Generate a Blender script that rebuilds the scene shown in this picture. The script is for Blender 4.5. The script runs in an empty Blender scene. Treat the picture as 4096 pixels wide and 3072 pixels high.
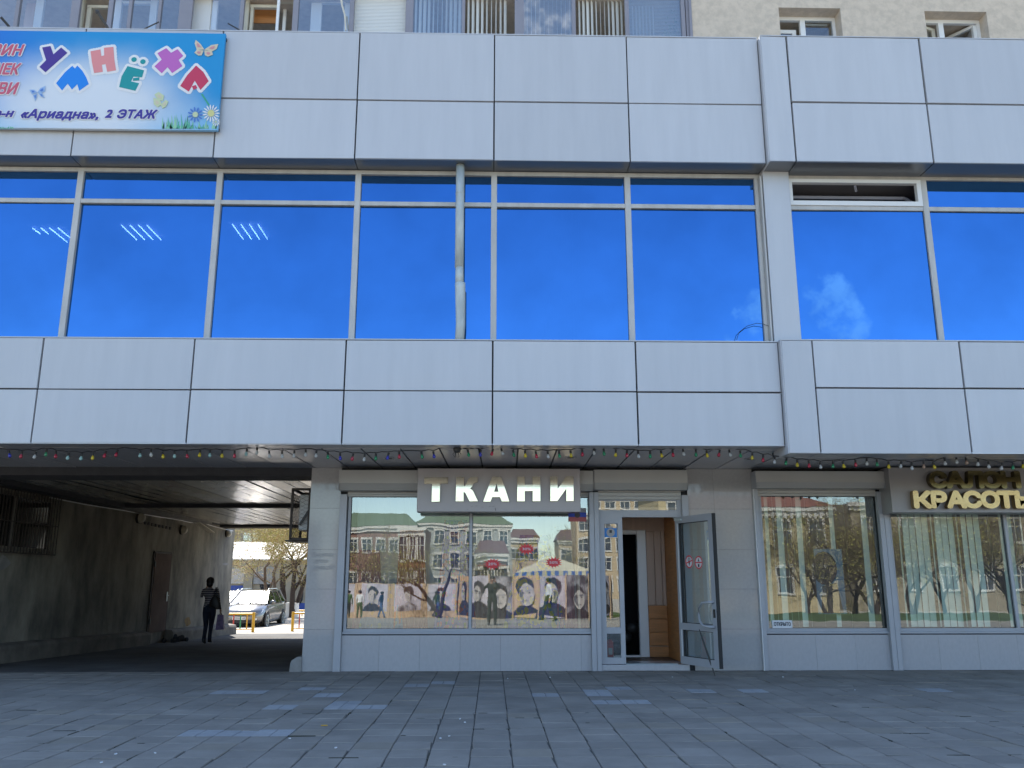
import bpy, bmesh, math, random
from mathutils import Vector, Matrix, noise
from mathutils.geometry import tessellate_polygon
R_ = math.radians
rnd = random.Random(7)
scn = bpy.context.scene
COL = scn.collection

# ------------------------------------------------------------------ camera, sky, sun, exposure
CAM = Vector((0.0, -13.6, 1.3228)); FPX = 3426.0; YAW, PITCH = 0.0228, 0.2267
cam = bpy.data.cameras.new('camera'); cam.sensor_width = 36.0; cam.lens = 36.0 * FPX / 4096.0
cam.clip_start = 0.05; cam.clip_end = 2000
camo = bpy.data.objects.new('camera', cam); COL.objects.link(camo)
camo.location = CAM; camo.rotation_euler = (math.pi / 2 + PITCH, 0, -YAW)
scn.camera = camo

SUN_ELEV = R_(50.0)
sd = Vector((-1.46, 3.77, 0)).normalized() * math.cos(SUN_ELEV) + Vector((0, 0, math.sin(SUN_ELEV)))   # towards the sun
sun = bpy.data.lights.new('sun', 'SUN'); sun.energy = 4.2; sun.angle = R_(0.5); sun.color = (1.0, 0.95, 0.87)
suno = bpy.data.objects.new('sun', sun); COL.objects.link(suno)
suno.rotation_euler = sd.to_track_quat('Z', 'Y').to_euler(); suno.location = (0, 0, 40)

world = bpy.data.worlds.new('World'); scn.world = world; world.use_nodes = True
wt = world.node_tree; wn = wt.nodes; wl = wt.links
for n in list(wn): wn.remove(n)
wout = wn.new('ShaderNodeOutputWorld'); bg = wn.new('ShaderNodeBackground'); bg.inputs[1].default_value = 0.13
sky = wn.new('ShaderNodeTexSky'); sky.sky_type = 'NISHITA'; sky.sun_disc = False
sky.sun_elevation = SUN_ELEV; sky.sun_rotation = math.atan2(sd.x, sd.y); sky.altitude = 100
sky.air_density = 1.0; sky.dust_density = 0.4; sky.ozone_density = 2.5
wl.new(bg.outputs[0], wout.inputs[0])
# a few small fair-weather clouds scattered over the sky
CLOUDS = []   # filled below, after the pixel helpers
scn.view_settings.view_transform = 'Standard'; scn.view_settings.look = 'None'
scn.view_settings.exposure = 1.5; scn.view_settings.gamma = 1.0
scn.view_settings.use_curve_mapping = False
scn.cycles.max_bounces = 10; scn.cycles.transparent_max_bounces = 12; scn.cycles.glossy_bounces = 5
scn.cycles.caustics_reflective = False; scn.cycles.caustics_refractive = False
scn.cycles.sample_clamp_indirect = 6.0

# ------------------------------------------------------------------ turning a photo point into a place on a known plane
cp, sp, cy, sy = math.cos(PITCH), math.sin(PITCH), math.cos(YAW), math.sin(YAW)
FWD = Vector((sy * cp, cy * cp, sp)); RGT = Vector((cy, -sy, 0)); UPV = RGT.cross(FWD)
def ray(u, v): return FWD + RGT * ((u - 2048) / FPX) - UPV * ((v - 1536) / FPX)
def at(u, v, y=0.0):
    d = ray(u, v); return CAM + d * ((y - CAM.y) / d.y)
def atx(u, v, x):
    d = ray(u, v); return CAM + d * ((x - CAM.x) / d.x)
def atz(u, v, z):
    d = ray(u, v); return CAM + d * ((z - CAM.z) / d.z)
SLOPE = 0.022
def gz(x, y):                       # height of the ground: level in front of the shops, falling gently behind and towards the street
    if y > 0: return -SLOPE * y
    if y < -15: return -0.034 * (-15 - y) if y > -52 else -0.034 * 37
    return 0.0
def atg(u, v):
    d = ray(u, v); return CAM + d * ((-CAM.z - SLOPE * CAM.y) / (d.z + SLOPE * d.y))
def mir(u, v, d, g=0.1):            # place of something seen mirrored in the shop glass, d metres in front of it
    p = at(u, v, d); return Vector((p.x, 2 * g - d, p.z))

for (u, v) in ((3010, 1230), (3260, 1190), (3330, 1290), (2990, 1340), (2150, 160), (700, 1100), (1300, 1010)):
    d = ray(u, v).normalized(); CLOUDS.append(Vector((d.x, -d.y, d.z)))
for k in range(9):
    a = rnd.uniform(0, 6.28); e = rnd.uniform(0.15, 1.2); CLOUDS.append(Vector((math.cos(a) * math.cos(e), math.sin(a) * math.cos(e), math.sin(e))))
tc = wn.new('ShaderNodeTexCoord')
acc = None
for i, c in enumerate(CLOUDS):
    dp = wn.new('ShaderNodeVectorMath'); dp.operation = 'DOT_PRODUCT'; wl.new(tc.outputs['Generated'], dp.inputs[0]); dp.inputs[1].default_value = c
    mr = wn.new('ShaderNodeMapRange'); mr.interpolation_type = 'SMOOTHSTEP'
    r = 0.046 if i < 4 else (0.10 if i == 4 else (0.16 if i < 7 else 0.14))
    mr.inputs[1].default_value = math.cos(r); mr.inputs[2].default_value = math.cos(r * 0.25); mr.inputs[4].default_value = 1.0 if i < 4 else 0.8 if i == 4 else (0.42 if i < 7 else 0.8)
    wl.new(dp.outputs['Value'], mr.inputs[0])
    if acc is None: acc = mr.outputs[0]
    else:
        mx = wn.new('ShaderNodeMath'); mx.operation = 'MAXIMUM'; wl.new(acc, mx.inputs[0]); wl.new(mr.outputs[0], mx.inputs[1]); acc = mx.outputs[0]
nz = wn.new('ShaderNodeTexNoise'); nz.inputs['Scale'].default_value = 24; nz.inputs['Detail'].default_value = 7; nz.inputs['Roughness'].default_value = 0.6
wl.new(tc.outputs['Generated'], nz.inputs['Vector'])
m1 = wn.new('ShaderNodeMath'); m1.operation = 'MULTIPLY_ADD'; wl.new(acc, m1.inputs[0]); m1.inputs[1].default_value = 0.50; wl.new(nz.outputs[0], m1.inputs[2])
m2 = wn.new('ShaderNodeMapRange'); m2.interpolation_type = 'SMOOTHSTEP'; m2.inputs[1].default_value = 0.88; m2.inputs[2].default_value = 1.10; m2.inputs[4].default_value = 0.85
wl.new(m1.outputs[0], m2.inputs[0])
mixc = wn.new('ShaderNodeMix'); mixc.data_type = 'RGBA'
wl.new(m2.outputs[0], mixc.inputs['Factor']); wl.new(sky.outputs[0], mixc.inputs['A']); mixc.inputs['B'].default_value = (4.6, 4.9, 5.6, 1)
wl.new(mixc.outputs['Result'], bg.inputs[0])

# ------------------------------------------------------------------ materials
def new_mat(name):
    m = bpy.data.materials.new(name); m.use_nodes = True
    return m, m.node_tree, m.node_tree.nodes['Principled BSDF']
def tex_coord(nt, space='pos'):
    if space == 'pos': return nt.nodes.new('ShaderNodeNewGeometry').outputs['Position']
    return nt.nodes.new('ShaderNodeTexCoord').outputs['Object']
def mat(name, col, rough=0.5, metal=0.0, var=0.0, scale=4.0, stretch=None, bump=0.0, bscale=60.0, col2=None, lo=0.35, hi=0.7, rand=0.0, spec=0.5, space='pos', island=False, rvar=0.0, coat=0.0):
    m, nt, b = new_mat(name)
    b.inputs['Roughness'].default_value = rough; b.inputs['Metallic'].default_value = metal; b.inputs['Specular IOR Level'].default_value = spec
    if coat: b.inputs['Coat Weight'].default_value = coat; b.inputs['Coat Roughness'].default_value = 0.05
    c = (*col, 1.0); src = None
    b.inputs['Base Color'].default_value = c
    vec = tex_coord(nt, space)
    if var or col2:
        v = vec
        if stretch:
            mp = nt.nodes.new('ShaderNodeMapping'); mp.inputs['Scale'].default_value = stretch; nt.links.new(vec, mp.inputs[0]); v = mp.outputs[0]
        n = nt.nodes.new('ShaderNodeTexNoise'); n.inputs['Scale'].default_value = scale; n.inputs['Detail'].default_value = 6; n.inputs['Roughness'].default_value = 0.62
        nt.links.new(v, n.inputs['Vector'])
        r = nt.nodes.new('ShaderNodeValToRGB'); r.color_ramp.elements[0].position = lo; r.color_ramp.elements[1].position = hi
        c2 = col2 if col2 else tuple(x * (1 - var) for x in col)
        r.color_ramp.elements[0].color = (*c2, 1); r.color_ramp.elements[1].color = c
        nt.links.new(n.outputs[0], r.inputs[0]); src = r.outputs[0]
        if rvar:
            mr = nt.nodes.new('ShaderNodeMapRange'); mr.inputs[3].default_value = rough - rvar; mr.inputs[4].default_value = rough + rvar
            nt.links.new(n.outputs[0], mr.inputs[0]); nt.links.new(mr.outputs[0], b.inputs['Roughness'])
    if rand:
        if island: rn = nt.nodes.new('ShaderNodeNewGeometry').outputs['Random Per Island']
        else: rn = nt.nodes.new('ShaderNodeObjectInfo').outputs['Random']
        mr = nt.nodes.new('ShaderNodeMapRange'); mr.inputs[3].default_value = 1 - rand; mr.inputs[4].default_value = 1 + rand
        nt.links.new(rn, mr.inputs[0])
        mx = nt.nodes.new('ShaderNodeMix'); mx.data_type = 'RGBA'; mx.blend_type = 'MULTIPLY'; mx.inputs['Factor'].default_value = 1
        if src: nt.links.new(src, mx.inputs['A'])
        else: mx.inputs['A'].default_value = c
        nt.links.new(mr.outputs[0], mx.inputs['B']); src = mx.outputs['Result']
    if src: nt.links.new(src, b.inputs['Base Color'])
    if bump:
        n2 = nt.nodes.new('ShaderNodeTexNoise'); n2.inputs['Scale'].default_value = bscale; n2.inputs['Detail'].default_value = 5
        nt.links.new(vec, n2.inputs['Vector'])
        bp = nt.nodes.new('ShaderNodeBump'); bp.inputs['Strength'].default_value = bump; bp.inputs['Distance'].default_value = 0.01
        nt.links.new(n2.outputs[0], bp.inputs['Height']); nt.links.new(bp.outputs[0], b.inputs['Normal'])
    return m
def glass(name, refl=(1, 1, 1), fac=0.3, trans=(0.9, 0.93, 0.92), rough=0.0, wav=0.0, mott=0.0):
    m = bpy.data.materials.new(name); m.use_nodes = True; nt = m.node_tree
    for n in list(nt.nodes): nt.nodes.remove(n)
    o = nt.nodes.new('ShaderNodeOutputMaterial'); g = nt.nodes.new('ShaderNodeBsdfGlossy'); t = nt.nodes.new('ShaderNodeBsdfTransparent'); mx = nt.nodes.new('ShaderNodeMixShader')
    g.inputs['Color'].default_value = (*refl, 1); g.inputs['Roughness'].default_value = rough; t.inputs['Color'].default_value = (*trans, 1)
    mx.inputs[0].default_value = fac
    nt.links.new(t.outputs[0], mx.inputs[1]); nt.links.new(g.outputs[0], mx.inputs[2]); nt.links.new(mx.outputs[0], o.inputs[0])
    if mott:                                                    # uneven coating and dust film; mottled interior reflections put into the tint
        n3 = nt.nodes.new('ShaderNodeTexNoise'); n3.inputs['Scale'].default_value = 0.9; n3.inputs['Detail'].default_value = 5; nt.links.new(tex_coord(nt), n3.inputs['Vector'])
        mr3 = nt.nodes.new('ShaderNodeMapRange'); mr3.inputs[1].default_value = .3; mr3.inputs[2].default_value = .7; mr3.inputs[3].default_value = 1 - mott; mr3.inputs[4].default_value = 1 + mott; nt.links.new(n3.outputs[0], mr3.inputs[0])
        mm = nt.nodes.new('ShaderNodeMix'); mm.data_type = 'RGBA'; mm.blend_type = 'MULTIPLY'; mm.inputs['Factor'].default_value = 1; mm.inputs['A'].default_value = (*refl, 1); nt.links.new(mr3.outputs[0], mm.inputs['B']); nt.links.new(mm.outputs['Result'], g.inputs['Color'])
    if wav:
        n = nt.nodes.new('ShaderNodeTexNoise'); n.inputs['Scale'].default_value = 1.6; n.inputs['Detail'].default_value = 2
        nt.links.new(tex_coord(nt), n.inputs['Vector'])
        bp = nt.nodes.new('ShaderNodeBump'); bp.inputs['Strength'].default_value = wav; bp.inputs['Distance'].default_value = 0.02
        nt.links.new(n.outputs[0], bp.inputs['Height']); nt.links.new(bp.outputs[0], g.inputs['Normal'])
    return m
def emit(name, col, s):
    m, nt, b = new_mat(name); b.inputs['Base Color'].default_value = (*col, 1); b.inputs['Emission Color'].default_value = (*col, 1); b.inputs['Emission Strength'].default_value = s
    return m
M = {}
M['alu'] = mat('aluminium_panel', (0.545, 0.55, 0.56), 0.40, 0.12, var=0.085, scale=2.2, stretch=(2.5, 1, 0.28), rand=0.04, rvar=0.06, lo=.3, hi=.75)
M['alu_soffit'] = mat('soffit_sheet', (0.56, 0.57, 0.60), 0.27, 0.3, var=0.08, scale=1.5, bump=0.05, bscale=3, rand=0.06)
M['alu_under'] = mat('aluminium_shaded_underside', (0.20, 0.215, 0.24), 0.3, 0.5, var=0.06, scale=1.5)  # darker copy of the aluminium sheet; shade under the fascia put into its colour
M['dark_joint'] = mat('dark_joint', (0.03, 0.032, 0.036), 0.8)
M['frame'] = mat('window_frame_metal', (0.56, 0.55, 0.52), 0.5, 0.05, var=0.2, scale=5, stretch=(1, 1, 0.3))
M['frame_grey'] = mat('grey_powder_coated_metal', (0.42, 0.43, 0.45), 0.42, 0.1, var=0.08, scale=3)
M['shutter'] = mat('shutter_box_metal', (0.47, 0.46, 0.43), 0.4, 0.1, var=0.06, scale=2)
M['blue_glass'] = glass('blue_mirror_glass', (0.066, 0.225, 0.56), 0.84, (0.10, 0.17, 0.40), 0.0, 0.03, 0.10)
M['shop_glass'] = glass('shop_glass', (0.95, 1.0, 0.97), 0.25, (0.86, 0.91, 0.88), 0.0, 0.035)
M['salon_glass'] = glass('salon_glass', (0.95, 1.0, 0.97), 0.19, (0.86, 0.91, 0.88), 0.0, 0.03)
M['door_glass'] = glass('door_glass', (0.95, 1.0, 0.97), 0.30, (0.72, 0.80, 0.80))
M['flat_glass'] = glass('flat_glass', (0.92, 0.97, 1.0), 0.30, (0.88, 0.92, 0.95))
M['granite'] = mat('polished_porcelain_tile', (0.44, 0.43, 0.42), 0.07, 0.0, var=0.1, scale=22, rand=0.03, spec=0.6)
M['granite_low'] = mat('porcelain_plinth_tile', (0.47, 0.465, 0.47), 0.2, 0.0, var=0.09, scale=26, stretch=(1, 1, 0.5), rand=0.03, spec=0.55)
M['stucco'] = mat('beige_stucco', (0.63, 0.53, 0.415), 0.95, 0, var=0.15, scale=7, lo=.38, hi=.6, bump=0.6, bscale=18)
M['concrete_wall'] = mat('stained_plaster', (0.36, 0.33, 0.265), 0.95, 0, col2=(0.12, 0.112, 0.095), scale=1.3, stretch=(1, 1, 0.5), lo=0.36, hi=0.66, bump=0.8, bscale=9)
M['footing'] = mat('old_cement_footing', (0.24, 0.215, 0.18), 0.95, 0, var=0.45, scale=2.5, bump=0.5, bscale=14)
M['concrete'] = mat('grey_concrete', (0.33, 0.32, 0.30), 0.95, 0, var=0.3, scale=5, bump=0.4, bscale=25)
M['tile'] = mat('paving_concrete', (0.305, 0.275, 0.235), 0.85, 0, var=0.3, scale=1.6, bump=0.25, bscale=70, rand=0.09)
M['tile_stuff'] = mat('paving_concrete_far', (0.305, 0.275, 0.235), 0.85, 0, var=0.3, scale=1.6, bump=0.25, bscale=70, rand=0.09, island=True)
M['tile_new'] = mat('paving_concrete_new', (0.37, 0.37, 0.37), 0.85, 0, var=0.15, scale=8, bump=0.2, bscale=70, rand=0.07)
M['tile_warm'] = mat('paving_concrete_sandy', (0.29, 0.255, 0.205), 0.85, 0, var=0.15, scale=5, bump=0.25, bscale=70, rand=0.07)
M['joint_soil'] = mat('joint_soil', (0.16, 0.15, 0.13), 1.0, 0, var=0.4, scale=9)
M['moss'] = mat('joint_moss', (0.065, 0.062, 0.04), 1.0, 0, var=0.4, scale=30)
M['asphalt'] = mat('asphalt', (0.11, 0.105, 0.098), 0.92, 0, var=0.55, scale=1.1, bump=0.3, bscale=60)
M['court'] = mat('dusty_asphalt', (0.42, 0.38, 0.32), 0.95, 0, var=0.3, scale=1.2, bump=0.3, bscale=40)
M['slab_far'] = mat('pale_square_paving', (0.30, 0.27, 0.22), 0.9, 0, var=0.15, scale=1.0)
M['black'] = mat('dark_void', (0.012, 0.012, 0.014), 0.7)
M['white_pvc'] = mat('white_pvc', (0.76, 0.76, 0.74), 0.4)
M['cream_pvc'] = mat('cream_pvc', (0.70, 0.65, 0.52), 0.5, 0, var=0.15, scale=4)
M['grey_pvc'] = mat('grey_pvc', (0.27, 0.26, 0.29), 0.5, 0, var=0.1, scale=3)
M['galv'] = mat('galvanised_steel', (0.60, 0.66, 0.64), 0.5, 0.05, var=0.3, scale=7, stretch=(1, 1, 0.3))
M['gold'] = mat('brass_letter', (0.84, 0.74, 0.52), 0.16, 1.0, bump=0.25, bscale=2.6)
M['gold_dark'] = mat('soffit_dark_brass_letter', (0.16, 0.13, 0.06), 0.17, 1.0, bump=0.3, bscale=2.2)  # brass darkened: the dark soffit mirrored in the letters is put into the colour
M['gold_salon'] = mat('warm_brass_letter', (0.46, 0.33, 0.155), 0.2, 1.0, bump=0.4, bscale=2.6)
M['gold_side'] = mat('brass_letter_side', (0.40, 0.28, 0.12), 0.3, 0.8)
M['sign_board'] = mat('sign_board_grey', (0.40, 0.37, 0.36), 0.35, 0.15, var=0.05, scale=3)
M['sign_board_dark'] = mat('salon_sign_board', (0.33, 0.31, 0.30), 0.35, 0.15, var=0.06, scale=3)
M['wood'] = mat('orange_wood', (0.56, 0.24, 0.075), 0.5, 0, var=0.3, scale=3, stretch=(1, 1, 8))
M['wood_pale'] = mat('pale_wood_panel', (0.56, 0.40, 0.30), 0.5, 0, var=0.15, scale=3, stretch=(6, 6, 0.6))
M['floor_brown'] = mat('brown_floor', (0.14, 0.09, 0.06), 0.5, 0, var=0.3, scale=6)
M['steel_dark'] = mat('dark_steel', (0.06, 0.058, 0.055), 0.5, 0.4)
M['rust'] = mat('rusty_steel', (0.075, 0.06, 0.05), 0.75, 0.3, var=0.5, scale=14)
M['door_brown'] = mat('brown_metal_door', (0.19, 0.135, 0.115), 0.9, 0.0, var=0.25, scale=2, spec=0.15)
M['ceil_slat'] = mat('ceiling_slat', (0.82, 0.78, 0.70), 0.2, 0.45, var=0.15, scale=1.5, bump=0.22, bscale=2.2, rand=0.05)
M['beam'] = mat('dark_beam', (0.05, 0.05, 0.055), 0.8, 0, var=0.3, scale=5)
M['blind'] = mat('vertical_blind', (0.66, 0.78, 0.70), 0.85, 0, var=0.06, scale=3, rand=0.08)
M['blind_dark'] = mat('grey_vertical_blind', (0.50, 0.56, 0.53), 0.85, 0, var=0.1, scale=3, rand=0.1)
M['blind_white'] = mat('white_blind', (0.70, 0.70, 0.66), 0.7, 0, rand=0.05)
M['room'] = mat('room_wall', (0.20, 0.20, 0.22), 0.9, 0, var=0.1, scale=2)
M['wire'] = mat('black_wire', (0.02, 0.02, 0.022), 0.6)
M['rubber'] = mat('black_rubber', (0.02, 0.02, 0.02), 0.7)
M['red'] = mat('red_print', (0.72, 0.045, 0.055), 0.5)
M['white'] = mat('white_print', (0.75, 0.75, 0.75), 0.5)
M['black_print'] = mat('black_print', (0.02, 0.02, 0.025), 0.5)
M['blue_print'] = mat('blue_print', (0.03, 0.08, 0.50), 0.5)
M['dull_white'] = mat('faded_white_print', (0.40, 0.38, 0.36), 0.5)
M['dull_red'] = mat('faded_red_print', (0.42, 0.10, 0.10), 0.5)
M['yellow'] = mat('yellow_paint', (0.72, 0.42, 0.03), 0.5, 0, var=0.15, scale=6)
M['redp'] = mat('red_paint', (0.50, 0.04, 0.03), 0.5)
M['greenp'] = mat('green_paint', (0.03, 0.28, 0.12), 0.5)
M['bluep'] = mat('blue_paint', (0.035, 0.07, 0.30), 0.55, 0, var=0.2, scale=3)
M['orange_spray'] = mat('orange_patch', (0.34, 0.22, 0.09), 0.9, 0, var=0.4, scale=8)
M['skin'] = mat('skin', (0.46, 0.27, 0.19), 0.55, space='obj')
M['hair'] = mat('dark_hair', (0.012, 0.009, 0.008), 0.5, space='obj')
M['bark'] = mat('bark', (0.17, 0.12, 0.085), 0.95, 0, var=0.4, scale=12, stretch=(1, 1, 0.3))
M['bark_dark'] = mat('dark_bark', (0.075, 0.055, 0.045), 0.95, 0, var=0.4, scale=12)
M['twig'] = mat('twig', (0.44, 0.32, 0.17), 0.9)
M['whitewash'] = mat('whitewash', (0.75, 0.74, 0.70), 0.9, 0, var=0.1, scale=8)
M['bud'] = mat('spring_leaf', (0.34, 0.31, 0.075), 0.7, 0, rand=0.35, island=True)
M['bud_green'] = mat('young_green_leaf', (0.13, 0.22, 0.04), 0.7, 0, rand=0.35, island=True)
M['grass'] = mat('spring_grass', (0.085, 0.125, 0.03), 0.9, 0, var=0.6, scale=2)
M['garage'] = mat('pale_garage_wall', (0.33, 0.285, 0.21), 0.95, 0, var=0.18, scale=2)
M['garage_roof'] = mat('pale_sheet_roof', (0.72, 0.70, 0.66), 0.6, 0, var=0.1, scale=2)

# ------------------------------------------------------------------ mesh building
class MB:
    def __init__(s): s.v = []; s.f = []; s.mi = []
    def poly(s, pts, mi=0):
        n = len(s.v); s.v += [tuple(p) for p in pts]; s.f.append(tuple(range(n, n + len(pts)))); s.mi.append(mi); return s
    def box(s, x0, x1, y0, y1, z0, z1, mi=0):
        x0, x1 = min(x0, x1), max(x0, x1); y0, y1 = min(y0, y1), max(y0, y1); z0, z1 = min(z0, z1), max(z0, z1)
        n = len(s.v)
        s.v += [(x0, y0, z0), (x1, y0, z0), (x1, y1, z0), (x0, y1, z0), (x0, y0, z1), (x1, y0, z1), (x1, y1, z1), (x0, y1, z1)]
        for q in ((3, 2, 1, 0), (4, 5, 6, 7), (0, 1, 5, 4), (1, 2, 6, 5), (2, 3, 7, 6), (3, 0, 4, 7)): s.f.append(tuple(n + i for i in q)); s.mi.append(mi)
        return s
    def cbox(s, x0, x1, y0, y1, z0, z1, c=0.004, mi=0):        # box with chamfered front (-y) rim
        n = len(s.v)
        s.v += [(x0 + c, y0, z0 + c), (x1 - c, y0, z0 + c), (x1 - c, y0, z1 - c), (x0 + c, y0, z1 - c),
                (x0, y0 + c, z0), (x1, y0 + c, z0), (x1, y0 + c, z1), (x0, y0 + c, z1), (x0, y1, z0), (x1, y1, z0), (x1, y1, z1), (x0, y1, z1)]
        for q in ((0, 1, 2, 3), (4, 5, 1, 0), (5, 6, 2, 1), (6, 7, 3, 2), (7, 4, 0, 3), (8, 9, 5, 4), (9, 10, 6, 5), (10, 11, 7, 6), (11, 8, 4, 7), (11, 10, 9, 8)):
            s.f.append(tuple(n + i for i in q)); s.mi.append(mi)
        return s
    def tube(s, pts, rad, n=8, mi=0, cap=True):
        pts = [Vector(p) for p in pts]; rads = rad if isinstance(rad, (list, tuple)) else [rad] * len(pts)
        b = len(s.v); up = Vector((0, 0, 1))
        for i, p in enumerate(pts):
            t = (pts[min(i + 1, len(pts) - 1)] - pts[max(i - 1, 0)])
            t = t.normalized() if t.length > 1e-9 else Vector((0, 0, 1))
            a = t.cross(up if abs(t.z) < 0.95 else Vector((1, 0, 0))).normalized(); c = t.cross(a)
            for k in range(n):
                th = 2 * math.pi * k / n; s.v.append(tuple(p + (a * math.cos(th) + c * math.sin(th)) * rads[i]))
        for i in range(len(pts) - 1):
            for k in range(n):
                s.f.append((b + i * n + k, b + i * n + (k + 1) % n, b + (i + 1) * n + (k + 1) % n, b + (i + 1) * n + k)); s.mi.append(mi)
        if cap:
            s.f.append(tuple(b + k for k in range(n))[::-1]); s.mi.append(mi); e = b + (len(pts) - 1) * n
            s.f.append(tuple(e + k for k in range(n))); s.mi.append(mi)
        return s
    def sphere(s, c, r, n=10, m=7, mi=0, sc=(1, 1, 1)):
        b = len(s.v); c = Vector(c)
        for i in range(m + 1):
            ph = math.pi * i / m
            for k in range(n):
                th = 2 * math.pi * k / n
                s.v.append((c.x + r * sc[0] * math.sin(ph) * math.cos(th), c.y + r * sc[1] * math.sin(ph) * math.sin(th), c.z + r * sc[2] * math.cos(ph)))
        for i in range(m):
            for k in range(n):
                s.f.append((b + i * n + k, b + (i + 1) * n + k, b + (i + 1) * n + (k + 1) % n, b + i * n + (k + 1) % n)); s.mi.append(mi)
        return s
    def prism(s, pts2, y0, y1, mi=0, side=None):               # outline in x,z extruded from y0 (front) to y1
        side = mi if side is None else side
        n = len(s.v); k = len(pts2)
        s.v += [(p[0], y0, p[1]) for p in pts2] + [(p[0], y1, p[1]) for p in pts2]
        for t in tessellate_polygon([[Vector((p[0], p[1], 0)) for p in pts2]]):
            a, b_, c = [Vector((pts2[i][0], pts2[i][1])) for i in t]
            cr = (b_.x - a.x) * (c.y - a.y) - (b_.y - a.y) * (c.x - a.x)
            t = t if cr > 0 else t[::-1]
            s.f.append(tuple(n + i for i in t)); s.mi.append(mi); s.f.append(tuple(n + k + i for i in t[::-1])); s.mi.append(side)
        for i in range(k): s.f.append((n + i, n + k + i, n + k + (i + 1) % k, n + (i + 1) % k)); s.mi.append(side)
        return s
    def bar(s, a, b, w, h=None, mi=0):                          # square bar between two points
        a, b = Vector(a), Vector(b); h = h or w; t = (b - a).normalized()
        u = t.cross(Vector((0, 0, 1)) if abs(t.z) < 0.95 else Vector((0, 1, 0))).normalized() * (w / 2); v = t.cross(u).normalized() * (h / 2)
        n = len(s.v); s.v += [tuple(p) for p in (a - u - v, a + u - v, a + u + v, a - u + v, b - u - v, b + u - v, b + u + v, b - u + v)]
        for q in ((0, 3, 2, 1), (4, 5, 6, 7), (0, 1, 5, 4), (1, 2, 6, 5), (2, 3, 7, 6), (3, 0, 4, 7)): s.f.append(tuple(n + i for i in q)); s.mi.append(mi)
        return s
    def mesh(s, name, off=None):
        me = bpy.data.meshes.new(name)
        if off is not None: s.v = [(p[0] - off.x, p[1] - off.y, p[2] - off.z) for p in s.v]
        me.from_pydata(s.v, [], s.f)
        if any(s.mi): me.polygons.foreach_set('material_index', s.mi)
        me.update(); return me
WORLD = {}
def setp(o, label=None, cat=None, group=None, kind=None):
    if label: o['label'] = label
    if cat: o['category'] = cat
    if group: o['group'] = group
    if kind: o['kind'] = kind
    return o
def thing(name, loc, label, cat, group=None, kind=None, rz=0.0):
    o = bpy.data.objects.new(name, None); o.empty_display_size = 0.2; COL.objects.link(o); o.location = loc; o.rotation_euler = (0, 0, rz)
    WORLD[o.name] = Vector(loc); return setp(o, label, cat, group, kind)
def put(name, mb, m, parent=None, smooth=False, **kw):          # mb holds world coordinates
    off = WORLD[parent.name] if parent is not None else Vector((0, 0, 0))
    me = mb.mesh(name, off) if isinstance(mb, MB) else mb
    for x in (m if isinstance(m, (list, tuple)) else [m]): me.materials.append(x)
    if smooth: me.polygons.foreach_set('use_smooth', [True] * len(me.polygons))
    o = bpy.data.objects.new(name, me); COL.objects.link(o)
    if parent is not None: o.parent = parent
    WORLD[o.name] = off.copy()
    return setp(o, **kw)
def solo(name, mb, m, label, cat, group=None, smooth=False, kind=None):   # a thing that is one mesh, origin at its base
    xs = [p[0] for p in mb.v]; ys = [p[1] for p in mb.v]; zs = [p[2] for p in mb.v]
    off = Vector(((min(xs) + max(xs)) / 2, (min(ys) + max(ys)) / 2, min(zs)))
    me = mb.mesh(name, off)
    for x in (m if isinstance(m, (list, tuple)) else [m]): me.materials.append(x)
    if smooth: me.polygons.foreach_set('use_smooth', [True] * len(me.polygons))
    o = bpy.data.objects.new(name, me); COL.objects.link(o); o.location = off; WORLD[o.name] = off
    return setp(o, label, cat, group, kind)
def copy_tree(o, parent=None):
    c = o.copy(); COL.objects.link(c); c.parent = parent
    for ch in list(o.children): copy_tree(ch, c)
    return c
def text_loops(body, shear=0.0, spacing=1.0):
    cu = bpy.data.curves.new('lettering', 'FONT'); cu.body = body; cu.size = 1; cu.shear = shear; cu.space_character = spacing
    cu.resolution_u = 3; cu.fill_mode = 'NONE'
    o = bpy.data.objects.new('lettering', cu); COL.objects.link(o)
    dg = bpy.context.evaluated_depsgraph_get(); me = bpy.data.meshes.new_from_object(o.evaluated_get(dg))
    nb = {}
    for e in me.edges:
        i, j = e.vertices; nb.setdefault(i, []).append(j); nb.setdefault(j, []).append(i)
    co = [(v.co.x, v.co.y) for v in me.vertices]; seen = set(); loops = []
    for i in sorted(nb):
        if i in seen: continue
        lp = [i]; seen.add(i); k = i
        while True:
            nx = [q for q in nb[k] if q not in seen]
            if not nx: break
            k = nx[0] if len(lp) > 1 or (i + 1) not in nx else i + 1
            seen.add(k); lp.append(k)
        P = []
        for q in lp:
            if not P or math.hypot(co[q][0] - P[-1][0], co[q][1] - P[-1][1]) > 1e-4: P.append(co[q])
        if len(P) > 2: loops.append(P)
    bpy.data.objects.remove(o); bpy.data.meshes.remove(me)
    return loops
def area2(P): return sum(P[i][0] * P[(i + 1) % len(P)][1] - P[(i + 1) % len(P)][0] * P[i][1] for i in range(len(P))) / 2
def in_poly(x, z, P):
    c = False; j = len(P) - 1
    for i in range(len(P)):
        if (P[i][1] > z) != (P[j][1] > z) and x < (P[j][0] - P[i][0]) * (z - P[i][1]) / (P[j][1] - P[i][1]) + P[i][0]: c = not c
        j = i
    return c
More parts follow.
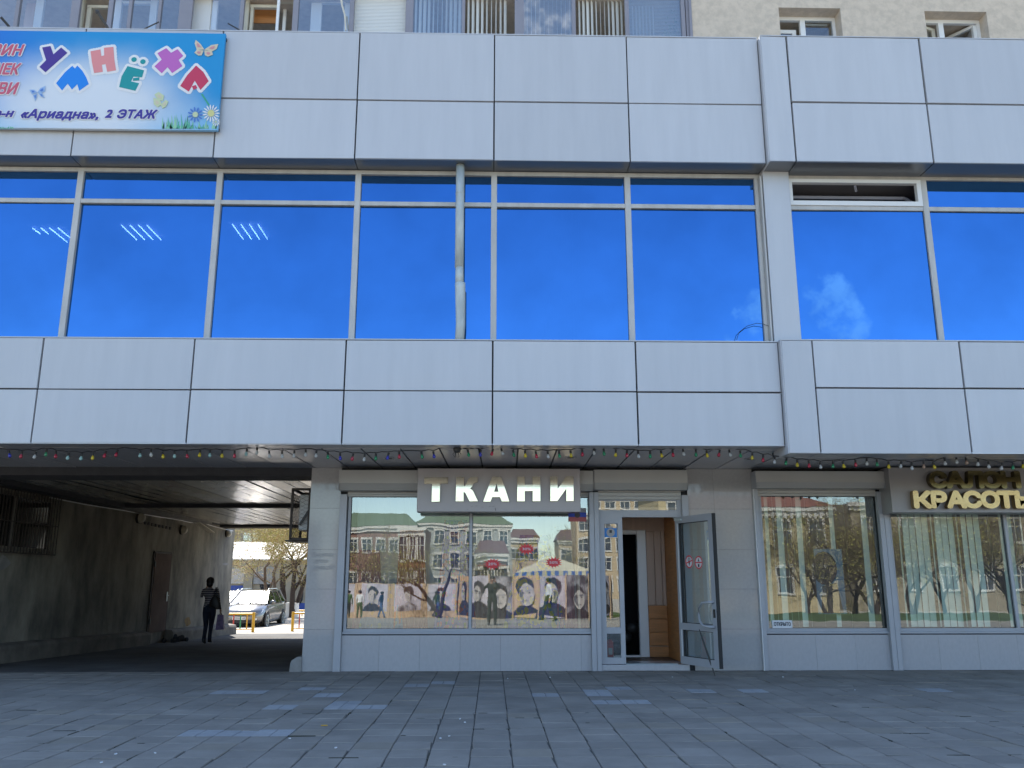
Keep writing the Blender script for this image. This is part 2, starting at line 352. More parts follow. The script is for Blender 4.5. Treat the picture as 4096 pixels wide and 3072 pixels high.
def text_mesh(body, x0, x1, z0, z1, y, depth=0.0, offset=0.0, shear=0.0, flip=False, spacing=1.0):
    """letters as outlines on the plane y, fitted into x0..x1, z0..z1; front at y - depth"""
    L = text_loops(body, shear, spacing)
    ax, bx = min(p[0] for l in L for p in l), max(p[0] for l in L for p in l); az, bz = min(p[1] for l in L for p in l), max(p[1] for l in L for p in l)
    sx, sz = (x1 - x0) / (bx - ax), (z1 - z0) / (bz - az)
    L = [[((x1 - (p[0] - ax) * sx) if flip else (x0 + (p[0] - ax) * sx), z0 + (p[1] - az) * sz) for p in l] for l in L]
    def is_hole(l): return any(m is not l and area2(m) * area2(l) < 0 and abs(area2(m)) > abs(area2(l)) and in_poly(l[0][0], l[0][1], m) for m in L)
    holes = [l for l in L if is_hole(l)]; outs = [l for l in L if not is_hole(l)]
    mb = MB()
    for n_, o_ in enumerate(outs):
        hs = [h for h in holes if in_poly(h[0][0], h[0][1], o_)]
        yf = y - depth - .00004 * n_; flat = [p for r_ in [o_] + hs for p in r_]; b0 = len(mb.v)
        mb.v += [(p[0], yf, p[1]) for p in flat]
        for t in tessellate_polygon([[Vector((p[0], p[1], 0)) for p in r_] for r_ in [o_] + hs]):
            A_, B_, C_ = (flat[i] for i in t)
            if (B_[0] - A_[0]) * (C_[1] - A_[1]) - (B_[1] - A_[1]) * (C_[0] - A_[0]) < 0: t = t[::-1]
            mb.f.append(tuple(b0 + i for i in t)); mb.mi.append(0)
        if depth:
            b1 = len(mb.v); mb.v += [(p[0], y, p[1]) for p in flat]; k = 0
            for r_ in [o_] + hs:
                n = len(r_)
                for i in range(n): q = (k + i, k + (i + 1) % n); mb.f.append((b0 + q[0], b1 + q[0], b1 + q[1], b0 + q[1])); mb.mi.append(0)
                k += n
    return mb
def raster(inside, x0, x1, z0, z1, step, y):                    # flat shape made of thin runs
    mb = MB(); nz_ = int((z1 - z0) / step)
    for j in range(nz_):
        z = z0 + (j + 0.5) * step; run = None; i = 0; nx = int((x1 - x0) / step)
        for i in range(nx + 1):
            x = x0 + (i + 0.5) * step; on = i < nx and inside(x, z)
            if on and run is None: run = x - step / 2
            if not on and run is not None:
                mb.poly([(run, y, z - step / 2), (x - step / 2, y, z - step / 2), (x - step / 2, y, z + step / 2), (run, y, z + step / 2)]); run = None
    return mb

# ------------------------------------------------------------------ ground
YF, YW, YR = -2.36, -2.005, -2.46
XWL, XPR = -8.57, -2.86            # left and right wall of the passage
YEND = 15.5                         # back of the building
g = MB()
def gstrip(mb, x0, x1, ys):
    for a, b in zip(ys[:-1], ys[1:]):
        mb.poly([(x0, a, gz(0, a) - 0.0), (x1, a, gz(0, a)), (x1, b, gz(0, b)), (x0, b, gz(0, b))])
gb = MB()
for a, b in ((-400, -52), (-52, -15), (-15, 0), (0, 16), (16, 400)):
    za, zb = gz(0, a) - 0.07, gz(0, b) - 0.07
    if b == 400: zb = gz(0, 60) - 0.07
    gb.poly([(-400, a, za), (400, a, za), (400, b, zb), (-400, b, zb)])
put('ground', gb, M['court'], label='bare ground under the whole town', kind='structure')
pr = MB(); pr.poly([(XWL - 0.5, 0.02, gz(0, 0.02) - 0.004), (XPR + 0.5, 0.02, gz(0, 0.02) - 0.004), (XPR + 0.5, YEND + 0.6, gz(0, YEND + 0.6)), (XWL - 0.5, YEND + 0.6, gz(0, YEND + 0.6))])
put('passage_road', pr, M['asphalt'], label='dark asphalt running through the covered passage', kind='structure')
cr = MB(); cr.poly([(-40, YEND + 0.6, gz(0, YEND + 0.6) - 0.002), (20, YEND + 0.6, gz(0, YEND + 0.6) - 0.002), (20, 60, gz(0, 60)), (-40, 60, gz(0, 60))])
put('courtyard_road', cr, M['court'], label='sunlit dusty asphalt of the courtyard behind the passage', kind='structure')
sq = MB(); gstrip(sq, -60, 60, (-52, -44, -36, -28, -20, -15)); 
put('street_square', sq, M['slab_far'], label='pale paved square across from the shops', kind='structure')
gv = MB(); gv.box(-60, 60, -58, -54, -1.3, -1.19); put('grass_strip', gv, M['grass'], label='green lawn strip beyond the square', kind='structure')

# paving of the plaza: square slabs 0.325 m
plaza = thing('plaza', (0, -6, 0), 'grey square-slab paving in front of the shops', 'pavement', kind='structure'); del plaza['category']
soil = MB(); soil.poly([(-30, -15, -0.013), (30, -15, -0.013), (30, 0.02, -0.013), (-30, 0.02, -0.013)])
put('joint_bed', soil, M['joint_soil'], plaza)
TS = 0.325; gap = 0.0028
tmesh = {}
for key in ('tile', 'tile_new', 'tile_warm'):
    for var in range(3):
        mb = MB(); h = TS / 2 - gap; c = 0.006; g2 = 0.0005
        a = [(-h + g2, -h + .0012), (h - g2, -h + .0012), (h - g2, h - .0012), (-h + g2, h - .0012)]
        if var == 1: a[2] = (h - 0.018, h - 0.008); a[1] = (h - 0.004, -h + 0.006)
        if var == 2: a[0] = (-h + 0.012, -h + 0.03)
        top = [(x * (1 - c / h), y * (1 - c / h), 0.0) for x, y in a]; low = [(x, y, -0.03) for x, y in a]; mid = [(x, y, -0.006) for x, y in a]
        n = 0; mb.poly(top)
        for i in range(4):
            j = (i + 1) % 4
            mb.poly([mid[i], mid[j], top[j], top[i]]); mb.poly([low[i], low[j], mid[j], mid[i]])
        me = mb.mesh('paving_tile'); me.materials.append(M[key]); tmesh[key, var] = me
# four-piece replacement slab
mb4 = MB(); h = TS / 2 - gap; q = 0.004
for sx in (-1, 1):
    for sy_ in (-1, 1):
        x0, x1 = (q, h) if sx > 0 else (-h, -q); y0, y1 = (q, h) if sy_ > 0 else (-h, -q)
        mb4.box(x0, x1, y0, y1, -0.03, 0)
m4 = mb4.mesh('paving_tile'); m4.materials.append(M['tile_new']); 
new_px = [(880, 2803), (905, 2803), (1210, 2816), (1225, 2783), (1000, 2868), (1050, 2868), (1400, 2857), (1420, 2871), (1330, 2868), (1460, 2857), (1310, 2853), (760, 2980), (860, 2980), (940, 2980), (1030, 2980), (1620, 2765), (1720, 2758), (1800, 2756), (2140, 2805), (2195, 2805), (2395, 2786), (2440, 2800), (2390, 2806), (2470, 2778), (2540, 2777), (2510, 2838), (2570, 2838), (2840, 2785), (3065, 2785), (3890, 2795), (2850, 2785)]
newset = set()
for u, v in new_px:
    p = atz(u, v, 0); newset.add((round(p.x / TS), round((p.y + 0.16) / TS)))
cells = []
for j in range(-47, 0):
    for i in range(-92, 93):
        x, y = i * TS, j * TS - 0.16 + 0.325
        cells.append((i, j, x, y))
def persp(c):
    d = Vector((c[2], c[3], 0)) - CAM; f = d.dot(FWD)
    if f < 0.5: return 0
    u = FPX * d.dot(RGT) / f; v = -FPX * d.dot(UPV) / f
    if abs(u) > 2150 or v > 1600: return 0
    return 1.0 / f
vis = sorted([c for c in cells if persp(c) > 0], key=lambda c: -persp(c))
big = set((c[0], c[1]) for c in vis[:300])
far = MB()
r2 = random.Random(3)
for c in cells:
    i, j, x, y = c
    isnew = (i, j - 1) in newset or (i, j) in newset and False
    isnew = (i, j - 1) in newset
    key = 'tile_new' if isnew else ('tile_warm' if r2.random() < 0.05 else 'tile')
    dz = r2.gauss(0, 0.0018); tx, ty = r2.gauss(0, 0.006), r2.gauss(0, 0.006); rz = r2.gauss(0, 0.006)
    if (i, j) in big or (isnew and persp(c) > 0):
        me = m4 if isnew else tmesh[key, r2.choice((0, 0, 0, 1, 2))]
        o = bpy.data.objects.new('paving_tile', me); COL.objects.link(o); o.parent = plaza
        o.location = (x, y + 6, dz); o.rotation_euler = (tx, ty, rz)
    else:
        h = TS / 2 - gap * (1.0 + 0.6 * r2.random()); b = len(far.v)
        hx = h - .001; far.v += [(x - hx, y - h, dz - h * ty - h * tx), (x + hx, y - h, dz + h * ty - h * tx), (x + hx, y + h, dz + h * ty + h * tx), (x - hx, y + h, dz - h * ty + h * tx)]
        far.v += [(p[0], p[1], -0.03) for p in far.v[b:b + 4]]
        far.f.append((b, b + 1, b + 2, b + 3)); far.mi.append(0)
        for k in range(4): far.f.append((b + 4 + k, b + 4 + (k + 1) % 4, b + (k + 1) % 4, b + k)); far.mi.append(0)
put('paving_tiles', far, M['tile_stuff'], plaza, kind='stuff')
# moss and dirt in some joints near the camera
ms = MB()
for k in range(70):
    jx = r2.random() < 0.6
    x = r2.uniform(-5.5, 6); y = r2.uniform(-6.8, -3.2)
    if jx: y = round((y - 0.1625) / TS) * TS + 0.0025 ; L = r2.uniform(0.03, 0.25); ms.box(x, x + L, y - r2.uniform(.003, .009), y + r2.uniform(.003, .008), -0.012, r2.uniform(0.0005, 0.003))
    else: x = (round(x / TS - 0.5) + 0.5) * TS; L = r2.uniform(0.04, 0.3); ms.box(x - r2.uniform(.003, .01), x + r2.uniform(.003, .009), y, y + L, -0.012, r2.uniform(0.0005, 0.003))
put('joint_moss', ms, M['moss'], plaza, kind='stuff')
for k, (u, v) in enumerate([(1762, 2955), (1840, 2877), (1860, 2891), (1797, 2946), (1778, 3061), (2031, 2715), (1343, 2993), (1159, 2956), (463, 3018), (620, 3014), (405, 3052), (2690, 2709), (3132, 2709), (3420, 2761), (2200, 2640 + 71)]):
    p = atz(u, v, 0.004); mb = MB(); a = rnd.uniform(0, 3.1)
    s_ = 0.009
    mb.bar((p.x - s_ * math.cos(a), p.y - s_ * math.sin(a), 0.008), (p.x + s_ * math.cos(a), p.y + s_ * math.sin(a), 0.010), 0.010 if k % 2 else 0.016, 0.007)
    solo('litter_scrap', mb, M['white'], 'tiny white scrap of litter on the grey paving slabs', 'litter', 'white litter scraps on the paving')
p = atz(2580, 2903, 0.006)
mb = MB(); p = atz(1300 + 0.633 * -5, 2903, 0.006); mb.tube([(p.x - 0.03, p.y, 0.009), (p.x + 0.03, p.y + 0.005, 0.009)], 0.005, 6)
solo('cigarette_butt', mb, M['yellow'], 'small orange cigarette butt lying on the paving left of centre', 'litter')

# ------------------------------------------------------------------ the shop building
B = thing('shopping_building', (-2.0, 0.0, 0.0), 'grey-panelled two-storey shop building with a band of blue mirror windows', 'building')
XS = [-12, -10, -8, -6.0, -4.0, -1.993, -0.003, 1.958, 3.925]
def Z(u, v, y): return at(u, v, y).z
zt, zm, zb = 9.245, 8.137, 7.197          # upper fascia: top, middle joint, bottom
lt, lm, lb = 4.526, Z(1000, 1560, YF), 3.084
RX = [3.935, 4.325, 6.317, 8.31, 10.3, 12.3]; RXL = [3.912, 4.338, 6.362, 8.37, 10.38, 12.4]
rt, rm, rb = 9.22, 8.13, 7.178
rlt, rlm, rlb = 4.528, Z(3400, 1552, YR), 2.975
def rowpanels(parent, xs, rows, y, thick=0.04, g_=0.007, mat_='alu', name='panel', tilt=0.004):
    for a, b in zip(xs[:-1], xs[1:]):
        for z0, z1 in rows:
            mb = MB(); t = [rnd.gauss(0, tilt) for _ in range(4)]; gx = g_ * rnd.uniform(0.8, 1.3)
            x0, x1, za, zb_ = a + gx, b - gx, z0 + g_ * rnd.uniform(.6, 1.5), z1 - g_ * rnd.uniform(.6, 1.5)
            n = 0; P = [(x0, y + t[0], za), (x1, y + t[1], za), (x1, y + t[2], zb_), (x0, y + t[3], zb_)]
            c = 0.004; cx, cz = (x0 + x1) / 2, (za + zb_) / 2
            F = [(p[0] + (c if p[0] < cx else -c), p[1] - 0.004, p[2] + (c if p[2] < cz else -c)) for p in P]
            # a slightly pillowed sheet: 4 x 3 grid
            nx, nz_ = 4, 3; bl = rnd.uniform(-0.002, 0.006); base = len(mb.v)
            for jj in range(nz_ + 1):
                for ii in range(nx + 1):
                    fx, fz = ii / nx, jj / nz_
                    q = [F[0][k] * (1 - fx) * (1 - fz) + F[1][k] * fx * (1 - fz) + F[2][k] * fx * fz + F[3][k] * (1 - fx) * fz for k in range(3)]
                    q[1] -= bl * math.sin(math.pi * fx) * math.sin(math.pi * fz); mb.v.append(tuple(q))
            W = nx + 1
            for jj in range(nz_):
                for ii in range(nx):
                    k = base + jj * W + ii; mb.f.append((k, k + 1, k + W + 1, k + W)); mb.mi.append(0)
            ring = [base, base + nx, base + nz_ * W + nx, base + nz_ * W]
            bk = len(mb.v); mb.v += [(p[0], y + thick, p[2]) for p in P]
            for k in range(4): mb.f.append((bk + k, bk + (k + 1) % 4, ring[(k + 1) % 4], ring[k])); mb.mi.append(0)
            put(name, mb, M[mat_], parent)
uf = put('upper_fascia', MB().box(-12, 3.92, YF + 0.05, 0.9, zb + 0.05, zt - 0.03), M['dark_joint'], B)
rowpanels(uf, XS, ((zb, zm), (zm, zt)), YF)
for a, b in zip(XS[:-1], XS[1:]):
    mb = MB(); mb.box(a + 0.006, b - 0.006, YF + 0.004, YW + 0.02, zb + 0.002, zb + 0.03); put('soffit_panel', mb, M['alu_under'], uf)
capm = MB().box(-12, 3.92, YF - 0.004, 0.7, zt - 0.004, zt + 0.012); put('coping', capm, M['alu'], uf)
rf = put('upper_fascia', MB().box(3.96, 12.3, YR + 0.05, 0.9, rb + 0.05, rt - 0.03), M['dark_joint'], B)
rowpanels(rf, RX[1:], ((rb, rm), (rm, rt)), YR, g_=0.009)
rowpanels(rf, RX[:2], ((rb, rt),), YR)
put('return_panel', MB().box(3.931, 3.95, YR + 0.006, YF + 0.6, rb, rt), M['alu'], rf)
for a, b in zip(RX[:-1], RX[1:]):
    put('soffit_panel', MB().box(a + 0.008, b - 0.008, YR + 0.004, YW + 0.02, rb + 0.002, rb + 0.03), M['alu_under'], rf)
put('coping', MB().box(3.935, 12.3, YR - 0.004, 0.7, rt - 0.004, rt + 0.010), M['alu'], rf)

lf = put('lower_fascia', MB().box(-12, 3.89, YF + 0.05, YW + 0.3, lb + 0.05, lt - 0.03), M['dark_joint'], B)
LX = [-12, -10, -8.05, -6.045, -4.03, -1.993, -0.006, 1.942, 3.905]
rowpanels(lf, LX, ((lb, lm), (lm, lt)), YF)
put('window_ledge', MB().box(-12, 3.9, YF - 0.003, YW + 0.05, lt - 0.003, lt + 0.012), M['alu'], lf)
rl = put('lower_fascia', MB().box(3.94, 12.4, YR + 0.05, YW + 0.3, rlb + 0.05, rlt - 0.03), M['dark_joint'], B)
rowpanels(rl, RXL[1:], ((rlb, rlm), (rlm, rlt)), YR, g_=0.009)
rowpanels(rl, RXL[:2], ((rlb, rlt),), YR)
put('return_panel', MB().box(3.908, 3.925, YR + 0.006, YF + 0.5, rlb, rlt), M['alu'], rl)
put('window_ledge', MB().box(3.91, 12.4, YR - 0.003, YW + 0.05, rlt - 0.003, rlt + 0.012), M['alu'], rl)

# soffit over the pavement
so = put('canopy_soffit', MB().box(-12, 12.4, YF + 0.06, 1.2, 3.10, 3.16), M['dark_joint'], B)
for a, b in zip(LX[:-1], LX[1:]): put('soffit_edge', MB().box(a + 0.005, b - 0.005, YF + 0.004, -2.02, 3.086, 3.105), M['alu_soffit'], so)
for a, b in zip(RXL[:-1], RXL[1:]): put('soffit_edge', MB().box(a + 0.005, b - 0.005, YR + 0.004, -2.02, rlb + 0.002, rlb + 0.02), M['alu_soffit'], so)
put('soffit_step', MB().box(3.91, 12.4, -2.02, -2.0, rlb + 0.002, 3.12), M['alu'], so)
x = 0.345 - 0.533 * 24
while x < 12.2:
    mb = MB(); dz = rnd.gauss(0, 0.0015); sk = 0.045
    x0, x1, y0, y1 = x + 0.011, x + 0.533 - 0.011, -2.0, 0.72
    mb.v = [(x0, y0, 3.082 + dz), (x1, y0, 3.082 + dz), (x1 + sk, y1, 3.082 + dz), (x0 + sk, y1, 3.082 + dz), (x0, y0, 3.099), (x1, y0, 3.099), (x1 + sk, y1, 3.099), (x0 + sk, y1, 3.099)]
    mb.f = [(3, 2, 1, 0), (0, 1, 5, 4), (1, 2, 6, 5), (2, 3, 7, 6), (3, 0, 4, 7)]; mb.mi = [0] * 5
    put('soffit_panel', mb, M['alu_soffit'], so); x += 0.533
for u, v, ry in ((1555, 1832, 0.11), (2282, 1829, 0.10), (3000, 1834, 0.10), (3720, 1838, 0.11)):
    p = atz(u, v, 3.078); rr = 0.075; mb = MB()
    mb.tube([(p.x, p.y, 3.080), (p.x, p.y, 3.070)], rr, 20); put('downlight', mb, M['frame_grey'], so)
    put('downlight_lens', MB().tube([(p.x, p.y, 3.071), (p.x, p.y, 3.067)], rr * 0.7, 16), M['black'], so)

# ribbon windows
rw = put('ribbon_window', MB().box(-12, 12.4, YW - 0.03, YW + 0.06, 7.13, 7.19).box(-12, 12.4, YW - 0.03, YW + 0.06, 4.40, 4.44), M['frame'], B)
ztr = Z(1705, 819, YW)
MX = [-11.95, -10, -8, -5.994, -3.99, -1.982, 0.002, 1.96]
def mullion(x, w=0.085): put('mullion', MB().cbox(x - w / 2, x + w / 2, YW - 0.035, YW + 0.05, 4.44, 7.13, 0.004), M['frame'], rw)
for x in MX: mullion(x)
put('mullion', MB().cbox(3.84, 3.895, YW - 0.035, YW + 0.05, 4.44, 7.13), M['frame'], rw)
put('mullion', MB().cbox(3.897, 3.925, YW - 0.12, YW + 0.05, 4.44, 7.13), M['frame'], rw)
put('window_pilaster', MB().cbox(3.935, 4.318, -2.15, YW + 0.1, 4.4, 7.19, 0.005), M['alu'], rw)
MR = [6.367, 8.36, 10.37, 12.3]
for x in MR: mullion(x)
def bays():
    e = MX + [3.868]
    for a, b in zip(e[:-1], e[1:]): yield a + 0.0425, (b - 0.0425 if b < 3.8 else 3.84), True
    e = [4.318] + MR
    for k, (a, b) in enumerate(zip(e[:-1], e[1:])): yield (a + 0.0425 if k else a), b - 0.0425, k > 0
for a, b, top in bays():
    put('transom', MB().cbox(a, b, YW - 0.03, YW + 0.05, ztr - 0.033, ztr + 0.033), M['frame'], rw)
    def pane(z0, z1):
        mb = MB(); t = [rnd.gauss(0, 0.005) for _ in range(3)]
        mb.poly([(a, YW + 0.012 + t[0], z0), (b, YW + 0.012 + t[1], z0), (b, YW + 0.012 + t[1] + t[2], z1), (a, YW + 0.012 + t[0] + t[2], z1)])
        put('pane', mb, M['blue_glass'], rw)
    pane(4.44, ztr - 0.033)
    if top: pane(ztr + 0.033, 7.13)
# the opened top light in the first bay right of the pilaster
x0, x1, z0, z1 = 4.318, 6.325, ztr + 0.033, 7.13
hp = put('hopper_window', MB().box(x0 + .01, x1 - .01, YW - 0.05, YW + 0.03, z1 - 0.065, z1 - 0.01).box(x0 + .01, x1 - .01, YW - 0.05, YW + 0.03, z0, z0 + 0.07).box(x0 + .01, x0 + .075, YW - 0.05, YW + 0.03, z0 + .07, z1 - .065).box(x1 - .075, x1 - .01, YW - 0.05, YW + 0.03, z0 + .07, z1 - .065), M['white_pvc'], rw)
mb = MB(); dy = 0.22
a0, b0, a1, b1 = (x0 + .11, YW + .06, z0 + .08), (x1 - .11, YW + .06, z0 + .08), (x0 + .11, YW + .06 + dy, z1 - .16), (x1 - .11, YW + .06 + dy, z1 - .16)
for s_, e_ in ((a0, b0), (a1, b1), (a0, a1), (b0, b1)): mb.bar(s_, e_, 0.05)
put('hopper_sash', mb, M['grey_pvc'], rw)
put('hopper_pane', MB().poly([a0, b0, b1, a1]), glass('dim_glass', (0.8, 0.85, 0.9), 0.12, (0.25, 0.28, 0.32)), rw)
put('hopper_latch', MB().bar((5.35, YW + 0.0, z1 - 0.09), (5.39, YW + 0.06, z1 - 0.15), 0.03), M['grey_pvc'], rw)
# room behind the ribbon windows
rm_ = MB(); rm_.poly([(-12, YW + 0.3, 4.4), (12.4, YW + .3, 4.4), (12.4, 5, 4.4), (-12, 5, 4.4)]); rm_.poly([(-12, 5, 4.4), (12.4, 5, 4.4), (12.4, 5, 7.2), (-12, 5, 7.2)])
rm_.box(-12, 12.4, 0.9, 5, 7.15, 7.2); rm_.box(-12.02, -12, YW, 5, 4.4, 7.2); rm_.box(12.4, 12.42, YW, 5, 4.4, 7.2); rm_.box(1.2, 1.3, YW + 0.6, 5, 4.4, 7.15); rm_.box(4.0, 4.1, YW + 0.15, 5, 4.4, 7.15); rm_.box(-12, 12.4, YW + 0.06, 0.9, 7.14, 7.15)
up = put('upper_room', rm_, M['room'], B)
M['tube_light'] = emit('fluorescent_tube', (0.85, 0.95, 1.0), 11)
for u, v in ((486, 901), (930, 898), (130, 912)):
    for k in range(4):
        p = atz(u + k * 34, v, 7.1); L = 0.62 if (u != 130 or k > 1) else 0.25
        put('ceiling_tube', MB().tube([(p.x, p.y, 7.1), (p.x, p.y + L, 7.1)], 0.009, 6), M['tube_light'], up)

# ------------------------------------------------------------------ passage under the building
ZC = 3.016
pw = MB(); pw.box(XWL - 4, XWL, 0.0, YEND, -0.6, 3.4)
left_wall = put('passage_wall', pw, M['concrete_wall'], B)
pw = MB(); pw.box(XPR, XPR + 0.2, 0.03, YEND, -0.6, 3.3); put('passage_wall', pw, M['concrete_wall'], B)
mb = MB()
def curb(y0, y1):
    n = len(mb.v); k = 8
    for i in range(k):
        y = y0 + (y1 - y0) * i / (k - 1); o = rnd.uniform(-0.015, 0.015); zz = gz(0, y)
        mb.v.extend([(XWL - 0.02, y, zz - 0.1), (XWL + 0.22 + o, y, zz - 0.1), (XWL + 0.22 + o, y, zz + 0.24 + o), (XWL + 0.18, y, zz + 0.30 + o), (XWL - 0.02, y, zz + 0.33)])
    for i in range(k - 1):
        for j in range(4): a = n + i * 5 + j; mb.f.append((a, a + 1, a + 6, a + 5)); mb.mi.append(0)
    mb.f.append(tuple(n + j for j in range(5))); mb.f.append(tuple(n + (k - 1) * 5 + j for j in range(5))[::-1]); mb.mi += [0, 0]
curb(0.05, 8.45); curb(9.95, YEND + 0.25)
put('wall_footing', mb, M['footing'], B)
cl = put('passage_ceiling', MB().box(XWL, XPR, 0.06, 14.49, ZC + 0.025, ZC + 0.1), M['dark_joint'], B)
put('ceiling_beam', MB().box(XWL, XPR + 0.002, 0.0, 0.72, 2.955, 3.09), M['beam'], cl)
put('ceiling_beam', MB().box(XWL, XPR, 5.94, 6.10, 2.945, 3.09), M['beam'], cl)
put('ceiling_beam', MB().box(XWL + .25, XPR, 13.05, 13.25, 2.95, 3.09), M['beam'], cl)
put('edge_beam', MB().box(XWL, XPR, 14.3, 14.5, 2.985, 3.1), M['garage'], cl)
put('beam_lip', MB().box(XWL, XPR, 6.10, 6.45, 2.985, 3.0), M['ceil_slat'], cl)
for y0, y1 in ((0.72, 5.94), (6.45, 13.05), (13.25, 14.3)):
    x = XWL + 0.35
    while x < XPR - 0.02:
        w = min(0.305, XPR - x); mb = MB(); n = 9; t0 = rnd.gauss(0, 0.004)
        base = len(mb.v)
        for i in range(n + 1):
            y = y0 + (y1 - y0) * i / n; dz = rnd.gauss(0, 0.003)
            mb.v += [(x + 0.006, y, ZC + dz + t0), (x + w * 0.5, y, ZC + dz + 0.004), (x + w - 0.006, y, ZC + dz - t0)]
        for i in range(n):
            for j in range(2): k = base + i * 3 + j; mb.f.append((k + 3, k + 4, k + 1, k)); mb.mi.append(0)
        put('ceiling_slat', mb, M['ceil_slat'], cl, smooth=True); x += 0.305
# wall-top ledge and loose cables
mb = MB(); mb.box(XWL, XWL + 0.35, 0.4, 5.9, 2.93, 3.02); put('wall_ledge', mb, M['beam'], B)
mb = MB(); mb.box(XWL, XWL + 0.35, 6.1, 12.0, 2.96, 3.02); put('wall_ledge', mb, M['concrete'], B)
pts = [atx(200, 1990, XWL + .05), atx(340, 2018, XWL + .05), atx(430, 2032, XWL + .05), atx(500, 2043, XWL + .05), atx(560, 2055, XWL + .04), atx(640, 2068, XWL + .04), atx(720, 2080, XWL + .04), atx(760, 2090, XWL + .04), atx(800, 2088, XWL + .05), atx(850, 2104, XWL + .05), atx(890, 2115, XWL + .04), atx(932, 2124, XWL + .04)]
solo('wall_cable', MB().tube(pts, 0.012, 5), M['white_pvc'], 'sagging pale cable strung along the top of the passage wall', 'cable')
mb = MB(); a = atx(765, 2072, XWL + 0.12); b = atx(848, 2130, XWL + 0.35); mb.bar(a, b, 0.16, 0.025)
solo('ceiling_board', mb, M['cream_pvc'], 'loose pale board hanging down from the passage ceiling edge', 'board')
# barred window in the passage wall
a, b = atx(0, 1966, XWL), atx(190, 1996, XWL); z0, z1 = 1.90, 2.86; y0, y1 = 1.25, 3.36
wd = thing('barred_window', (XWL, (y0 + y1) / 2, z0), 'dark window behind a rusty bar grille in the passage wall', 'window')
put('pane', MB().box(XWL - 0.01, XWL + 0.012, y0, y1, z0, z1), glass('dark_pane', (0.8, 0.85, 0.9), 0.12, (0.1, 0.11, 0.13)), wd)
mb = MB()
for yy in (y0, 2.02, y1): mb.box(XWL, XWL + 0.05, yy - 0.045, yy + 0.045, z0, z1)
mb.box(XWL, XWL + 0.05, y0, y1, z0 - 0.04, z0 + 0.03); mb.box(XWL, XWL + 0.05, y0, y1, z1 - 0.05, z1 + 0.02)
put('window_frame', mb, M['footing'], wd)
gr = MB(); gx = XWL + 0.12; gr.bar((gx, y0 - .1, z0 - .08), (gx, y1 + .12, z0 - .08), 0.02); gr.bar((gx, y0 - .1, z1 + .05), (gx, y1 + .12, z1 + .05), 0.02); gr.bar((gx, y0 - .1, 2.36), (gx, y1 + .12, 2.36), 0.016)
grille = put('grille', gr, M['rust'], wd)
k = y0 - 0.08
while k < y1 + 0.13: put('bar', MB().bar((gx, k, z0 - .08), (gx, k, z1 + .05), 0.014), M['rust'], grille); k += 0.105
# brown steel door
dY0, dY1, dZ0, dZ1 = 8.71, 9.87, 0.07, 2.06
dr = thing('metal_door', (XWL, (dY0 + dY1) / 2, dZ0), 'closed brown steel door set in the stained passage wall', 'door')
put('leaf', MB().box(XWL - 0.02, XWL + 0.045, dY0 + .05, dY1 - .04, dZ0, dZ1 - .04), M['door_brown'], dr)
put('door_frame', MB().box(XWL - .02, XWL + .03, dY0 - .03, dY0 + .045, dZ0, dZ1).box(XWL - .02, XWL + .03, dY1 - .035, dY1 + .03, dZ0, dZ1).box(XWL - .02, XWL + .03, dY0, dY1, dZ1 - .035, dZ1 + .02), M['rust'], dr)
for zz in (0.35, 1.75): put('hinge', MB().box(XWL + .03, XWL + .06, dY0 + .02, dY0 + .06, zz - .07, zz + .07), M['steel_dark'], dr)
put('handle', MB().box(XWL + .045, XWL + .06, dY1 - .16, dY1 - .10, 0.82, 1.06).bar((XWL + .09, dY1 - .28, 0.97), (XWL + .09, dY1 - .13, 0.97), 0.025), M['galv'], dr)
# round bulkhead lamps (unlit)
for k, ((u, v), lab) in enumerate(zip(((561, 2072), (732, 2119.5), (912, 2133)), ('dark round bulkhead lamp nearest the barred window', 'round bulkhead lamp above and past the brown door', 'round bulkhead lamp at the far end of the passage wall'))):
    p = atx(u, v, XWL + 0.06)
    lp = thing('bulkhead_lamp', (XWL, p.y, p.z), lab + ', unlit', 'wall lamp', 'bulkhead lamps in the passage')
    put('lamp_base', MB().tube([(XWL, p.y, p.z), (XWL + .05, p.y, p.z)], 0.13, 16), M['steel_dark'], lp)
    put('lamp_globe', MB().sphere((XWL + .07, p.y, p.z), 0.115, 14, 9), M['cream_pvc'], lp, smooth=True)
# small dark fixings below the first lamp
mb = MB()
for k in range(8):
    p = atx(500 + (235 + k * 42) * .339, 1950 + (412 + k * 9) * .339, XWL); mb.box(XWL, XWL + .03, p.y - .06, p.y + .03, p.z - .05, p.z + .02)
put('wall_hooks', mb, M['beam'], B, kind='stuff')
# patches on plaster
for (u0, u1, v0, v1, m_) in ((888, 917, 2250, 2262, 'concrete'), (735, 765, 2470, 2503, 'orange_spray'), (-30, 40, 2218, 2282, 'concrete')):
    a, b = atx(u0, v0, XWL), atx(u1, v1, XWL); mb = MB(); n = 12
    mb.poly([(XWL + .004, (a.y + b.y) / 2 + (b.y - a.y) / 2 * math.cos(t) * (.75 + .25 * math.sin(3 * t + u0) * math.cos(5 * t)), (a.z + b.z) / 2 + (a.z - b.z) / 2 * math.sin(t)) for t in [6.283 * i / n for i in range(n)]])
    put('plaster_patch', mb, M[m_], B)
# rubble heap by the door
mb = MB()
for k in range(26):
    c = (XWL + 0.28 + rnd.gauss(0, .1), 10.0 + rnd.gauss(0, .3), gz(0, 10) + abs(rnd.gauss(0.04, .05)))
    mb.sphere(c, rnd.uniform(.03, .09), 5, 4)
solo('rubble_heap', mb, M['beam'], 'small dark heap of rubble and leaves beside the brown door', 'rubble', kind='stuff')
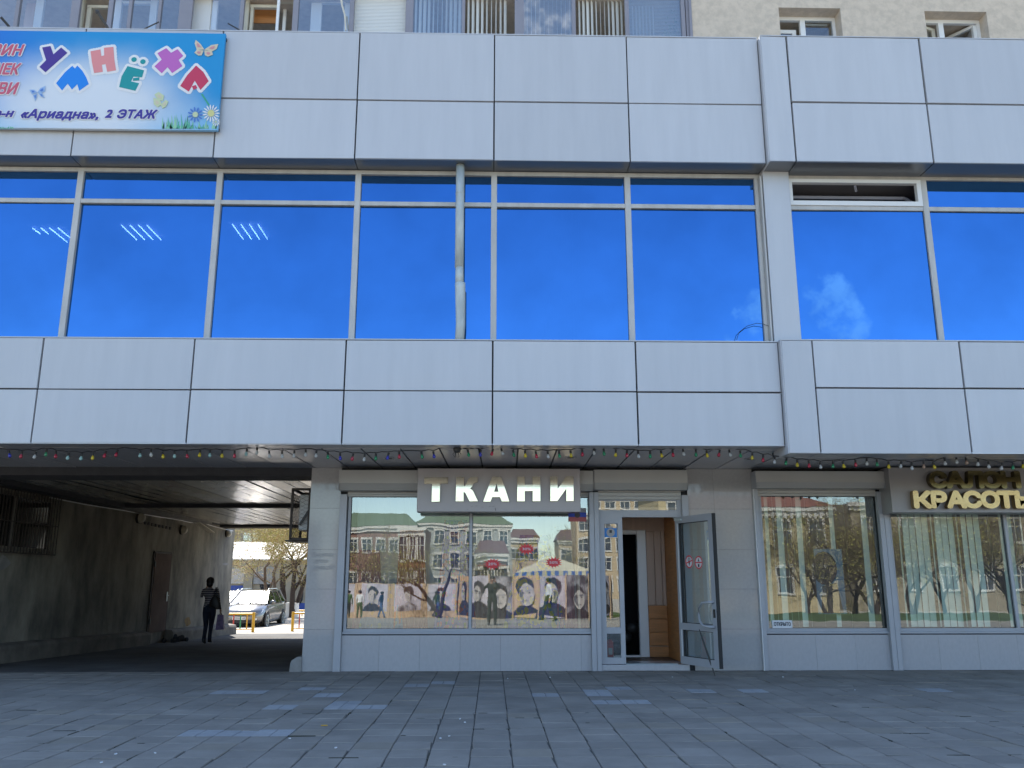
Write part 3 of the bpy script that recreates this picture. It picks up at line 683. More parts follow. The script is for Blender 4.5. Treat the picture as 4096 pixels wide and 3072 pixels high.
# caged air-conditioner on the right side of the passage, with its own thickness
xa, xb, ya, yb, z0, z1 = -3.14, XPR, 0.05, 0.75, 1.97, 2.74
a, b = at(1172, 1957, 0.05), at(1160, 2156, 0.05); xa, z1, z0 = a.x, a.z, b.z
cg = thing('air_conditioner_cage', (XPR, 0.4, z0), 'rusty wire cage round an air conditioner on the passage side of the pier', 'cage')
mb = MB()
for X in (xa, xb - .02):
    for Y in (ya, yb): mb.bar((X, Y, z0), (X, Y, z1), 0.035)
for Zz in (z0, z1):
    for Y in (ya, yb): mb.bar((xa, Y, Zz), (xb, Y, Zz), 0.035)
    mb.bar((xa, ya, Zz), (xa, yb, Zz), 0.035); 
put('cage_frame', mb, M['rust'], cg)
put('cage_tray', MB().box(xa - .1, xb, ya + .1, yb, z0 - .03, z0 - .01), M['steel_dark'], cg)
mb = MB()
def wavy(pf, a0, a1, b0, b1, n):
    st = 0.12; c = a0
    while c < a1:
        for s_ in (1, -1):
            pts = []; k = b0; i = 0
            while k <= b1 + 1e-6: pts.append(pf(c + s_ * 0.055 * (1 if i % 2 else -1), k)); k += 0.06; i += 1
            if len(pts) > 1: mb.tube(pts, 0.004, 4, cap=False)
        c += st
wavy(lambda p, q: (p, ya, q), xa + .04, xb, z0, z1, 0); wavy(lambda p, q: (xa, p, q), ya + .04, yb, z0, z1, 0)
put('cage_mesh', mb, M['rust'], cg, kind='stuff')
put('unit_body', MB().cbox(xa + .09, xb - .0, ya + .12, yb - .05, z0 + .14, z1 - .07, .01), M['shutter'], cg)
put('unit_bracket', MB().bar((xb - .02, ya + .06, 2.45), (xa + .12, ya + .06, z0 + .22), 0.03), M['steel_dark'], cg)
# low stone stop by the pier
a = at(1151, 2688, -0.02); mb = MB()
mb.prism([(-0.175, 0.0), (0.0, 0.0), (0.0, 0.215), (-0.07, 0.215), (-0.15, 0.165), (-0.165, 0.12)], -0.03, 0.35)
mb.v = [(p[0] + XPR - 0.002, p[1], p[2]) for p in mb.v]
solo('wheel_stop', mb, M['concrete'], 'low pale stone guard block at the foot of the pier', 'guard stone')

# ------------------------------------------------------------------ shop front
def X(u, v, y=0.0): return at(u, v, y).x
xr0, xr1 = X(1362, 1965, -.04), X(1390, 1965, -.04)        # left guide rail
xg0, xg1 = X(1408, 1990, .06), X(2353, 1990, .06)          # left window glass
xp0, xp1 = X(2355, 1965, -.05), X(2393, 1965, -.05)        # post between window and door
xd0, xd1 = X(2391, 2071, .05), X(2726, 2071, .05)          # door frame outside
xq0, xq1 = X(2726, 1990, -.04), X(2752, 1990, -.04)        # right guide of the door
xs0, xs1 = X(3010, 1900, -.04), X(3032, 1990, -.04)        # salon rails
xt0, xt1 = X(3040, 1987, .06), X(3507, 1987, .06)          # salon window 1
xu0, xu1 = X(3508, 1990, -.05), X(3546, 1990, -.05)        # salon post
xv0, xv1 = X(3557, 2070, .06), X(4004, 2050, .06); xw0 = X(4017, 2050, .06)
zg0, zg1 = 0.62, Z(1408, 1990, .06)
zsill = Z(1380, 2532, 0)
back = MB()
def wallpart(x0, x1, z0, z1): back.box(x0, x1, 0.03, 0.25, z0, z1)
wallpart(XPR, xg0 - .02, -.3, 3.1); wallpart(xg0 - .02, xp1, -.3, zsill - .03); wallpart(xq0 + 0.01, xs1, -.3, 3.1); wallpart(xs1, 12.4, -.3, zsill - .03); wallpart(xu0, xu1 + .02, zsill - .03, 3.1)
wallpart(xg0 - .02, xq0 + .01, 2.66, 3.1); wallpart(xs1, 12.4, 2.72, 3.1)
sw = put('shop_wall', back, M['dark_joint'], B)
def tiles(x0, x1, zs, m_, w=0.614, first=None):
    x = x0; nx = first if first else x0 + w
    while x < x1 - 1e-3:
        e = min(nx, x1)
        for z0, z1 in zip(zs[:-1], zs[1:]):
            t = rnd.gauss(0, .0006); g_ = .0009
            put('tile', MB().cbox(x + g_, e - g_, t, .035, z0 + g_, z1 - g_, .0015), M[m_], sw)
        x = e; nx = e + w
ZT = [0.002, .61, 1.21, 1.81, Z(2861, 2036, 0), 3.08]
tiles(XPR - .002, xr0, ZT, 'granite')
tiles(xr1, xp0, [0.002, zsill - .035], 'granite_low', first=X(1516, 2600))
tiles(xq1, xs0, ZT, 'granite', first=X(2861, 2100))
tiles(xs1, xu0, [0.002, zsill - .035], 'granite_low', first=X(3265, 2600)); tiles(xu1, 12.3, [0.002, zsill - .035], 'granite_low')
# guide rails and posts of the roller shutters
def rail(x0, x1, y0, z0, z1, name='shutter_rail'): return put(name, MB().cbox(x0, x1, y0, 0.05, z0, z1, .004), M['frame_grey'], B)
rail(xr0, xr1, -.05, 0.003, 2.66); 
rail(xp0, (xp0 + xp1) / 2 - .002, -.07, 0.003, 2.70); rail((xp0 + xp1) / 2 + .002, xp1, -.068, 0.003, 2.70)
rail(xq0, xq1, -.05, 0.12, 2.66); rail(xs0, xs1, -.05, .003, 2.9); put('rail_trim', MB().box(xs0 - .012, xs0 - .001, -.055, .04, .003, 2.9), M['white_pvc'], B)
rail(xu0, (xu0 + xu1) / 2 - .002, -.07, .003, 2.72); rail((xu0 + xu1) / 2 + .002, xu1, -.068, .003, 2.72)
# roller shutter boxes with the lowest slats showing under them
def shutter(ua, ub, vt, vb, vs, xa_s, xb_s, yb=-.26):
    a, b = at(ua, vt, yb), at(ub, vb, yb); z1, z0 = a.z, b.z; zmid = z0 + (z1 - z0) * .34
    bx = put('shutter_box', MB(), M['shutter'], B)
    mb = MB(); pr = [(yb, z1), (yb, zmid), (yb + .055, z0), (0.02, z0), (.02, z1)]
    x0, x1 = a.x, b.x; n = len(pr); mb.v = [(x0, p[0], p[1]) for p in pr] + [(x1, p[0], p[1]) for p in pr]
    for i in range(n): mb.f.append((i, n + i, n + (i + 1) % n, (i + 1) % n)[::-1]); mb.mi.append(0)
    mb.f.append(tuple(range(n))); mb.f.append(tuple(range(n, 2 * n))[::-1]); mb.mi += [0, 0]
    bx.data = mb.mesh('shutter_box', WORLD[B.name]); bx.data.materials.append(M['shutter'])
    put('box_cap', MB().box(x0 - .004, x0 - .001, yb - .004, 0.0, z0, z1 + .004).box(x1 + .001, x1 + .004, yb - .004, 0.0, z0, z1 + .004), M['frame_grey'], bx)
    zlo = Z((ua + ub) / 2, vs, 0.0); k = 0; zt_ = z0 + .03
    hs = (zt_ - zlo) / 3
    for k in range(3): put('shutter_slat', MB().cbox(xa_s, xb_s, -.012, .012, zlo + k * hs + .001, zlo + (k + 1) * hs - .001, .004), M['shutter'], bx)
    return z0
shutter(1358, 2374, 1880, 1962, 1988, xr1, xp0)
shutter(2377, 2752, 1879, 1958, 1999, xp1, xq0)
shutter(3022, 3542, 1884, 1952, 1985, xs1, xu0)
shutter(3556, 4330, 1884, 1952, 1985, xu1, 12.0)
# left display window
def window(name, x0, x1, z0, z1, muls=(), w=.045):
    fr = MB(); fr.box(x0 - w, x1 + w, .02, .10, z0 - w, z0).box(x0 - w, x1 + w, .02, .10, z1, z1 + .05).box(x0 - w, x0, .02, .10, z0, z1).box(x1, x1 + w, .02, .10, z0, z1)
    wn_ = put(name, fr, M['frame_grey'], B)
    put('sill', MB().cbox(x0 - w - .01, x1 + w + .01, -.015, .10, z0 - w - .035, z0 - w, .004), M['frame_grey'], wn_)
    xs_ = [x0]
    for m0, m1 in muls: put('mullion', MB().cbox(m0, m1, .015, .10, z0, z1, .004), M['frame_grey'], wn_); xs_ += [m0, m1]
    xs_.append(x1)
    for a, b in zip(xs_[::2], xs_[1::2]):
        t = [rnd.gauss(0, .0008) for _ in range(3)]
        put('pane', MB().poly([(a, .06 + t[0], z0), (b, .06 + t[1], z0), (b, .06 + t[1] + t[2], z1), (a, .06 + t[0] + t[2], z1)]), M['salon_glass' if 'salon' in name else 'shop_glass'], wn_)
        put('gasket', MB().box(a, a + .006, .05, .059, z0, z1).box(b - .006, b, .05, .059, z0, z1).box(a, b, .05, .059, z1 - .012, z1).box(a, b, .05, .059, z0, z0 + .005), M['rubber'], wn_)
    return wn_
xm0, xm1 = X(1874.6, 2400, .015), X(1887, 2400, .015)
window('display_window', xg0, xg1, zg0, zg1 + .02, ((xm0, xm1),))
window('salon_window', xt0, xt1, zg0, zg1 + .05)
window('salon_window', xv0, 10.0, zg0, zg1 + .05, ((xv1, xw0),))
# entrance: transom light, narrow fixed leaf, threshold, vestibule
en = put('shop_entrance', MB(), M['frame_grey'], B)
mb = MB(); F0, F1 = .02, .09
ztr0, ztr1 = Z(2550, 2069, .05), Z(2550, 2041, .05); zt0, zt1 = Z(2550, 2004, .05), Z(2550, 1996, .05)
mb.box(xd0, xd1, F0, F1, ztr0, ztr1).box(xd0, xd1, F0, F1, zt0, zt0 + .05).box(xd0, X(2394, 2020, .05), F0, F1, ztr1, zt0).box(X(2706, 2020, .05), xd1, F0, F1, ztr1, zt0)
zth = Z(2600, 2657, -.03)
mb.box(X(2712, 2300, .05), xd1, F0 + .002, F1, zth, ztr0)
en.data = mb.mesh('shop_entrance', WORLD[B.name]); en.data.materials.append(M['frame_grey'])
put('transom_pane', MB().poly([(xd0 + .02, .055, ztr1), (xd1 - .02, .057, ztr1), (xd1 - .02, .055, zt0), (xd0 + .02, .053, zt0)]), M['shop_glass'], en)
sl = MB(); x0, x1 = xd0 + .004, X(2487, 2071, .05); gx0, gx1 = X(2416, 2095, .05), X(2470, 2095, .05)
za, zb_, zc, zd = Z(2456, 2630, .05), Z(2456, 2534, .05), Z(2456, 2509, .05), Z(2442, 2095, .05)
sl.box(x0, gx0, F0 + .002, F1, zth, ztr0).box(gx1, x1, F0 + .002, F1, zth, ztr0).box(gx0, gx1, F0 + .002, F1, zth, za).box(gx0, gx1, F0 + .002, F1, zb_, zc).box(gx0, gx1, F0 + .002, F1, zd, ztr0)
sidel = put('side_leaf', sl, M['frame_grey'], B)
for a, b in ((za, zb_), (zc, zd)):
    put('pane', MB().poly([(gx0, .055, a), (gx1, .056, a), (gx1, .056, b), (gx0, .055, b)]), M['shop_glass'], sidel)
for v in (2135, 2225, 2555): zz = Z(2400, v, 0); put('hinge', MB().cbox(x0 - .025, x0 + .03, -.005, .03, zz - .045, zz + .02, .003), M['frame_grey'], sidel)
put('threshold', MB().cbox(X(2407, 2670, -.04), X(2760, 2670, -.04), -.04, .6, 0.004, zth - .006, .008), M['granite_low'], B)
put('threshold_strip', MB().box(x1, X(2712, 2657, 0), -.01, .09, zth - .005, zth + .004), M['galv'], B)
# vestibule
vx0, vx1, vy = x0 - .3, X(2722, 2300, .09), 1.25
vb = MB(); vb.box(vx0, vx1 + .1, .6, vy + .4, 0.0, zth - .004)
vs = put('vestibule', vb, M['floor_brown'], B)
ivx0, ivx1 = X(2550, 2300, vy), X(2588, 2300, vy)
zvt = Z(2550, 2120, vy)
put('inner_door_frame', MB().cbox(ivx0, ivx1 - .004, vy - .04, vy + .06, zth, zvt, .01).cbox(vx0, ivx0, vy - .04, vy + .06, zvt - .075, zvt, .01).box(vx0, ivx0, vy - .03, vy + .05, zth, zth + .03), M['white_pvc'], vs)
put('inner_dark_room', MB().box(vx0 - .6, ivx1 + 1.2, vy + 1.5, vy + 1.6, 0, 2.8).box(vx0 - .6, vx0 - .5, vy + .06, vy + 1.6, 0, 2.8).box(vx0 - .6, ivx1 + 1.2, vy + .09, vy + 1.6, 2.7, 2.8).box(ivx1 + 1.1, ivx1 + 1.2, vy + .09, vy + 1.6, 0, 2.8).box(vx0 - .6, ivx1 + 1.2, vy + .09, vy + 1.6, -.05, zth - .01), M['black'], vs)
for k in range(6): put('stacked_bag', MB().sphere((vx0 + .42 + .13 * k, vy + .75 - .05 * k, zth + .12 + .16 * (k % 3)), .13, 8, 6, sc=(1, .8, .8)), M['steel_dark'], vs, smooth=True)
zwd = Z(2650, 2422, vy)
for k in range(4):
    a = ivx1 + (vx1 - ivx1) * [0, .42, .80, 1][k]; b = ivx1 + (vx1 - ivx1) * [.42, .80, 1, 1.3][k]
    if k < 3: put('wall_panel', MB().cbox(a + .004, b - .004, vy - .01, vy + .03, zwd + .01, 2.16, .003), M['wood_pale'], vs)
for k in range(4):
    h = (zwd - zth - .18) / 3
    z0, z1 = (zth + .18 + (k - 1) * h, zth + .18 + k * h) if k else (zth, zth + .17)
    put('wall_panel', MB().cbox(ivx1 + .002, vx1 - .002, vy - .016, vy + .02, z0 + .004, z1 - .004, .004), M['wood'], vs)
put('ceiling_panel', MB().box(vx0, vx1, .1, vy + .02, ztr0 + .12, ztr0 + .16), M['wood_pale'], vs)
put('head_panel', MB().box(vx0, vx1, vy - .02, vy + .0, 2.17, ztr0 + .12), M['wood_pale'], vs)
put('side_panel', MB().box(vx1, vx1 + .03, .1, vy, zth, ztr0 + .12), M['wood'], vs)
put('side_panel', MB().box(vx0 - .03, vx0, .1, vy, zth, ztr0 + .12), M['wood_pale'], vs)
put('wall_backing', MB().box(ivx1 - .01, vx1 + .02, vy + .031, vy + .08, zth - .1, ztr0 + .1), M['wood_pale'], vs)
# fire extinguisher behind the lower side pane
fe = thing('fire_extinguisher', (X(2441, 2620, .25), .27, zth), 'red fire extinguisher standing behind the lower pane of the side leaf', 'fire extinguisher')
fx = WORLD[fe.name]
put('cylinder', MB().tube([(fx.x, fx.y, zth), (fx.x, fx.y, zth + .30), (fx.x, fx.y, zth + .35)], [.055, .055, .02], 14), M['redp'], fe, smooth=True)
put('valve', MB().tube([(fx.x, fx.y, zth + .35), (fx.x, fx.y, zth + .39)], .014, 8).bar((fx.x - .05, fx.y, zth + .39), (fx.x + .05, fx.y, zth + .40), .02), M['steel_dark'], fe)
put('hose', MB().tube([(fx.x + .02, fx.y, zth + .36), (fx.x + .075, fx.y, zth + .28), (fx.x + .07, fx.y, zth + .1)], .009, 6), M['rubber'], fe)
put('paper_label', MB().box(fx.x - .03, fx.x + .03, fx.y - .060, fx.y - .057, zth + .12, zth + .22), M['dull_white'], fe)

# open glazed door leaf, hinged on the right, swung out over the pavement
Hx = X(2713, 2300, .02); hb = at(2735, 2658, 0.0); ft = at(2885, 2681, -.88); ang = math.atan2(-.88, ft.x - Hx)
dl = thing('glass_door_leaf', (Hx, .0, zth + .01), 'open glazed grey door leaf swung out over the pavement', 'door', rz=ang)
WORLD[dl.name] = Vector((0, 0, 0))
DW = math.hypot(.88, ft.x - Hx); DH = ztr0 - zth - .015
fm = MB(); s_ = .085; th = .055
fm.box(0, s_, -th / 2, th / 2, 0, DH).box(DW - s_ - .02, DW, -th / 2, th / 2, 0, DH).box(s_, DW - s_ - .02, -th / 2, th / 2, 0, .11).box(s_, DW - s_ - .02, -th / 2, th / 2, .50, .60).box(s_, DW - s_ - .02, -th / 2, th / 2, DH - .10, DH)
put('door_frame', fm, M['frame_grey'], dl)
for z0, z1 in ((.11, .50), (.60, DH - .10)):
    put('pane', MB().poly([(s_, 0.002, z0), (DW - s_ - .02, .002, z0), (DW - s_ - .02, .002, z1), (s_, .002, z1)]), M['door_glass'], dl)
    put('gasket', MB().box(s_, s_ + .01, -.02, .02, z0, z1).box(s_, DW - s_ - .02, -.02, .02, z1 - .008, z1).box(s_, DW - s_ - .02, -.02, .02, z0, z0 + .006), M['rubber'], dl)
    put('glazing_bead', MB().box(s_ - .03, s_ - .012, -.034, -.028, z0, z1), M['white_pvc'], dl)
put('edge_seal', MB().box(DW + .001, DW + .012, -.03, .03, 0, DH), M['rubber'], dl)
hz = .92
pts = [(DW - .05, -.03, hz), (DW - .09, -.085, hz), (DW - .24, -.10, hz - .01), (DW - .32, -.10, hz - .08), (DW - .34, -.10, hz - .17), (DW - .32, -.10, hz - .27), (DW - .24, -.10, hz - .34), (DW - .09, -.085, hz - .35), (DW - .05, -.03, hz - .35)]
pts = [(x_, -y_ if False else y_, z_) for x_, y_, z_ in pts]
put('handle', MB().tube(pts, .018, 10), M['frame_grey'], dl, smooth=True)
put('lock', MB().box(DW - .08, DW - .03, -.032, -.027, hz - .22, hz - .10), M['steel_dark'], dl)
put('lock_plate', MB().box(DW + .002, DW + .006, -.015, .015, hz - .3, hz + .08), M['steel_dark'], dl)
put('door_closer', MB().bar((.02, -.04, DH - .04), (.20, -.045, DH - .05), .03).bar((-.10, .02, DH + .0), (.05, -.04, DH - .03), .018), M['galv'], dl)
# the two round prohibition stickers on the door glass
def sticker(name, cx, cz, label, draw):
    t = thing(name, (0, 0, 0), label, 'sticker'); t.location = dl.matrix_basis @ Vector((cx, 0, cz)); t.rotation_euler = (0, 0, ang); WORLD[t.name] = Vector((0, 0, 0))
    def disc(r0, r1, y, m_, nm, n=36):
        mb = MB(); c = [(r1 * math.cos(2 * math.pi * i / n), y, r1 * math.sin(2 * math.pi * i / n)) for i in range(n)]
        if r0 == 0: mb.poly(c)
        else:
            d = [(r0 * math.cos(2 * math.pi * i / n), y, r0 * math.sin(2 * math.pi * i / n)) for i in range(n)]
            for i in range(n): j = (i + 1) % n; mb.poly([c[i], c[j], d[j], d[i]])
        put(nm, mb, m_, t)
    disc(0, .092, -.004, M['white'], 'disc'); disc(.078, .096, -.007, M['red'], 'ring')
    draw(t); put('red_bar', MB().box(-.08, .08, -.0105, -.0100, -.008, .008) if 'bottle' in label else MB().bar((-.08, -.010, -.022), (.08, -.010, .018), .0006, .016), M['red'], t)
def cone(t):
    put('cone', MB().prism([(-.022, .012), (.004, -.066), (.026, .012)], -.0085, -.008), M['black_print'], t)
    for x_, z_ in ((-.013, .032), (.016, .032), (.002, .055)):
        mb = MB(); n = 16
        for i in range(n):
            a, b = 6.283 * i / n, 6.283 * (i + 1) / n; r0, r1 = .015, .019
            mb.poly([(x_ + r1 * math.cos(a), -.0085, z_ + r1 * math.sin(a)), (x_ + r1 * math.cos(b), -.0085, z_ + r1 * math.sin(b)), (x_ + r0 * math.cos(b), -.0085, z_ + r0 * math.sin(b)), (x_ + r0 * math.cos(a), -.0085, z_ + r0 * math.sin(a))])
        put('scoop', mb, M['black_print'], t)
def bottle(t):
    put('bottle', MB().prism([(-.018, -.066), (.018, -.066), (.018, .018), (.012, .032), (.006, .045), (.006, .062), (-.006, .062), (-.006, .045), (-.012, .032), (-.018, .018)], -.0085, -.008), M['black_print'], t)
    put('bottle_label', MB().box(-.018, .018, -.0095, -.009, -.024, .016), M['white'], t)
def door_xz(u, v):      # place on the leaf plane
    d = ray(u, v); n_ = Vector((-math.sin(ang), math.cos(ang), 0)); h = Vector((Hx, 0, 0)); k = (h - CAM).dot(n_) / d.dot(n_); p = CAM + d * k
    return (p - h).dot(Vector((math.cos(ang), math.sin(ang), 0))), p.z - (zth + .01)
bpy.context.view_layer.update()
sticker('ice_cream_sticker', *door_xz(2758, 2247), 'round red-ringed no ice cream sticker on the open door glass', cone)
sticker('no_bottle_sticker', *door_xz(2796, 2250), 'round red-ringed no bottle sticker on the open door glass', bottle)
a = at(2797, 2518, -.62); b = atz(2861, 2704, .0)
mb = MB(); mb.tube([a, (a * .7 + b * .3), (a * .35 + b * .65), b], [.008, .013, .014, .008], 8)
solo('door_prop_stick', mb, M['steel_dark'], 'thin dark stick leaning on the open door to prop it', 'stick')

# ------------------------------------------------------------------ behind the shop glass
rmb = MB(); rmb.box(XPR + .22, xd0 - .35, 2.6, 2.7, 0, 3.0).box(XPR + .2, xd0 - .35, .26, 2.7, .0, .25).box(XPR + .2, xd0 - .35, .26, 2.7, 2.9, 2.95).box(XPR + .2, XPR + .24, .26, 2.7, .25, 2.9).box(xd0 - .36, xd0 - .34, .26, 2.7, .25, 2.9)
rmb.box(vx1 + .05, 12.4, 2.6, 2.7, 0, 3.0).box(vx1 + .05, 12.4, .26, 2.7, 0, .25).box(vx1 + .05, 12.4, .26, 2.7, 2.9, 2.95).box(vx1 + .05, vx1 + .07, .26, 2.7, .25, 2.9).box(12.35, 12.4, .26, 2.7, .25, 2.9)
put('shop_interior', rmb, M['room'], B)
def blinds(name, x0, x1, y, z0, z1, w, m_, label, tilt, skip=0.0, slant=0.0, gapf=.92):
    t = thing(name, ((x0 + x1) / 2, y, z1), label, 'blinds')
    put('head_rail', MB().box(x0, x1, y - .02, y + .02, z1, z1 + .04), M['white_pvc'], t)
    x = x0 + w / 2
    while x < x1:
        if rnd.random() > skip:
            a = tilt() ; dx, dy = w / 2 * math.cos(a), w / 2 * math.sin(a); sl = slant * rnd.uniform(.6, 1.3)
            mb = MB(); mb.poly([(x - dx + sl, y - dy, z0), (x + dx + sl, y + dy, z0), (x + dx, y + dy, z1), (x - dx, y - dy, z1)])
            b = [(p[0], p[1] + .002, p[2]) for p in mb.v]; mb.poly(b[::-1]); put('slat', mb, M[m_], t)
        x += w * gapf
    return t
blinds('vertical_blind', xg0 + .02, xg1, .58, .35, 2.75, .115, 'blind_dark', 'grey-green vertical blind hanging behind the fabric display window', lambda: rnd.uniform(-.25, .35))
blinds('vertical_blind', xt0 - .03, xt1 + .03, .20, .63, 2.72, .105, 'blind', 'pale green vertical blind in the salon window beside the shop door side', lambda: rnd.choice((.3, .7, 1.2, .2, .5)), .22, -.015, 1.0)
blinds('vertical_blind', xv0 - .05, 10.0, .20, .63, 2.72, .105, 'blind', 'pale green vertical blind under the beauty salon sign', lambda: rnd.choice((.2, .1, 1.1, .35, .9)), .14, -.02, 1.0)
# draped fabrics on show
def fabric_mat(name, base, spots, sc=9.0, thr=.42):
    m, nt, b = new_mat(name); b.inputs['Roughness'].default_value = .85
    tcx = tex_coord(nt); cur = None
    for i, s_ in enumerate(spots):
        v = nt.nodes.new('ShaderNodeTexVoronoi'); v.inputs['Scale'].default_value = sc * (1 + .45 * i)
        mp = nt.nodes.new('ShaderNodeMapping'); mp.inputs['Location'].default_value = (i * 3.1, i * 1.7, i * 2.3); nt.links.new(tcx, mp.inputs[0]); nt.links.new(mp.outputs[0], v.inputs['Vector'])
        r = nt.nodes.new('ShaderNodeValToRGB'); r.color_ramp.interpolation = 'CONSTANT'; r.color_ramp.elements[0].color = (1, 1, 1, 1); r.color_ramp.elements[1].color = (0, 0, 0, 1); r.color_ramp.elements[1].position = thr - .07 * i
        nt.links.new(v.outputs['Distance'], r.inputs[0])
        mx = nt.nodes.new('ShaderNodeMix'); mx.data_type = 'RGBA'; nt.links.new(r.outputs[0], mx.inputs['Factor'])
        if cur is None: mx.inputs['A'].default_value = (*base, 1)
        else: nt.links.new(cur, mx.inputs['A'])
        mx.inputs['B'].default_value = (*s_, 1); cur = mx.outputs['Result']
    hs = nt.nodes.new('ShaderNodeHueSaturation'); hs.inputs['Value'].default_value = .62; nt.links.new(cur, hs.inputs['Color']); cur = hs.outputs['Color']
    nt.links.new(cur, b.inputs['Base Color']); return m
FB = {'red': fabric_mat('red_orange_fabric', (.42, .09, .03), [(.60, .22, .05), (.45, .03, .02)], 14, .25),
      'blue': fabric_mat('blue_floral_fabric', (.05, .12, .42), [(.62, .10, .10), (.15, .35, .08)], 7, .36),
      'green': fabric_mat('yellow_blue_floral_fabric', (.03, .12, .40), [(.40, .42, .03), (.03, .20, .30)], 8, .5),
      'pink': fabric_mat('mauve_fabric', (.42, .16, .22), [(.55, .30, .30)], 12, .25),
      'cyan': fabric_mat('teal_fabric', (.05, .25, .35), [(.25, .40, .15)], 8, .3),
      'cream': fabric_mat('cream_fabric', (.45, .38, .28), [(.35, .22, .12)], 10, .25)}
def drape(key, u0, u1, v0, v1, y, label, spread=0.0, folds=7):
    a, b, c, d = at(u0, v0, y), at(u1, v0, y), at(u0 - spread, v1, y), at(u1 + spread, v1, y)
    t = MB(); nx, nz_ = folds * 6, 10; ph = rnd.uniform(0, 6)
    for j in range(nz_ + 1):
        f = j / nz_
        for i in range(nx + 1):
            e = i / nx; x0 = a.x * (1 - f) + c.x * f; x1 = b.x * (1 - f) + d.x * f; zz = max(.3, a.z * (1 - f) + c.z * f)
            t.v.append((x0 + (x1 - x0) * e, y + .035 * math.sin(e * folds * 6.283 + ph) * (0.4 + .6 * f) - .25 * f * f * (spread > 0), zz))
    W = nx + 1
    for j in range(nz_):
        for i in range(nx): k = j * W + i; t.f.append((k + W, k + W + 1, k + 1, k)); t.mi.append(0)
    return solo('draped_fabric', t, FB[key], label, 'fabric', smooth=True)
drape('red', 1600, 1695, 2120, 2520, .45, 'red-orange fabric draped full height in the display window left of centre', 22)
drape('blue', 1778, 1868, 2080, 2520, .45, 'blue fabric with red flowers draped beside the window mullion', 40)
drape('green', 2080, 2190, 2140, 2525, .45, 'blue and yellow floral fabric hanging in the right half of the window', 70)
drape('pink', 1432, 1520, 2200, 2520, .5, 'mauve fabric draped at the left end of the display window', 15)
drape('cyan', 1470, 1590, 2330, 2525, .38, 'teal fabric heaped low in the left half of the window', 30)
drape('cream', 1910, 2050, 2260, 2525, .5, 'cream fabric draped just right of the window mullion', 10)
drape('pink', 2225, 2340, 2300, 2525, .42, 'mauve fabric heaped at the right end of the display window', 10)

# ------------------------------------------------------------------ signs
# ТКАНИ
a, b = at(1671, 1873, -.42), at(2323, 2048, -.42)
sg = thing('fabric_shop_sign', ((a.x + b.x) / 2, -.3, b.z), 'grey sign board with mirror-gold letters ТКАНИ above the display window', 'sign')
put('sign_board', MB().cbox(a.x, b.x, -.42, -.15, b.z, a.z, .006), M['sign_board'], sg)
put('sign_bracket', MB().box(a.x + .2, a.x + .3, -.15, .05, b.z + .2, a.z - .1).box(b.x - .3, b.x - .2, -.15, .05, b.z + .2, a.z - .1), M['frame_grey'], sg)
def lx(u, v): p = at(u, v, -.46); return (p.x, p.z)
def letter_from(pts, parent, m_, dep=.045, y0=-.468):
    o = put('letter', MB().prism(pts, y0, y0 + dep, 0, 1), [m_, M['gold_side']], parent)
    z0, z1 = min(p[1] for p in pts) - WORLD[parent.name].z, max(p[1] for p in pts) - WORLD[parent.name].z; yy = y0 - WORLD[parent.name].y
    bm = bmesh.new(); bm.from_mesh(o.data)                       # the sheet-metal face leans back a little towards its upper edge
    for k in range(1, 14):
        bmesh.ops.bisect_plane(bm, geom=bm.verts[:] + bm.edges[:] + bm.faces[:], plane_co=(0, 0, z0 + (z1 - z0) * k / 14), plane_no=(0, 0, 1))
    for v in bm.verts:
        if v.co.y < yy + .001:
            t = max(0, (v.co.z - z0) / (z1 - z0) - .48) / .52; v.co.y += .014 * t * t
    bm.to_mesh(o.data); bm.free(); return o
def sc_(f, x, y): return (1700 + x * .13864, 1850 + y * .13864)
def L_(pts): return [lx(*sc_(0, x, y)) for x, y in pts]
def sc2(x, y): return (1850 + x * .27125, 1850 + y * .27125)
def L2(pts): return [lx(*sc2(x, y)) for x, y in pts]
letter_from(L_([(-20, 430), (660, 420), (655, 600), (437, 605), (425, 1130), (190, 1137), (205, 610), (-22, 612)]), sg, M['gold'])
letter_from(L_([(905, 410), (1125, 410), (1120, 680), (1150, 672), (1185, 610), (1225, 510), (1280, 440), (1350, 412), (1525, 415), (1523, 560), (1450, 575), (1400, 610), (1360, 700), (1298, 748), (1370, 800), (1410, 870), (1527, 1120), (1285, 1122), (1165, 880), (1115, 850), (1113, 1122), (885, 1122)]), sg, M['gold'])
Aout = [(437, 208), (570, 208), (690, 575), (580, 575), (553, 510), (440, 512), (412, 578), (305, 578)]
# A with its counter: two prisms meeting along a seam
letter_from(L2([(437, 208), (505, 208), (502, 312), (466, 432), (530, 432), (530, 511), (440, 512), (412, 578), (305, 578)]), sg, M['gold'])
letter_from(L2([(505.6, 208), (570, 208), (690, 575), (580, 575), (553, 511), (530.6, 511), (530.6, 431), (502.6, 312)]), sg, M['gold'])
letter_from(L2([(810, 207), (918, 207), (920, 327), (1033, 325), (1033, 205), (1148, 207), (1148, 570), (1035, 572), (1035, 420), (918, 423), (918, 573), (805, 573)]), sg, M['gold'])
letter_from(L2([(1295, 205), (1400, 203), (1403, 388), (1530, 203), (1636, 203), (1638, 568), (1530, 570), (1530, 385), (1400, 568), (1295, 570)]), sg, M['gold'])
for (x0_, y0_, x1_, y1_) in ((130, 655, 150, 640), (190, 640, 225, 640), (280, 655, 310, 660), (390, 655, 420, 645), (440, 650, 470, 640), (480, 670, 492, 712), (70, 690, 80, 700)):
    p, q = at(*sc2(x0_, y0_), -.423), at(*sc2(x1_, y1_), -.423); put('scuff', MB().bar(p, q, .006, .002), M['black_print'], sg)
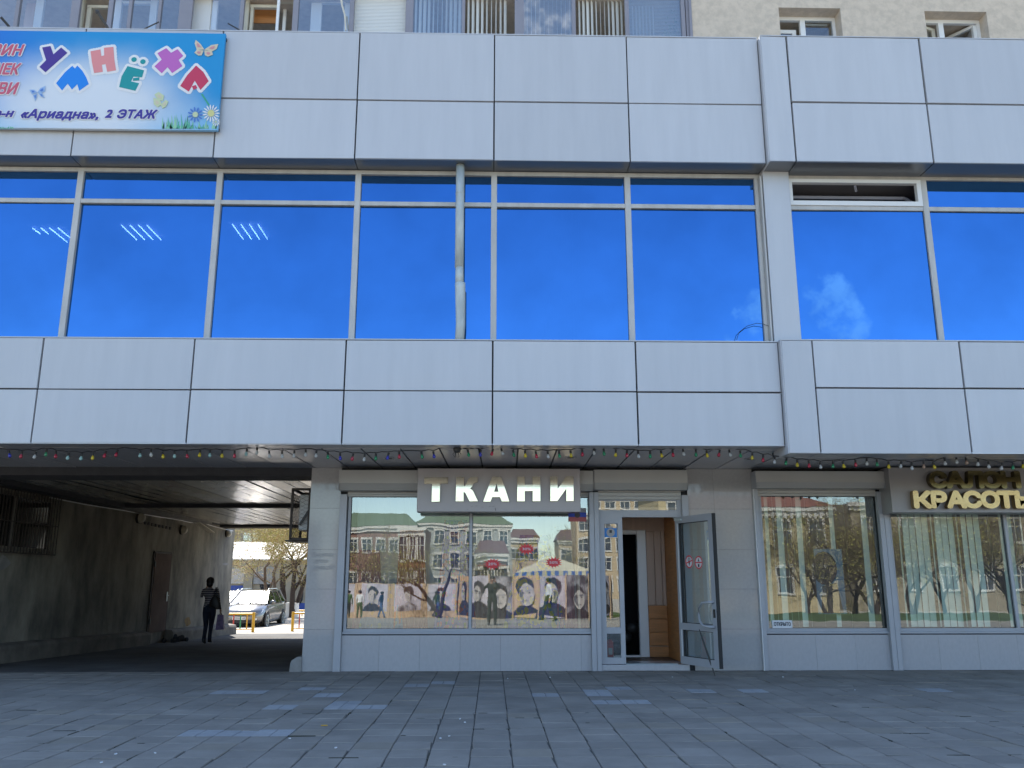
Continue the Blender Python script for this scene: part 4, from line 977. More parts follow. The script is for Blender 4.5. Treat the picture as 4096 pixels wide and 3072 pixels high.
# САЛОН КРАСОТЫ
a, b = at(3556, 1876, -.42), at(3571, 2050, -.42)
def bold_text(s_, x0, x1, z0, z1, y, dep, d, sh=0.0, n=8):          # heavier lettering: the same outline thickened in every direction
    out = MB()
    for k in range(n):
        a = 6.283 * k / n; dx, dz = d * math.cos(a), d * math.sin(a)
        t = text_mesh(s_, x0 + d + dx, x1 - d + dx, z0 + d + dz, z1 - d + dz, y - .0006 * k, dep, 0.0, sh)
        b0 = len(out.v); out.v += t.v; out.f += [tuple(i + b0 for i in f) for f in t.f]; out.mi += t.mi
    return out
sg2 = thing('salon_sign', (7.6, -.3, b.z), 'grey sign board with thick brass letters САЛОН КРАСОТЫ', 'sign')
put('sign_board', MB().cbox(b.x, 10.0, -.42, -.02, b.z, 3.06, .006), M['sign_board_dark'], sg2)
def fontletters(s_, spans, v0, v1, m_):
    for ch, (u0, u1) in zip(s_, spans):
        p, q = at(u0, v1, -.52), at(u1, v0, -.52)
        put('letter', bold_text(ch, p.x, q.x, p.z, q.z, -.425, .10, .023), m_, sg2)
fontletters('САЛОН', ((3720, 3786), (3787, 3860), (3861, 3930), (3932, 4002), (4007, 4078)), 1883, 1954, M['gold_dark'])
fontletters('КРАСОТЫ', ((3657, 3724), (3727, 3785), (3789, 3862), (3856, 3923), (3926, 3995), (3992, 4058), (4063, 4150)), 1962, 2034, M['gold_salon'])
# small notices on the glass
def notice(name, u0, v0, u1, v1, y, label, m_='white'):
    p, q = at(u0, v1, y), at(u1, v0, y); t = thing(name, ((p.x + q.x) / 2, y, p.z), label, 'notice' if 'notice' in name else 'sticker')
    if m_: put('sheet', MB().box(p.x, q.x, y, y + .003, p.z, q.z), M[m_], t)
    return t, p, q
t, p, q = notice('open_notice', 3090, 2481, 3168, 2512, .045, 'small white notice reading ОТКРЫТО in the salon window corner', 'white')
put('lettering', bold_text('ОТКРЫТО', p.x + .025, q.x - .025, p.z + .03, q.z - .025, .0415, 0, .0016, 0, 6), M['black_print'], t)
def star(u, v, ru, rv, txt, label):
    c = at(u, v, .054); rx = at(u + ru, v, .054).x - c.x; rz_ = c.z - at(u, v + rv, .054).z
    t = thing('discount_sticker', (c.x, .054, c.z), label, 'sticker', 'red star stickers on the display window')
    n = 14; pts = []
    for i in range(n * 2):
        a = math.pi * i / n; r = rnd.uniform(.92, 1.12) if i % 2 == 0 else .64; pts.append((c.x + rx * r * math.cos(a), c.z + rz_ * r * math.sin(a)))
    put('star', MB().prism(pts, .054, .057), M['red'], t)
    put('lettering', text_mesh(txt, c.x - rx * .47, c.x + rx * .47, c.z - rz_ * .22, c.z + rz_ * .22, .052, 0, .02), M['white'], t)
star(1970, 2256, 36, 24, '20%', 'red star sticker reading 20% nearest the window mullion')
star(2106, 2196, 36, 23, '30%', 'red star sticker reading 30%, the topmost of the three')
star(2215, 2250, 36, 23, '50%', 'red star sticker reading 50%, nearest the door')
t, p, q = notice('flag_sticker', 2274, 2050, 2345, 2086, .050, 'white, blue and red flag sticker with dark emblem under the sign corner', None)
h = (q.z - p.z) / 2; zt_ = q.z
put('blue_stripe', MB().box(p.x, q.x, .05, .053, zt_ - h, zt_), M['blue_print'], t); put('red_stripe', MB().box(p.x, q.x, .05, .053, p.z, zt_ - h - .0005), M['dull_red'], t); put('white_stripe', MB().box(p.x + .06, q.x, .05, .053, zt_ + .0005, zt_ + h), M['dull_white'], t)
cx = (p.x + q.x) / 2; put('emblem', MB().tube([(cx, .0495, zt_ - h * .55), (cx, .0475, zt_ - h * .55)], .045, 16), M['steel_dark'], t)
t, p, q = notice('blue_sticker', 2417, 2112, 2468, 2149, .048, 'blue sticker with pale round emblem on the narrow side pane', 'bluep2' if 'bluep2' in M else None)
M['sky_print'] = mat('sky_blue_print', (.03, .22, .60), .5)
put('sheet', MB().box(p.x, q.x, .048, .051, p.z, q.z), M['sky_print'], t)
cx, cz = (p.x + q.x) / 2, (p.z + q.z) / 2
put('emblem', MB().tube([(cx, .0475, cz), (cx, .0455, cz)], .066, 20), M['dull_white'], t); put('emblem_mark', MB().box(cx - .02, cx + .02, .0425, .0445, cz - .005, cz + .04), M['steel_dark'], t)
put('emblem_crown', MB().prism([(cx - .04, cz + .07), (cx + .04, cz + .07), (cx + .05, cz + .11), (cx + .02, cz + .09), (cx, cz + .115), (cx - .02, cz + .09), (cx - .05, cz + .11)], .0455, .0475), M['dull_white'], t)
# salon poster behind the glass: dark-haired head on a pale blue ground, generic
c = at(3310, 2330, .30); t = thing('salon_poster', (c.x, .12, c.z), 'poster of a dark-haired head on pale blue in the salon window', 'poster')
put('sheet', MB().box(c.x - .25, c.x + .2, .125, .128, c.z - .48, c.z + .52), mat('poster_blue', (.11, .20, .28), .4), t)
put('printed_hair', MB().prism([(c.x - .1 + .2 * math.cos(k * .4), c.z + .22 + .26 * math.sin(k * .4)) for k in range(16)], .120, .123), M['black_print'], t)
put('printed_dress', MB().prism([(c.x - .2, c.z - .47), (c.x + .15, c.z - .47), (c.x + .08, c.z), (c.x - .15, c.z - .05)], .120, .123), M['steel_dark'], t)
# graffiti scrawl on the pier
put('pencil_scrawl', text_mesh('Киркин', *[X(1247, 2225), X(1333, 2225)], Z(1290, 2232, 0), Z(1290, 2208, 0), -.006, 0, -.012, .2), mat('pencil', (.385, .375, .37), .8), B)
put('pencil_scrawl', text_mesh('лучше', *[X(1255, 2250), X(1310, 2250)], Z(1290, 2256, 0), Z(1290, 2238, 0), -.006, 0, -.012, .2), bpy.data.materials['pencil'], B)
put('pencil_scrawl', text_mesh('думай?', *[X(1250, 2275), X(1338, 2275)], Z(1290, 2284, 0), Z(1290, 2258, 0), -.006, 0, -.012, .2), bpy.data.materials['pencil'], B)

# ------------------------------------------------------------------ apartment block rising behind the shop building
AY = 0.9
A = thing('apartment_block', (0, AY, 9.0), 'beige stuccoed apartment block with glazed loggias rising behind the fascia', 'building')
xl = X(2762, 60, AY)
wins = []
for (u0, u1, v0, v1, vf) in ((3114, 3361, 29, 34, 69), (3697, 3945, 43, 49, 80)):
    a, b = at(u0, v0, AY), at(u1, v1, AY); ztop = (a.z + b.z) / 2
    wins.append((a.x, b.x, ztop, atz((u0 + u1) / 2, vf, ztop).y))
mb = MB(); y0, y1 = AY, 2.4
segs = [xl, wins[0][0], wins[0][1], wins[1][0], wins[1][1], 14.0]
for k in (0, 2, 4): mb.box(segs[k], segs[k + 1], y0, y1, 8.4, 12.4)
for w in wins: mb.box(w[0], w[1], y0, y1, w[2], 12.4); mb.box(w[0], w[1], y0, y1, 8.4, 9.7)
mb.box(-14, xl, y0 + .003, 14.5, 12.5, 12.8); mb.box(xl, 14, y0 + .003, 14.5, 12.4, 12.8); mb.box(-14, xl, 3.6, 14.5, 8.4, 12.5); mb.box(xl, 14, 5, 14.5, 8.4, 12.4)  # unseen top and rear mass, height shaped to set how far the shadow reaches
put('stucco_wall', mb, M['stucco'], A)
for i, w in enumerate(wins):
    yf = w[3]; x0, x1, zt_ = w[0], w[1], w[2]; z0 = 9.75; xm = x0 + (x1 - x0) * (.46 if i == 0 else .34)
    if i == 1: xm = x0 + (x1 - x0) * .36
    wf = put('window', MB().box(x0, x1, yf, yf + .07, zt_ - .075, zt_).box(x0, x0 + .06, yf, yf + .07, z0, zt_ - .075).box(x1 - .06, x1, yf, yf + .07, z0, zt_ - .075).box(xm - .05, xm + .05, yf - .004, yf + .07, z0, zt_ - .075).box(x0, x1, yf, yf + .07, z0, z0 + .06), M['white_pvc'], A)
    put('dark_room', MB().box(x0 - .3, x1 + .3, yf + 1.2, yf + 1.3, 9.3, 12.4).box(x0 - .3, x1 + .3, yf + .08, yf + 1.2, zt_ + .03, zt_ + .06), M['room'], A)
    if i == 0:
        put('sash', MB().box(x0 + .02, xm - .1, yf + .10, yf + .15, zt_ - .30, zt_ - .22).box(xm - .18, xm - .1, yf + .10, yf + .15, z0, zt_ - .3), M['white_pvc'], wf)
        put('pane', MB().box(x0 + .02, xm - .18, yf + .12, yf + .13, z0, zt_ - .3), M['flat_glass'], wf)
        put('pane', MB().box(xm + .05, x1 - .06, yf + .02, yf + .025, z0, zt_ - .075), glass('clear_flat_glass', (1, 1, 1), .12, (.85, .88, .9)), wf)
        k = zt_ - .12
        bl = put('horizontal_blind', MB().box(xm + .06, x1 - .12, yf + .10, yf + .13, zt_ - .11, zt_ - .08), M['blind_white'], wf)
        sb = MB()
        while k > 10.2: sb.poly([(xm + .06, yf + .095, k - .016), (x1 - .12, yf + .095, k - .016), (x1 - .12, yf + .12, k), (xm + .06, yf + .12, k)]); k -= .024
        put('blind_slats', sb, M['blind_white'], A, kind='stuff')
    else:
        put('sash', MB().bar((x0 + .03, yf + .05, zt_ - .12), (xm - .08, yf + .16, zt_ - .14), .06).bar((xm - .09, yf + .16, zt_ - .12), (xm - .09, yf + .16, z0), .07).bar((x0 + .03, yf + .05, z0), (xm - .08, yf + .16, z0), .06), M['cream_pvc'], wf)
        put('pane', MB().poly([(x0 + .03, yf + .05, z0), (xm - .1, yf + .16, z0), (xm - .1, yf + .16, zt_ - .15), (x0 + .03, yf + .05, zt_ - .15)]), M['flat_glass'], wf)
        put('open_sash', MB().bar((x1 - .09, yf + .06, z0), (x1 - .09, yf + .06, zt_ - .10), .07).bar((x1 - .09, yf + .06, zt_ - .10), (xm + .25, yf + .62, zt_ - .10), .06).bar((xm + .25, yf + .62, z0), (xm + .25, yf + .62, zt_ - .1), .06), M['white_pvc'], wf)
        put('pane', MB().poly([(x1 - .09, yf + .06, z0), (xm + .25, yf + .62, z0), (xm + .25, yf + .62, zt_ - .12), (x1 - .09, yf + .06, zt_ - .12)]), M['flat_glass'], wf)
# loggia glazing
LG = put('loggia', MB().box(-14, xl, AY + .1, 3.6, 8.6, 9.2).box(-14, xl, AY + .01, 3.6, 12.45, 12.5), M['stucco'], A)
put('loggia_back_wall', MB().box(-14, xl, 2.6, 2.7, 9.2, 12.45), M['room'], A)
def lg(u): return X(u, 60, AY)
def post(u0, u1, dy=0.0, m_='grey_pvc', h=12.45): put('glazing_post', MB().cbox(lg(u0), lg(u1), AY + .02 + dy, AY + .09 + dy, 9.2, h, .004), M[m_], LG)
posts = [(55, 70), (278, 312), (427, 446), (508, 522), (628, 640), (712, 765), (957, 972), (1169, 1191), (1397, 1414), (1622, 1653), (1847, 1860), (2059, 2096), (2288, 2303), (2501, 2517), (2726, 2742), (2745, 2759)]
for p in posts: post(*p)
def lpane(u0, u1): put('pane', MB().poly([(lg(u0), AY + .06, 9.2), (lg(u1), AY + .062, 9.2), (lg(u1), AY + .058, 12.45), (lg(u0), AY + .06, 12.45)]), M['flat_glass'], LG)
for p in ((-120, 55), (70, 278), (446, 508), (522, 628), (640, 712), (842, 957), (1191, 1397), (1653, 1847), (2096, 2288), (2517, 2726)): lpane(*p)
# white inner window frames seen through the glazing
def inner(u0, u1, v0=None, y=1.25, m_='white_pvc', z1=12.45):
    a, b = X(u0, 60, y), X(u1, 60, y); z = Z((u0 + u1) / 2, v0, y) if v0 is not None else z1
    put('inner_frame', MB().cbox(a, b, y, y + .07, 9.3, z, .006), M[m_], LG)
for p in ((137, 168), (446, 482), (597, 626), (840, 868), (1243, 1286), (1377, 1398)): inner(*p)
inner(318, 330, y=1.2, m_='cream_pvc'); inner(345, 362, 24, m_='cream_pvc'); inner(973, 993, y=1.2, m_='cream_pvc')
def innerbar(u0, u1, v0, v1, y=1.25, m_='cream_pvc'):
    put('inner_rail', MB().cbox(X(u0, 60, y), X(u1, 60, y), y - .01, y + .06, Z(u0, v1, y), Z(u0, v0, y), .004), M[m_], LG)
innerbar(345, 428, 20, 31); innerbar(486, 600, 4, 14, m_='white_pvc'); innerbar(998, 1112, 18, 30); innerbar(1284, 1380, 2, 12, m_='white_pvc'); innerbar(1117, 1172, 1, 8, 1.25)
put('inner_frame', MB().cbox(X(1001, 60, 1.25), X(1013, 60, 1.25), 1.24, 1.31, 9.3, Z(1005, 30, 1.25), .004), M['cream_pvc'], LG)
put('open_sash', MB().bar((X(1112, 60, 1.0), 1.0, 9.3), (X(1112, 60, 1.0), 1.0, 12.45), .05).bar((X(1140, 60, 1.5), 1.5, 9.3), (X(1140, 60, 1.5), 1.5, 12.45), .06), M['white_pvc'], LG)
put('inner_wall', MB().box(X(767, 60, 1.2), X(842, 60, 1.2), 1.2, 1.24, 9.2, 12.45), M['white_pvc'], LG)
put('brown_curtain', MB().box(X(1013, 60, 1.5), X(1112, 60, 1.5), 1.5, 1.52, Z(1050, 92, 1.5), 12.45), M['wood'], LG)
put('brown_curtain', MB().box(X(100, 60, 1.4), X(140, 60, 1.4), 1.4, 1.42, 9.2, 12.45), M['wood_pale'], LG)
put('curtain', MB().box(X(520, 60, 2.2), X(625, 60, 2.2), 2.2, 2.22, 9.2, 12.45), M['blind_dark'], LG)
# closed white blind panel and slatted blinds
y = AY + .16; sb = MB(); k = 12.45
while k > 9.2: sb.box(lg(1412), lg(1624), y, y + .012, k - .028, k - .003); k -= .031
put('blind_slats', sb, M['blind_white'], A, kind='stuff')
def vblind(u0, u1, n, w0, w1, y=AY + .16):
    a, b = X(u0, 60, y), X(u1, 60, y)
    for i in range(n):
        x = a + (b - a) * (i + .5) / n; w = w0 + (w1 - w0) * (.5 + .5 * math.sin(i * .9))
        put('blind_slat', MB().poly([(x - w / 2, y, 9.2), (x + w / 2, y + .05, 9.2), (x + w / 2, y + .05, 12.45), (x - w / 2, y, 12.45)]), M['blind_white'], LG)
vblind(1655, 1847, 11, .012, .055); vblind(1865, 2030, 9, .02, .055); vblind(2100, 2288, 11, .008, .016); vblind(2310, 2495, 11, .018, .06); vblind(2525, 2620, 7, .03, .04, AY + .3)
y = AY + .14; sb = MB(); k = 12.45
while k > 9.2: sb.box(lg(2518), lg(2725), y, y + .02, k - .007, k - .003); k -= .031
put('blind_slats', sb, M['blind_white'], A, kind='stuff')
for k in range(14):
    c = at(rnd.uniform(2665, 2700), rnd.uniform(10, 150), AY + .5); mb = MB(); 
    for q in range(8): d = Vector((rnd.gauss(0, .05), rnd.gauss(0, .05), rnd.gauss(0, .06))); mb.poly([c + d, c + d + Vector((.04, 0, .02)), c + d + Vector((.03, .02, -.03))])
    put('plant_leaves', mb, M['bud_green'], A, kind='stuff')
put('corner_post', MB().cbox(xl - .03, xl + .02, AY - .03, AY + .1, 9.2, 12.45, .005), M['grey_pvc'], A)
# rods and cable standing on the parapet
for k, ((u0, v0), (u1, v1), lab) in enumerate((((389, 47), (434, 112), 'thick dark rod leaning left above the banner'), ((635, 88), (574, 113), 'short dark rod sloping up to the right above the banner'), ((911, 93), (958, 116), 'short dark rod just past the banner corner'), ((3, 68), (38, 104), 'thick grey rod at the top left corner'))):
    mb = MB(); mb.tube([at(u1, v1 + 4, -.6), at(u0, v0, -.75)], .022 if k in (0, 3) else .012, 6)
    if k == 0: mb.sphere(at(u0, v0, -.75), .035, 6, 5)
    solo('parapet_rod', mb, M['steel_dark'], lab, 'rod', 'rods sticking out over the parapet')
solo('hanging_cable', MB().tube([at(1362, -30, .6), at(1368, 20, .6), at(1379, 59, .6), at(1383, 122, .6)], [.022, .02, .018, .014], 6), M['cream_pvc'], 'cream cable hanging down in front of a white loggia window', 'cable')

# ------------------------------------------------------------------ downpipe in front of the blue windows
c0, c1 = at(1841, 692, -2.2), at(1838, 1362, -2.2)
dp = thing('downpipe', (c1.x, -2.2, 4.53), 'galvanised downpipe with a bulging lower sleeve in front of the blue windows', 'pipe')
zs = Z(1840, 1133, -2.2); z2 = Z(1840, 1070, -2.2)
put('pipe', MB().tube([(c0.x, -2.2, 7.21), (c0.x + .005, -2.2, z2)], .062, 18), M['galv'], dp, smooth=True)
put('pipe_collar', MB().tube([(c0.x, -2.2, Z(1840, 772, -2.2)), (c0.x, -2.2, Z(1840, 776, -2.2))], .065, 18), M['galv'], dp, smooth=True)
put('pipe_joint', MB().tube([(c0.x + .008, -2.2, z2 + .01), (c0.x + .012, -2.2, zs - .02)], [.058, .060], 18), M['galv'], dp, smooth=True)
put('pipe_sleeve', MB().tube([(c0.x + .022, -2.2, zs), (c0.x + .024, -2.2, zs - .08), (c1.x + .012, -2.2, 4.80), (c1.x - .002, -2.2, 4.53)], [.074, .073, .066, .064], 18), M['galv'], dp, smooth=True)
f3 = lambda x_, y_: at(2696 + x_ * .633, 640 + y_ * .633, -2.06)
solo('loose_wire', MB().tube([f3(395, 1138), f3(410, 1090), f3(460, 1050), f3(520, 1032), f3(560, 1036), f3(600, 1050)], .004, 5), M['wire'], 'thin loose black wire curling over the blue pane by the pilaster', 'wire')

# ------------------------------------------------------------------ string of coloured bulbs under the fascia
BL = []
for x_, y_, c in ((-80, 196, 'g'), (62, 195, 'b'), (132, 200, 'r'), (217, 203, 'w'), (290, 188, 'g'), (352, 200, 'r'), (427, 210, 'c'), (512, 213, 'c'), (585, 210, 'y'), (660, 197, 'r'), (733, 190, 'r'), (820, 186, 'x'), (885, 195, 'c'), (955, 190, 'w'), (1031, 202, 'y'), (1103, 200, 'c'), (1184, 200, 'r'), (1261, 192, 'y'), (1326, 193, 'c'), (1403, 198, 'y'), (1482, 198, 'r'), (1556, 185, 'c'), (1623, 177, 'w'), (1703, 198, 'w'), (1784, 200, 'w'), (1858, 197, 'w'), (1932, 190, 'w'), (1997, 196, 'w')): BL.append((x_ * .6329, 1700 + y_ * .6329, c))
for x_, y_, c in ((185, 132, 'g'), (267, 140, 'b'), (346, 143, 'r'), (425, 147, 'w'), (503, 142, 'g'), (581, 137, 'b'), (659, 130, 'r'), (811, 130, 'g'), (890, 127, 'b'), (968, 108, 'x'), (1120, 117, 'g'), (1197, 117, 'b'), (1273, 110, 'r'), (1345, 107, 'w'), (1420, 118, 'g')): BL.append((1200 + x_ * .6028, 1750 + y_ * .6028, c))
for x_, y_, c in ((335, 123, 'y'), (409, 127, 'r'), (486, 128, 'w'), (561, 125, 'g'), (638, 122, 'y'), (713, 115, 'r'), (790, 105, 'w'), (857, 110, 'g'), (933, 118, 'y'), (1008, 122, 'r'), (1087, 127, 'w'), (1163, 127, 'g'), (1240, 123, 'y'), (1315, 118, 'r'), (1386, 112, 'w'), (1467, 117, 'g'), (1542, 122, 'y'), (1618, 118, 'r'), (1695, 117, 'w'), (1763, 123, 'g')): BL.append((1900 + x_ * .6027, 1750 + y_ * .6027, c))
for x_, y_, c in ((172, 210, 'y'), (241, 224, 'r'), (313, 235, 'w'), (385, 243, 'g'), (457, 255, 'y'), (532, 260, 'r'), (605, 267, 'w'), (682, 263, 'g'), (752, 263, 'y'), (826, 254, 'r'), (896, 246, 'w'), (962, 252, 'g'), (1035, 266, 'y'), (1110, 263, 'w'), (1182, 275, 'w'), (1256, 265, 'a'), (1325, 268, 'y'), (1392, 245, 'w'), (1465, 235, 'w'), (1528, 240, 'a'), (1598, 250, 'w'), (1668, 265, 'w'), (1747, 275, 'w'), (1820, 273, 'g'), (1885, 265, 'y'), (1960, 260, 'r')): BL.append((2900 + x_ * .6328, 1700 + y_ * .6328, c))
bc = {'b': (.04, .05, .50), 'r': (.52, .02, .06), 'w': (.60, .62, .62), 'g': (.02, .30, .13), 'c': (.35, .58, .55), 'y': (.72, .55, .02), 'a': (.45, .30, .22)}
bm = {k: mat('bulb_' + n, tuple(.75 * c_ for c_ in bc[k]), .12, 0, spec=.8) for k, n in (('b', 'blue'), ('r', 'red'), ('w', 'white'), ('g', 'green'), ('c', 'pale_cyan'), ('y', 'yellow'), ('a', 'amber'))}
gl = thing('string_lights', (0, -2.1, 2.9), 'string of unlit coloured bulbs looped along under the whole fascia', 'string lights')
GY = -2.08
def bulbmesh(c):
    mb = MB(); pr = [(0, -.024), (.010, -.022), (.019, -.014), (.023, 0.0), (.020, .012), (.013, .024), (.011, .034)]; n = 10
    for r, z in pr:
        for k in range(n): mb.v.append((r * math.cos(6.283 * k / n), r * math.sin(6.283 * k / n), z))
    for j in range(len(pr) - 1):
        for k in range(n): mb.f.append((j * n + k, j * n + (k + 1) % n, (j + 1) * n + (k + 1) % n, (j + 1) * n + k)); mb.mi.append(0)
    me = mb.mesh('bulb'); me.materials.append(bm[c]); me.polygons.foreach_set('use_smooth', [True] * len(me.polygons)); return me
bmesh_ = {k: bulbmesh(k) for k in bc}
skm = MB().tube([(0, 0, .034), (0, 0, .075)], .014, 8).mesh('socket'); skm.materials.append(M['wire'])
wp = []
for i, (u, v, c) in enumerate(BL):
    p = at(u, v, GY if u < 3150 else GY - .02); top = p + Vector((0, 0, .08))
    wp.append(top + Vector((0, 0, .004)))
    if i + 1 < len(BL):
        q = at(BL[i + 1][0], BL[i + 1][1], GY) + Vector((0, 0, .084)); wp.append((wp[-1] + q) / 2 + Vector((0, .01, rnd.uniform(.004, .02))))
    if c == 'x': continue
    o = bpy.data.objects.new('bulb', bmesh_[c]); COL.objects.link(o); o.parent = gl; o.location = p - Vector(gl.location); o.rotation_euler = (rnd.gauss(0, .12), rnd.gauss(0, .12), 0)
    WORLD[o.name] = p
    s_ = bpy.data.objects.new('socket', skm); COL.objects.link(s_); s_.parent = gl; s_.location = o.location; s_.rotation_euler = o.rotation_euler
put('wire', MB().tube(wp, .006, 5), M['wire'], gl)
jb = at(1828, 1797, -2.1); mb = MB(); mb.sphere(jb, .055, 9, 6); 
for k in range(5):
    a = rnd.uniform(0, 6.28); mb.tube([jb, jb + Vector((.07 * math.cos(a), -.02, .05 * math.sin(a) - .04)), jb + Vector((.03 * math.cos(a), 0, -.11))], .005, 4)
put('wire_knot', mb, M['steel_dark'], gl)

# ------------------------------------------------------------------ printed banner on the upper fascia
BY = YF - .10
tr, br, bl_ = at(901, 134, BY), at(870, 521, BY), at(0, 511, BY); xa, xb, za, zb2 = -9.4, (tr.x + br.x) / 2, (br.z + bl_.z) / 2, tr.z
bn = thing('banner', ((xa + xb) / 2, BY, za), 'sky-blue printed banner with big white-edged letters УМНЁХА and butterflies', 'banner')
m, nt, b = new_mat('banner_print'); b.inputs['Roughness'].default_value = .55
vec = tex_coord(nt); sx = nt.nodes.new('ShaderNodeSeparateXYZ'); nt.links.new(vec, sx.inputs[0])
def mrange(src, a0, a1, b0=0.0, b1=1.0):
    r = nt.nodes.new('ShaderNodeMapRange'); r.interpolation_type = 'SMOOTHSTEP'; r.inputs[1].default_value = a0; r.inputs[2].default_value = a1; r.inputs[3].default_value = b0; r.inputs[4].default_value = b1; nt.links.new(src, r.inputs[0]); return r.outputs[0]
def cmix(f, a_, b_):
    x_ = nt.nodes.new('ShaderNodeMix'); x_.data_type = 'RGBA'; nt.links.new(f, x_.inputs['Factor'])
    for s_, k in ((a_, 'A'), (b_, 'B')):
        if isinstance(s_, tuple): x_.inputs[k].default_value = (*s_, 1)
        else: nt.links.new(s_, x_.inputs[k])
    return x_.outputs['Result']
top_ = cmix(mrange(sx.outputs['X'], -8.2, -5.5), (.015, .13, .60), (.01, .27, .58))
base_ = cmix(mrange(sx.outputs['Z'], za, za + .55), (.22, .48, .72), top_)
vd = nt.nodes.new('ShaderNodeVectorMath'); vd.operation = 'DISTANCE'; mp = nt.nodes.new('ShaderNodeMapping'); mp.inputs['Scale'].default_value = (.55, 0, 1); nt.links.new(vec, mp.inputs[0]); nt.links.new(mp.outputs[0], vd.inputs[0]); vd.inputs[1].default_value = (-5.85 * .55, 0, za + .45)
nn = nt.nodes.new('ShaderNodeTexNoise'); nn.inputs['Scale'].default_value = 1.2; nn.inputs['Detail'].default_value = 4; nt.links.new(vec, nn.inputs[0])
ad = nt.nodes.new('ShaderNodeMath'); ad.operation = 'MULTIPLY_ADD'; nt.links.new(nn.outputs[0], ad.inputs[0]); ad.inputs[1].default_value = .35; nt.links.new(vd.outputs['Value'], ad.inputs[2])
base_ = cmix(mrange(ad.outputs[0], 1.25, .45), base_, (.66, .70, .74))
nt.links.new(base_, b.inputs['Base Color']); bpn = nt.nodes.new('ShaderNodeBump'); bpn.inputs['Strength'].default_value = .5; bpn.inputs['Distance'].default_value = .05; nt.links.new(nn.outputs[0], bpn.inputs['Height']); nt.links.new(bpn.outputs[0], b.inputs['Normal']); M['banner'] = m
put('banner_sheet', MB().cbox(xa, xb, BY, BY + .05, za, zb2, .004), M['banner'], bn)
put('banner_frame', MB().box(xa, xb, BY + .05, YF + .001, za + .03, za + .07).box(xa, xb, BY + .05, YF + .001, zb2 - .07, zb2 - .03), M['steel_dark'], bn)
SC = .42948
def bp(x_, y_): p = at(x_ * SC, 100 + y_ * SC, BY); return (p.x, p.z)
PXW = 1.0 / 288                                    # metres for one photo pixel here
let = {
 'У': ((.065, .030, .25), [(395, 212), (472, 198), (500, 276), (572, 212), (630, 262), (425, 443), (370, 393), (432, 330)]),
 'М': ((.010, .22, .72), [(525, 545), (560, 500), (610, 440), (675, 383), (700, 408), (722, 380), (770, 430), (805, 490), (828, 552), (740, 615), (722, 553), (672, 603), (632, 548), (580, 612)]),
 'Н': ((.72, .26, .26), [(845, 248), (937, 230), (946, 292), (972, 286), (970, 215), (1058, 206), (1066, 320), (1083, 424), (1000, 438), (985, 366), (950, 373), (960, 438), (878, 450), (858, 350)]),
 'Е': ((.008, .28, .29), [(1190, 385), (1343, 425), (1325, 490), (1245, 483), (1222, 528), (1298, 545), (1262, 615), (1112, 580), (1135, 480)]),
 'Х': ((.50, .13, .46), [(1468, 265), (1550, 218), (1595, 262), (1655, 228), (1708, 290), (1665, 328), (1700, 385), (1605, 450), (1562, 395), (1508, 452), (1440, 388), (1508, 325)]),
 'А': ((.55, .04, .10), [(1828, 380), (1895, 440), (1945, 525), (1868, 608), (1815, 520), (1760, 622), (1680, 570), (1745, 470)])}
def outline_mesh(polys, circles, r, y):
    segs = [(p[i], p[(i + 1) % len(p)]) for p in polys for i in range(len(p))]
    def inside(x, z):
        for p in polys:
            c = False; j = len(p) - 1
            for i in range(len(p)):
                if (p[i][1] > z) != (p[j][1] > z) and x < (p[j][0] - p[i][0]) * (z - p[i][1]) / (p[j][1] - p[i][1]) + p[i][0]: c = not c
                j = i
            if c: return True
        for (cx_, cz_, cr_) in circles:
            if math.hypot(x - cx_, z - cz_) < cr_ + r: return True
        for (ax, az), (bx, bz) in segs:
            dx, dz = bx - ax, bz - az; t = max(0, min(1, ((x - ax) * dx + (z - az) * dz) / (dx * dx + dz * dz)))
            if math.hypot(x - ax - t * dx, z - az - t * dz) < r: return True
        return False
    xs = [q[0] for p in polys for q in p] + [c[0] for c in circles]; zs_ = [q[1] for p in polys for q in p] + [c[1] + c[2] for c in circles]
    return raster(inside, min(xs) - r * 1.5, max(xs) + r * 1.5, min(zs_) - r * 1.5, max(zs_) + r * 1.5, .008, y)
for k, (col, pts) in let.items():
    P = [bp(*q) for q in pts]; circ = []
    if k == 'Е': circ = [(*bp(1250, 324), 26 * SC * PXW), (*bp(1333, 344), 26 * SC * PXW)]
    lm_ = mat('letter_print_' + str(len(M) + len(circ) + ord(k)), col, .55)
    put('letter_outline', outline_mesh([P], circ, 27 * SC * PXW, BY - .004), M['white'], bn)
    put('letter', MB().prism(P, BY - .008, BY - .006), lm_, bn)
    for c in circ: put('letter_dot', MB().prism([(c[0] + c[2] * math.cos(.3927 * i), c[1] + c[2] * math.sin(.3927 * i)) for i in range(16)], BY - .008, BY - .006), lm_, bn)
    if k == 'Е': put('letter_bar', MB().prism([bp(1242, 498), bp(1300, 490), bp(1298, 518), bp(1240, 523)], BY - .008, BY - .006), lm_, bn)
    if k == 'А': put('letter_bar', MB().prism([bp(1788, 574), bp(1825, 560), bp(1840, 590), bp(1803, 606)], BY - .008, BY - .006), lm_, bn)
M['red_text'] = mat('rose_red_print', (.55, .10, .16), .55); M['indigo_text'] = mat('indigo_print', (.05, .035, .28), .55)
def btext(s_, xl_, xr_, yt, yb_, m_, sh=.25, off=.035):
    a_, b_ = bp(xl_, yb_), bp(xr_, yt); x0, x1 = a_[0], b_[0]; z0, z1 = a_[1], b_[1]; d = 8 * SC * PXW
    put('lettering_outline', bold_text(s_, x0 - d, x1 + d, z0 - d, z1 + d, BY - .0040, 0, d * 1.6, sh, 10), M['white'], bn); put('lettering', bold_text(s_, x0, x1, z0, z1, BY - .0088, 0, .010, sh, 6), m_, bn)
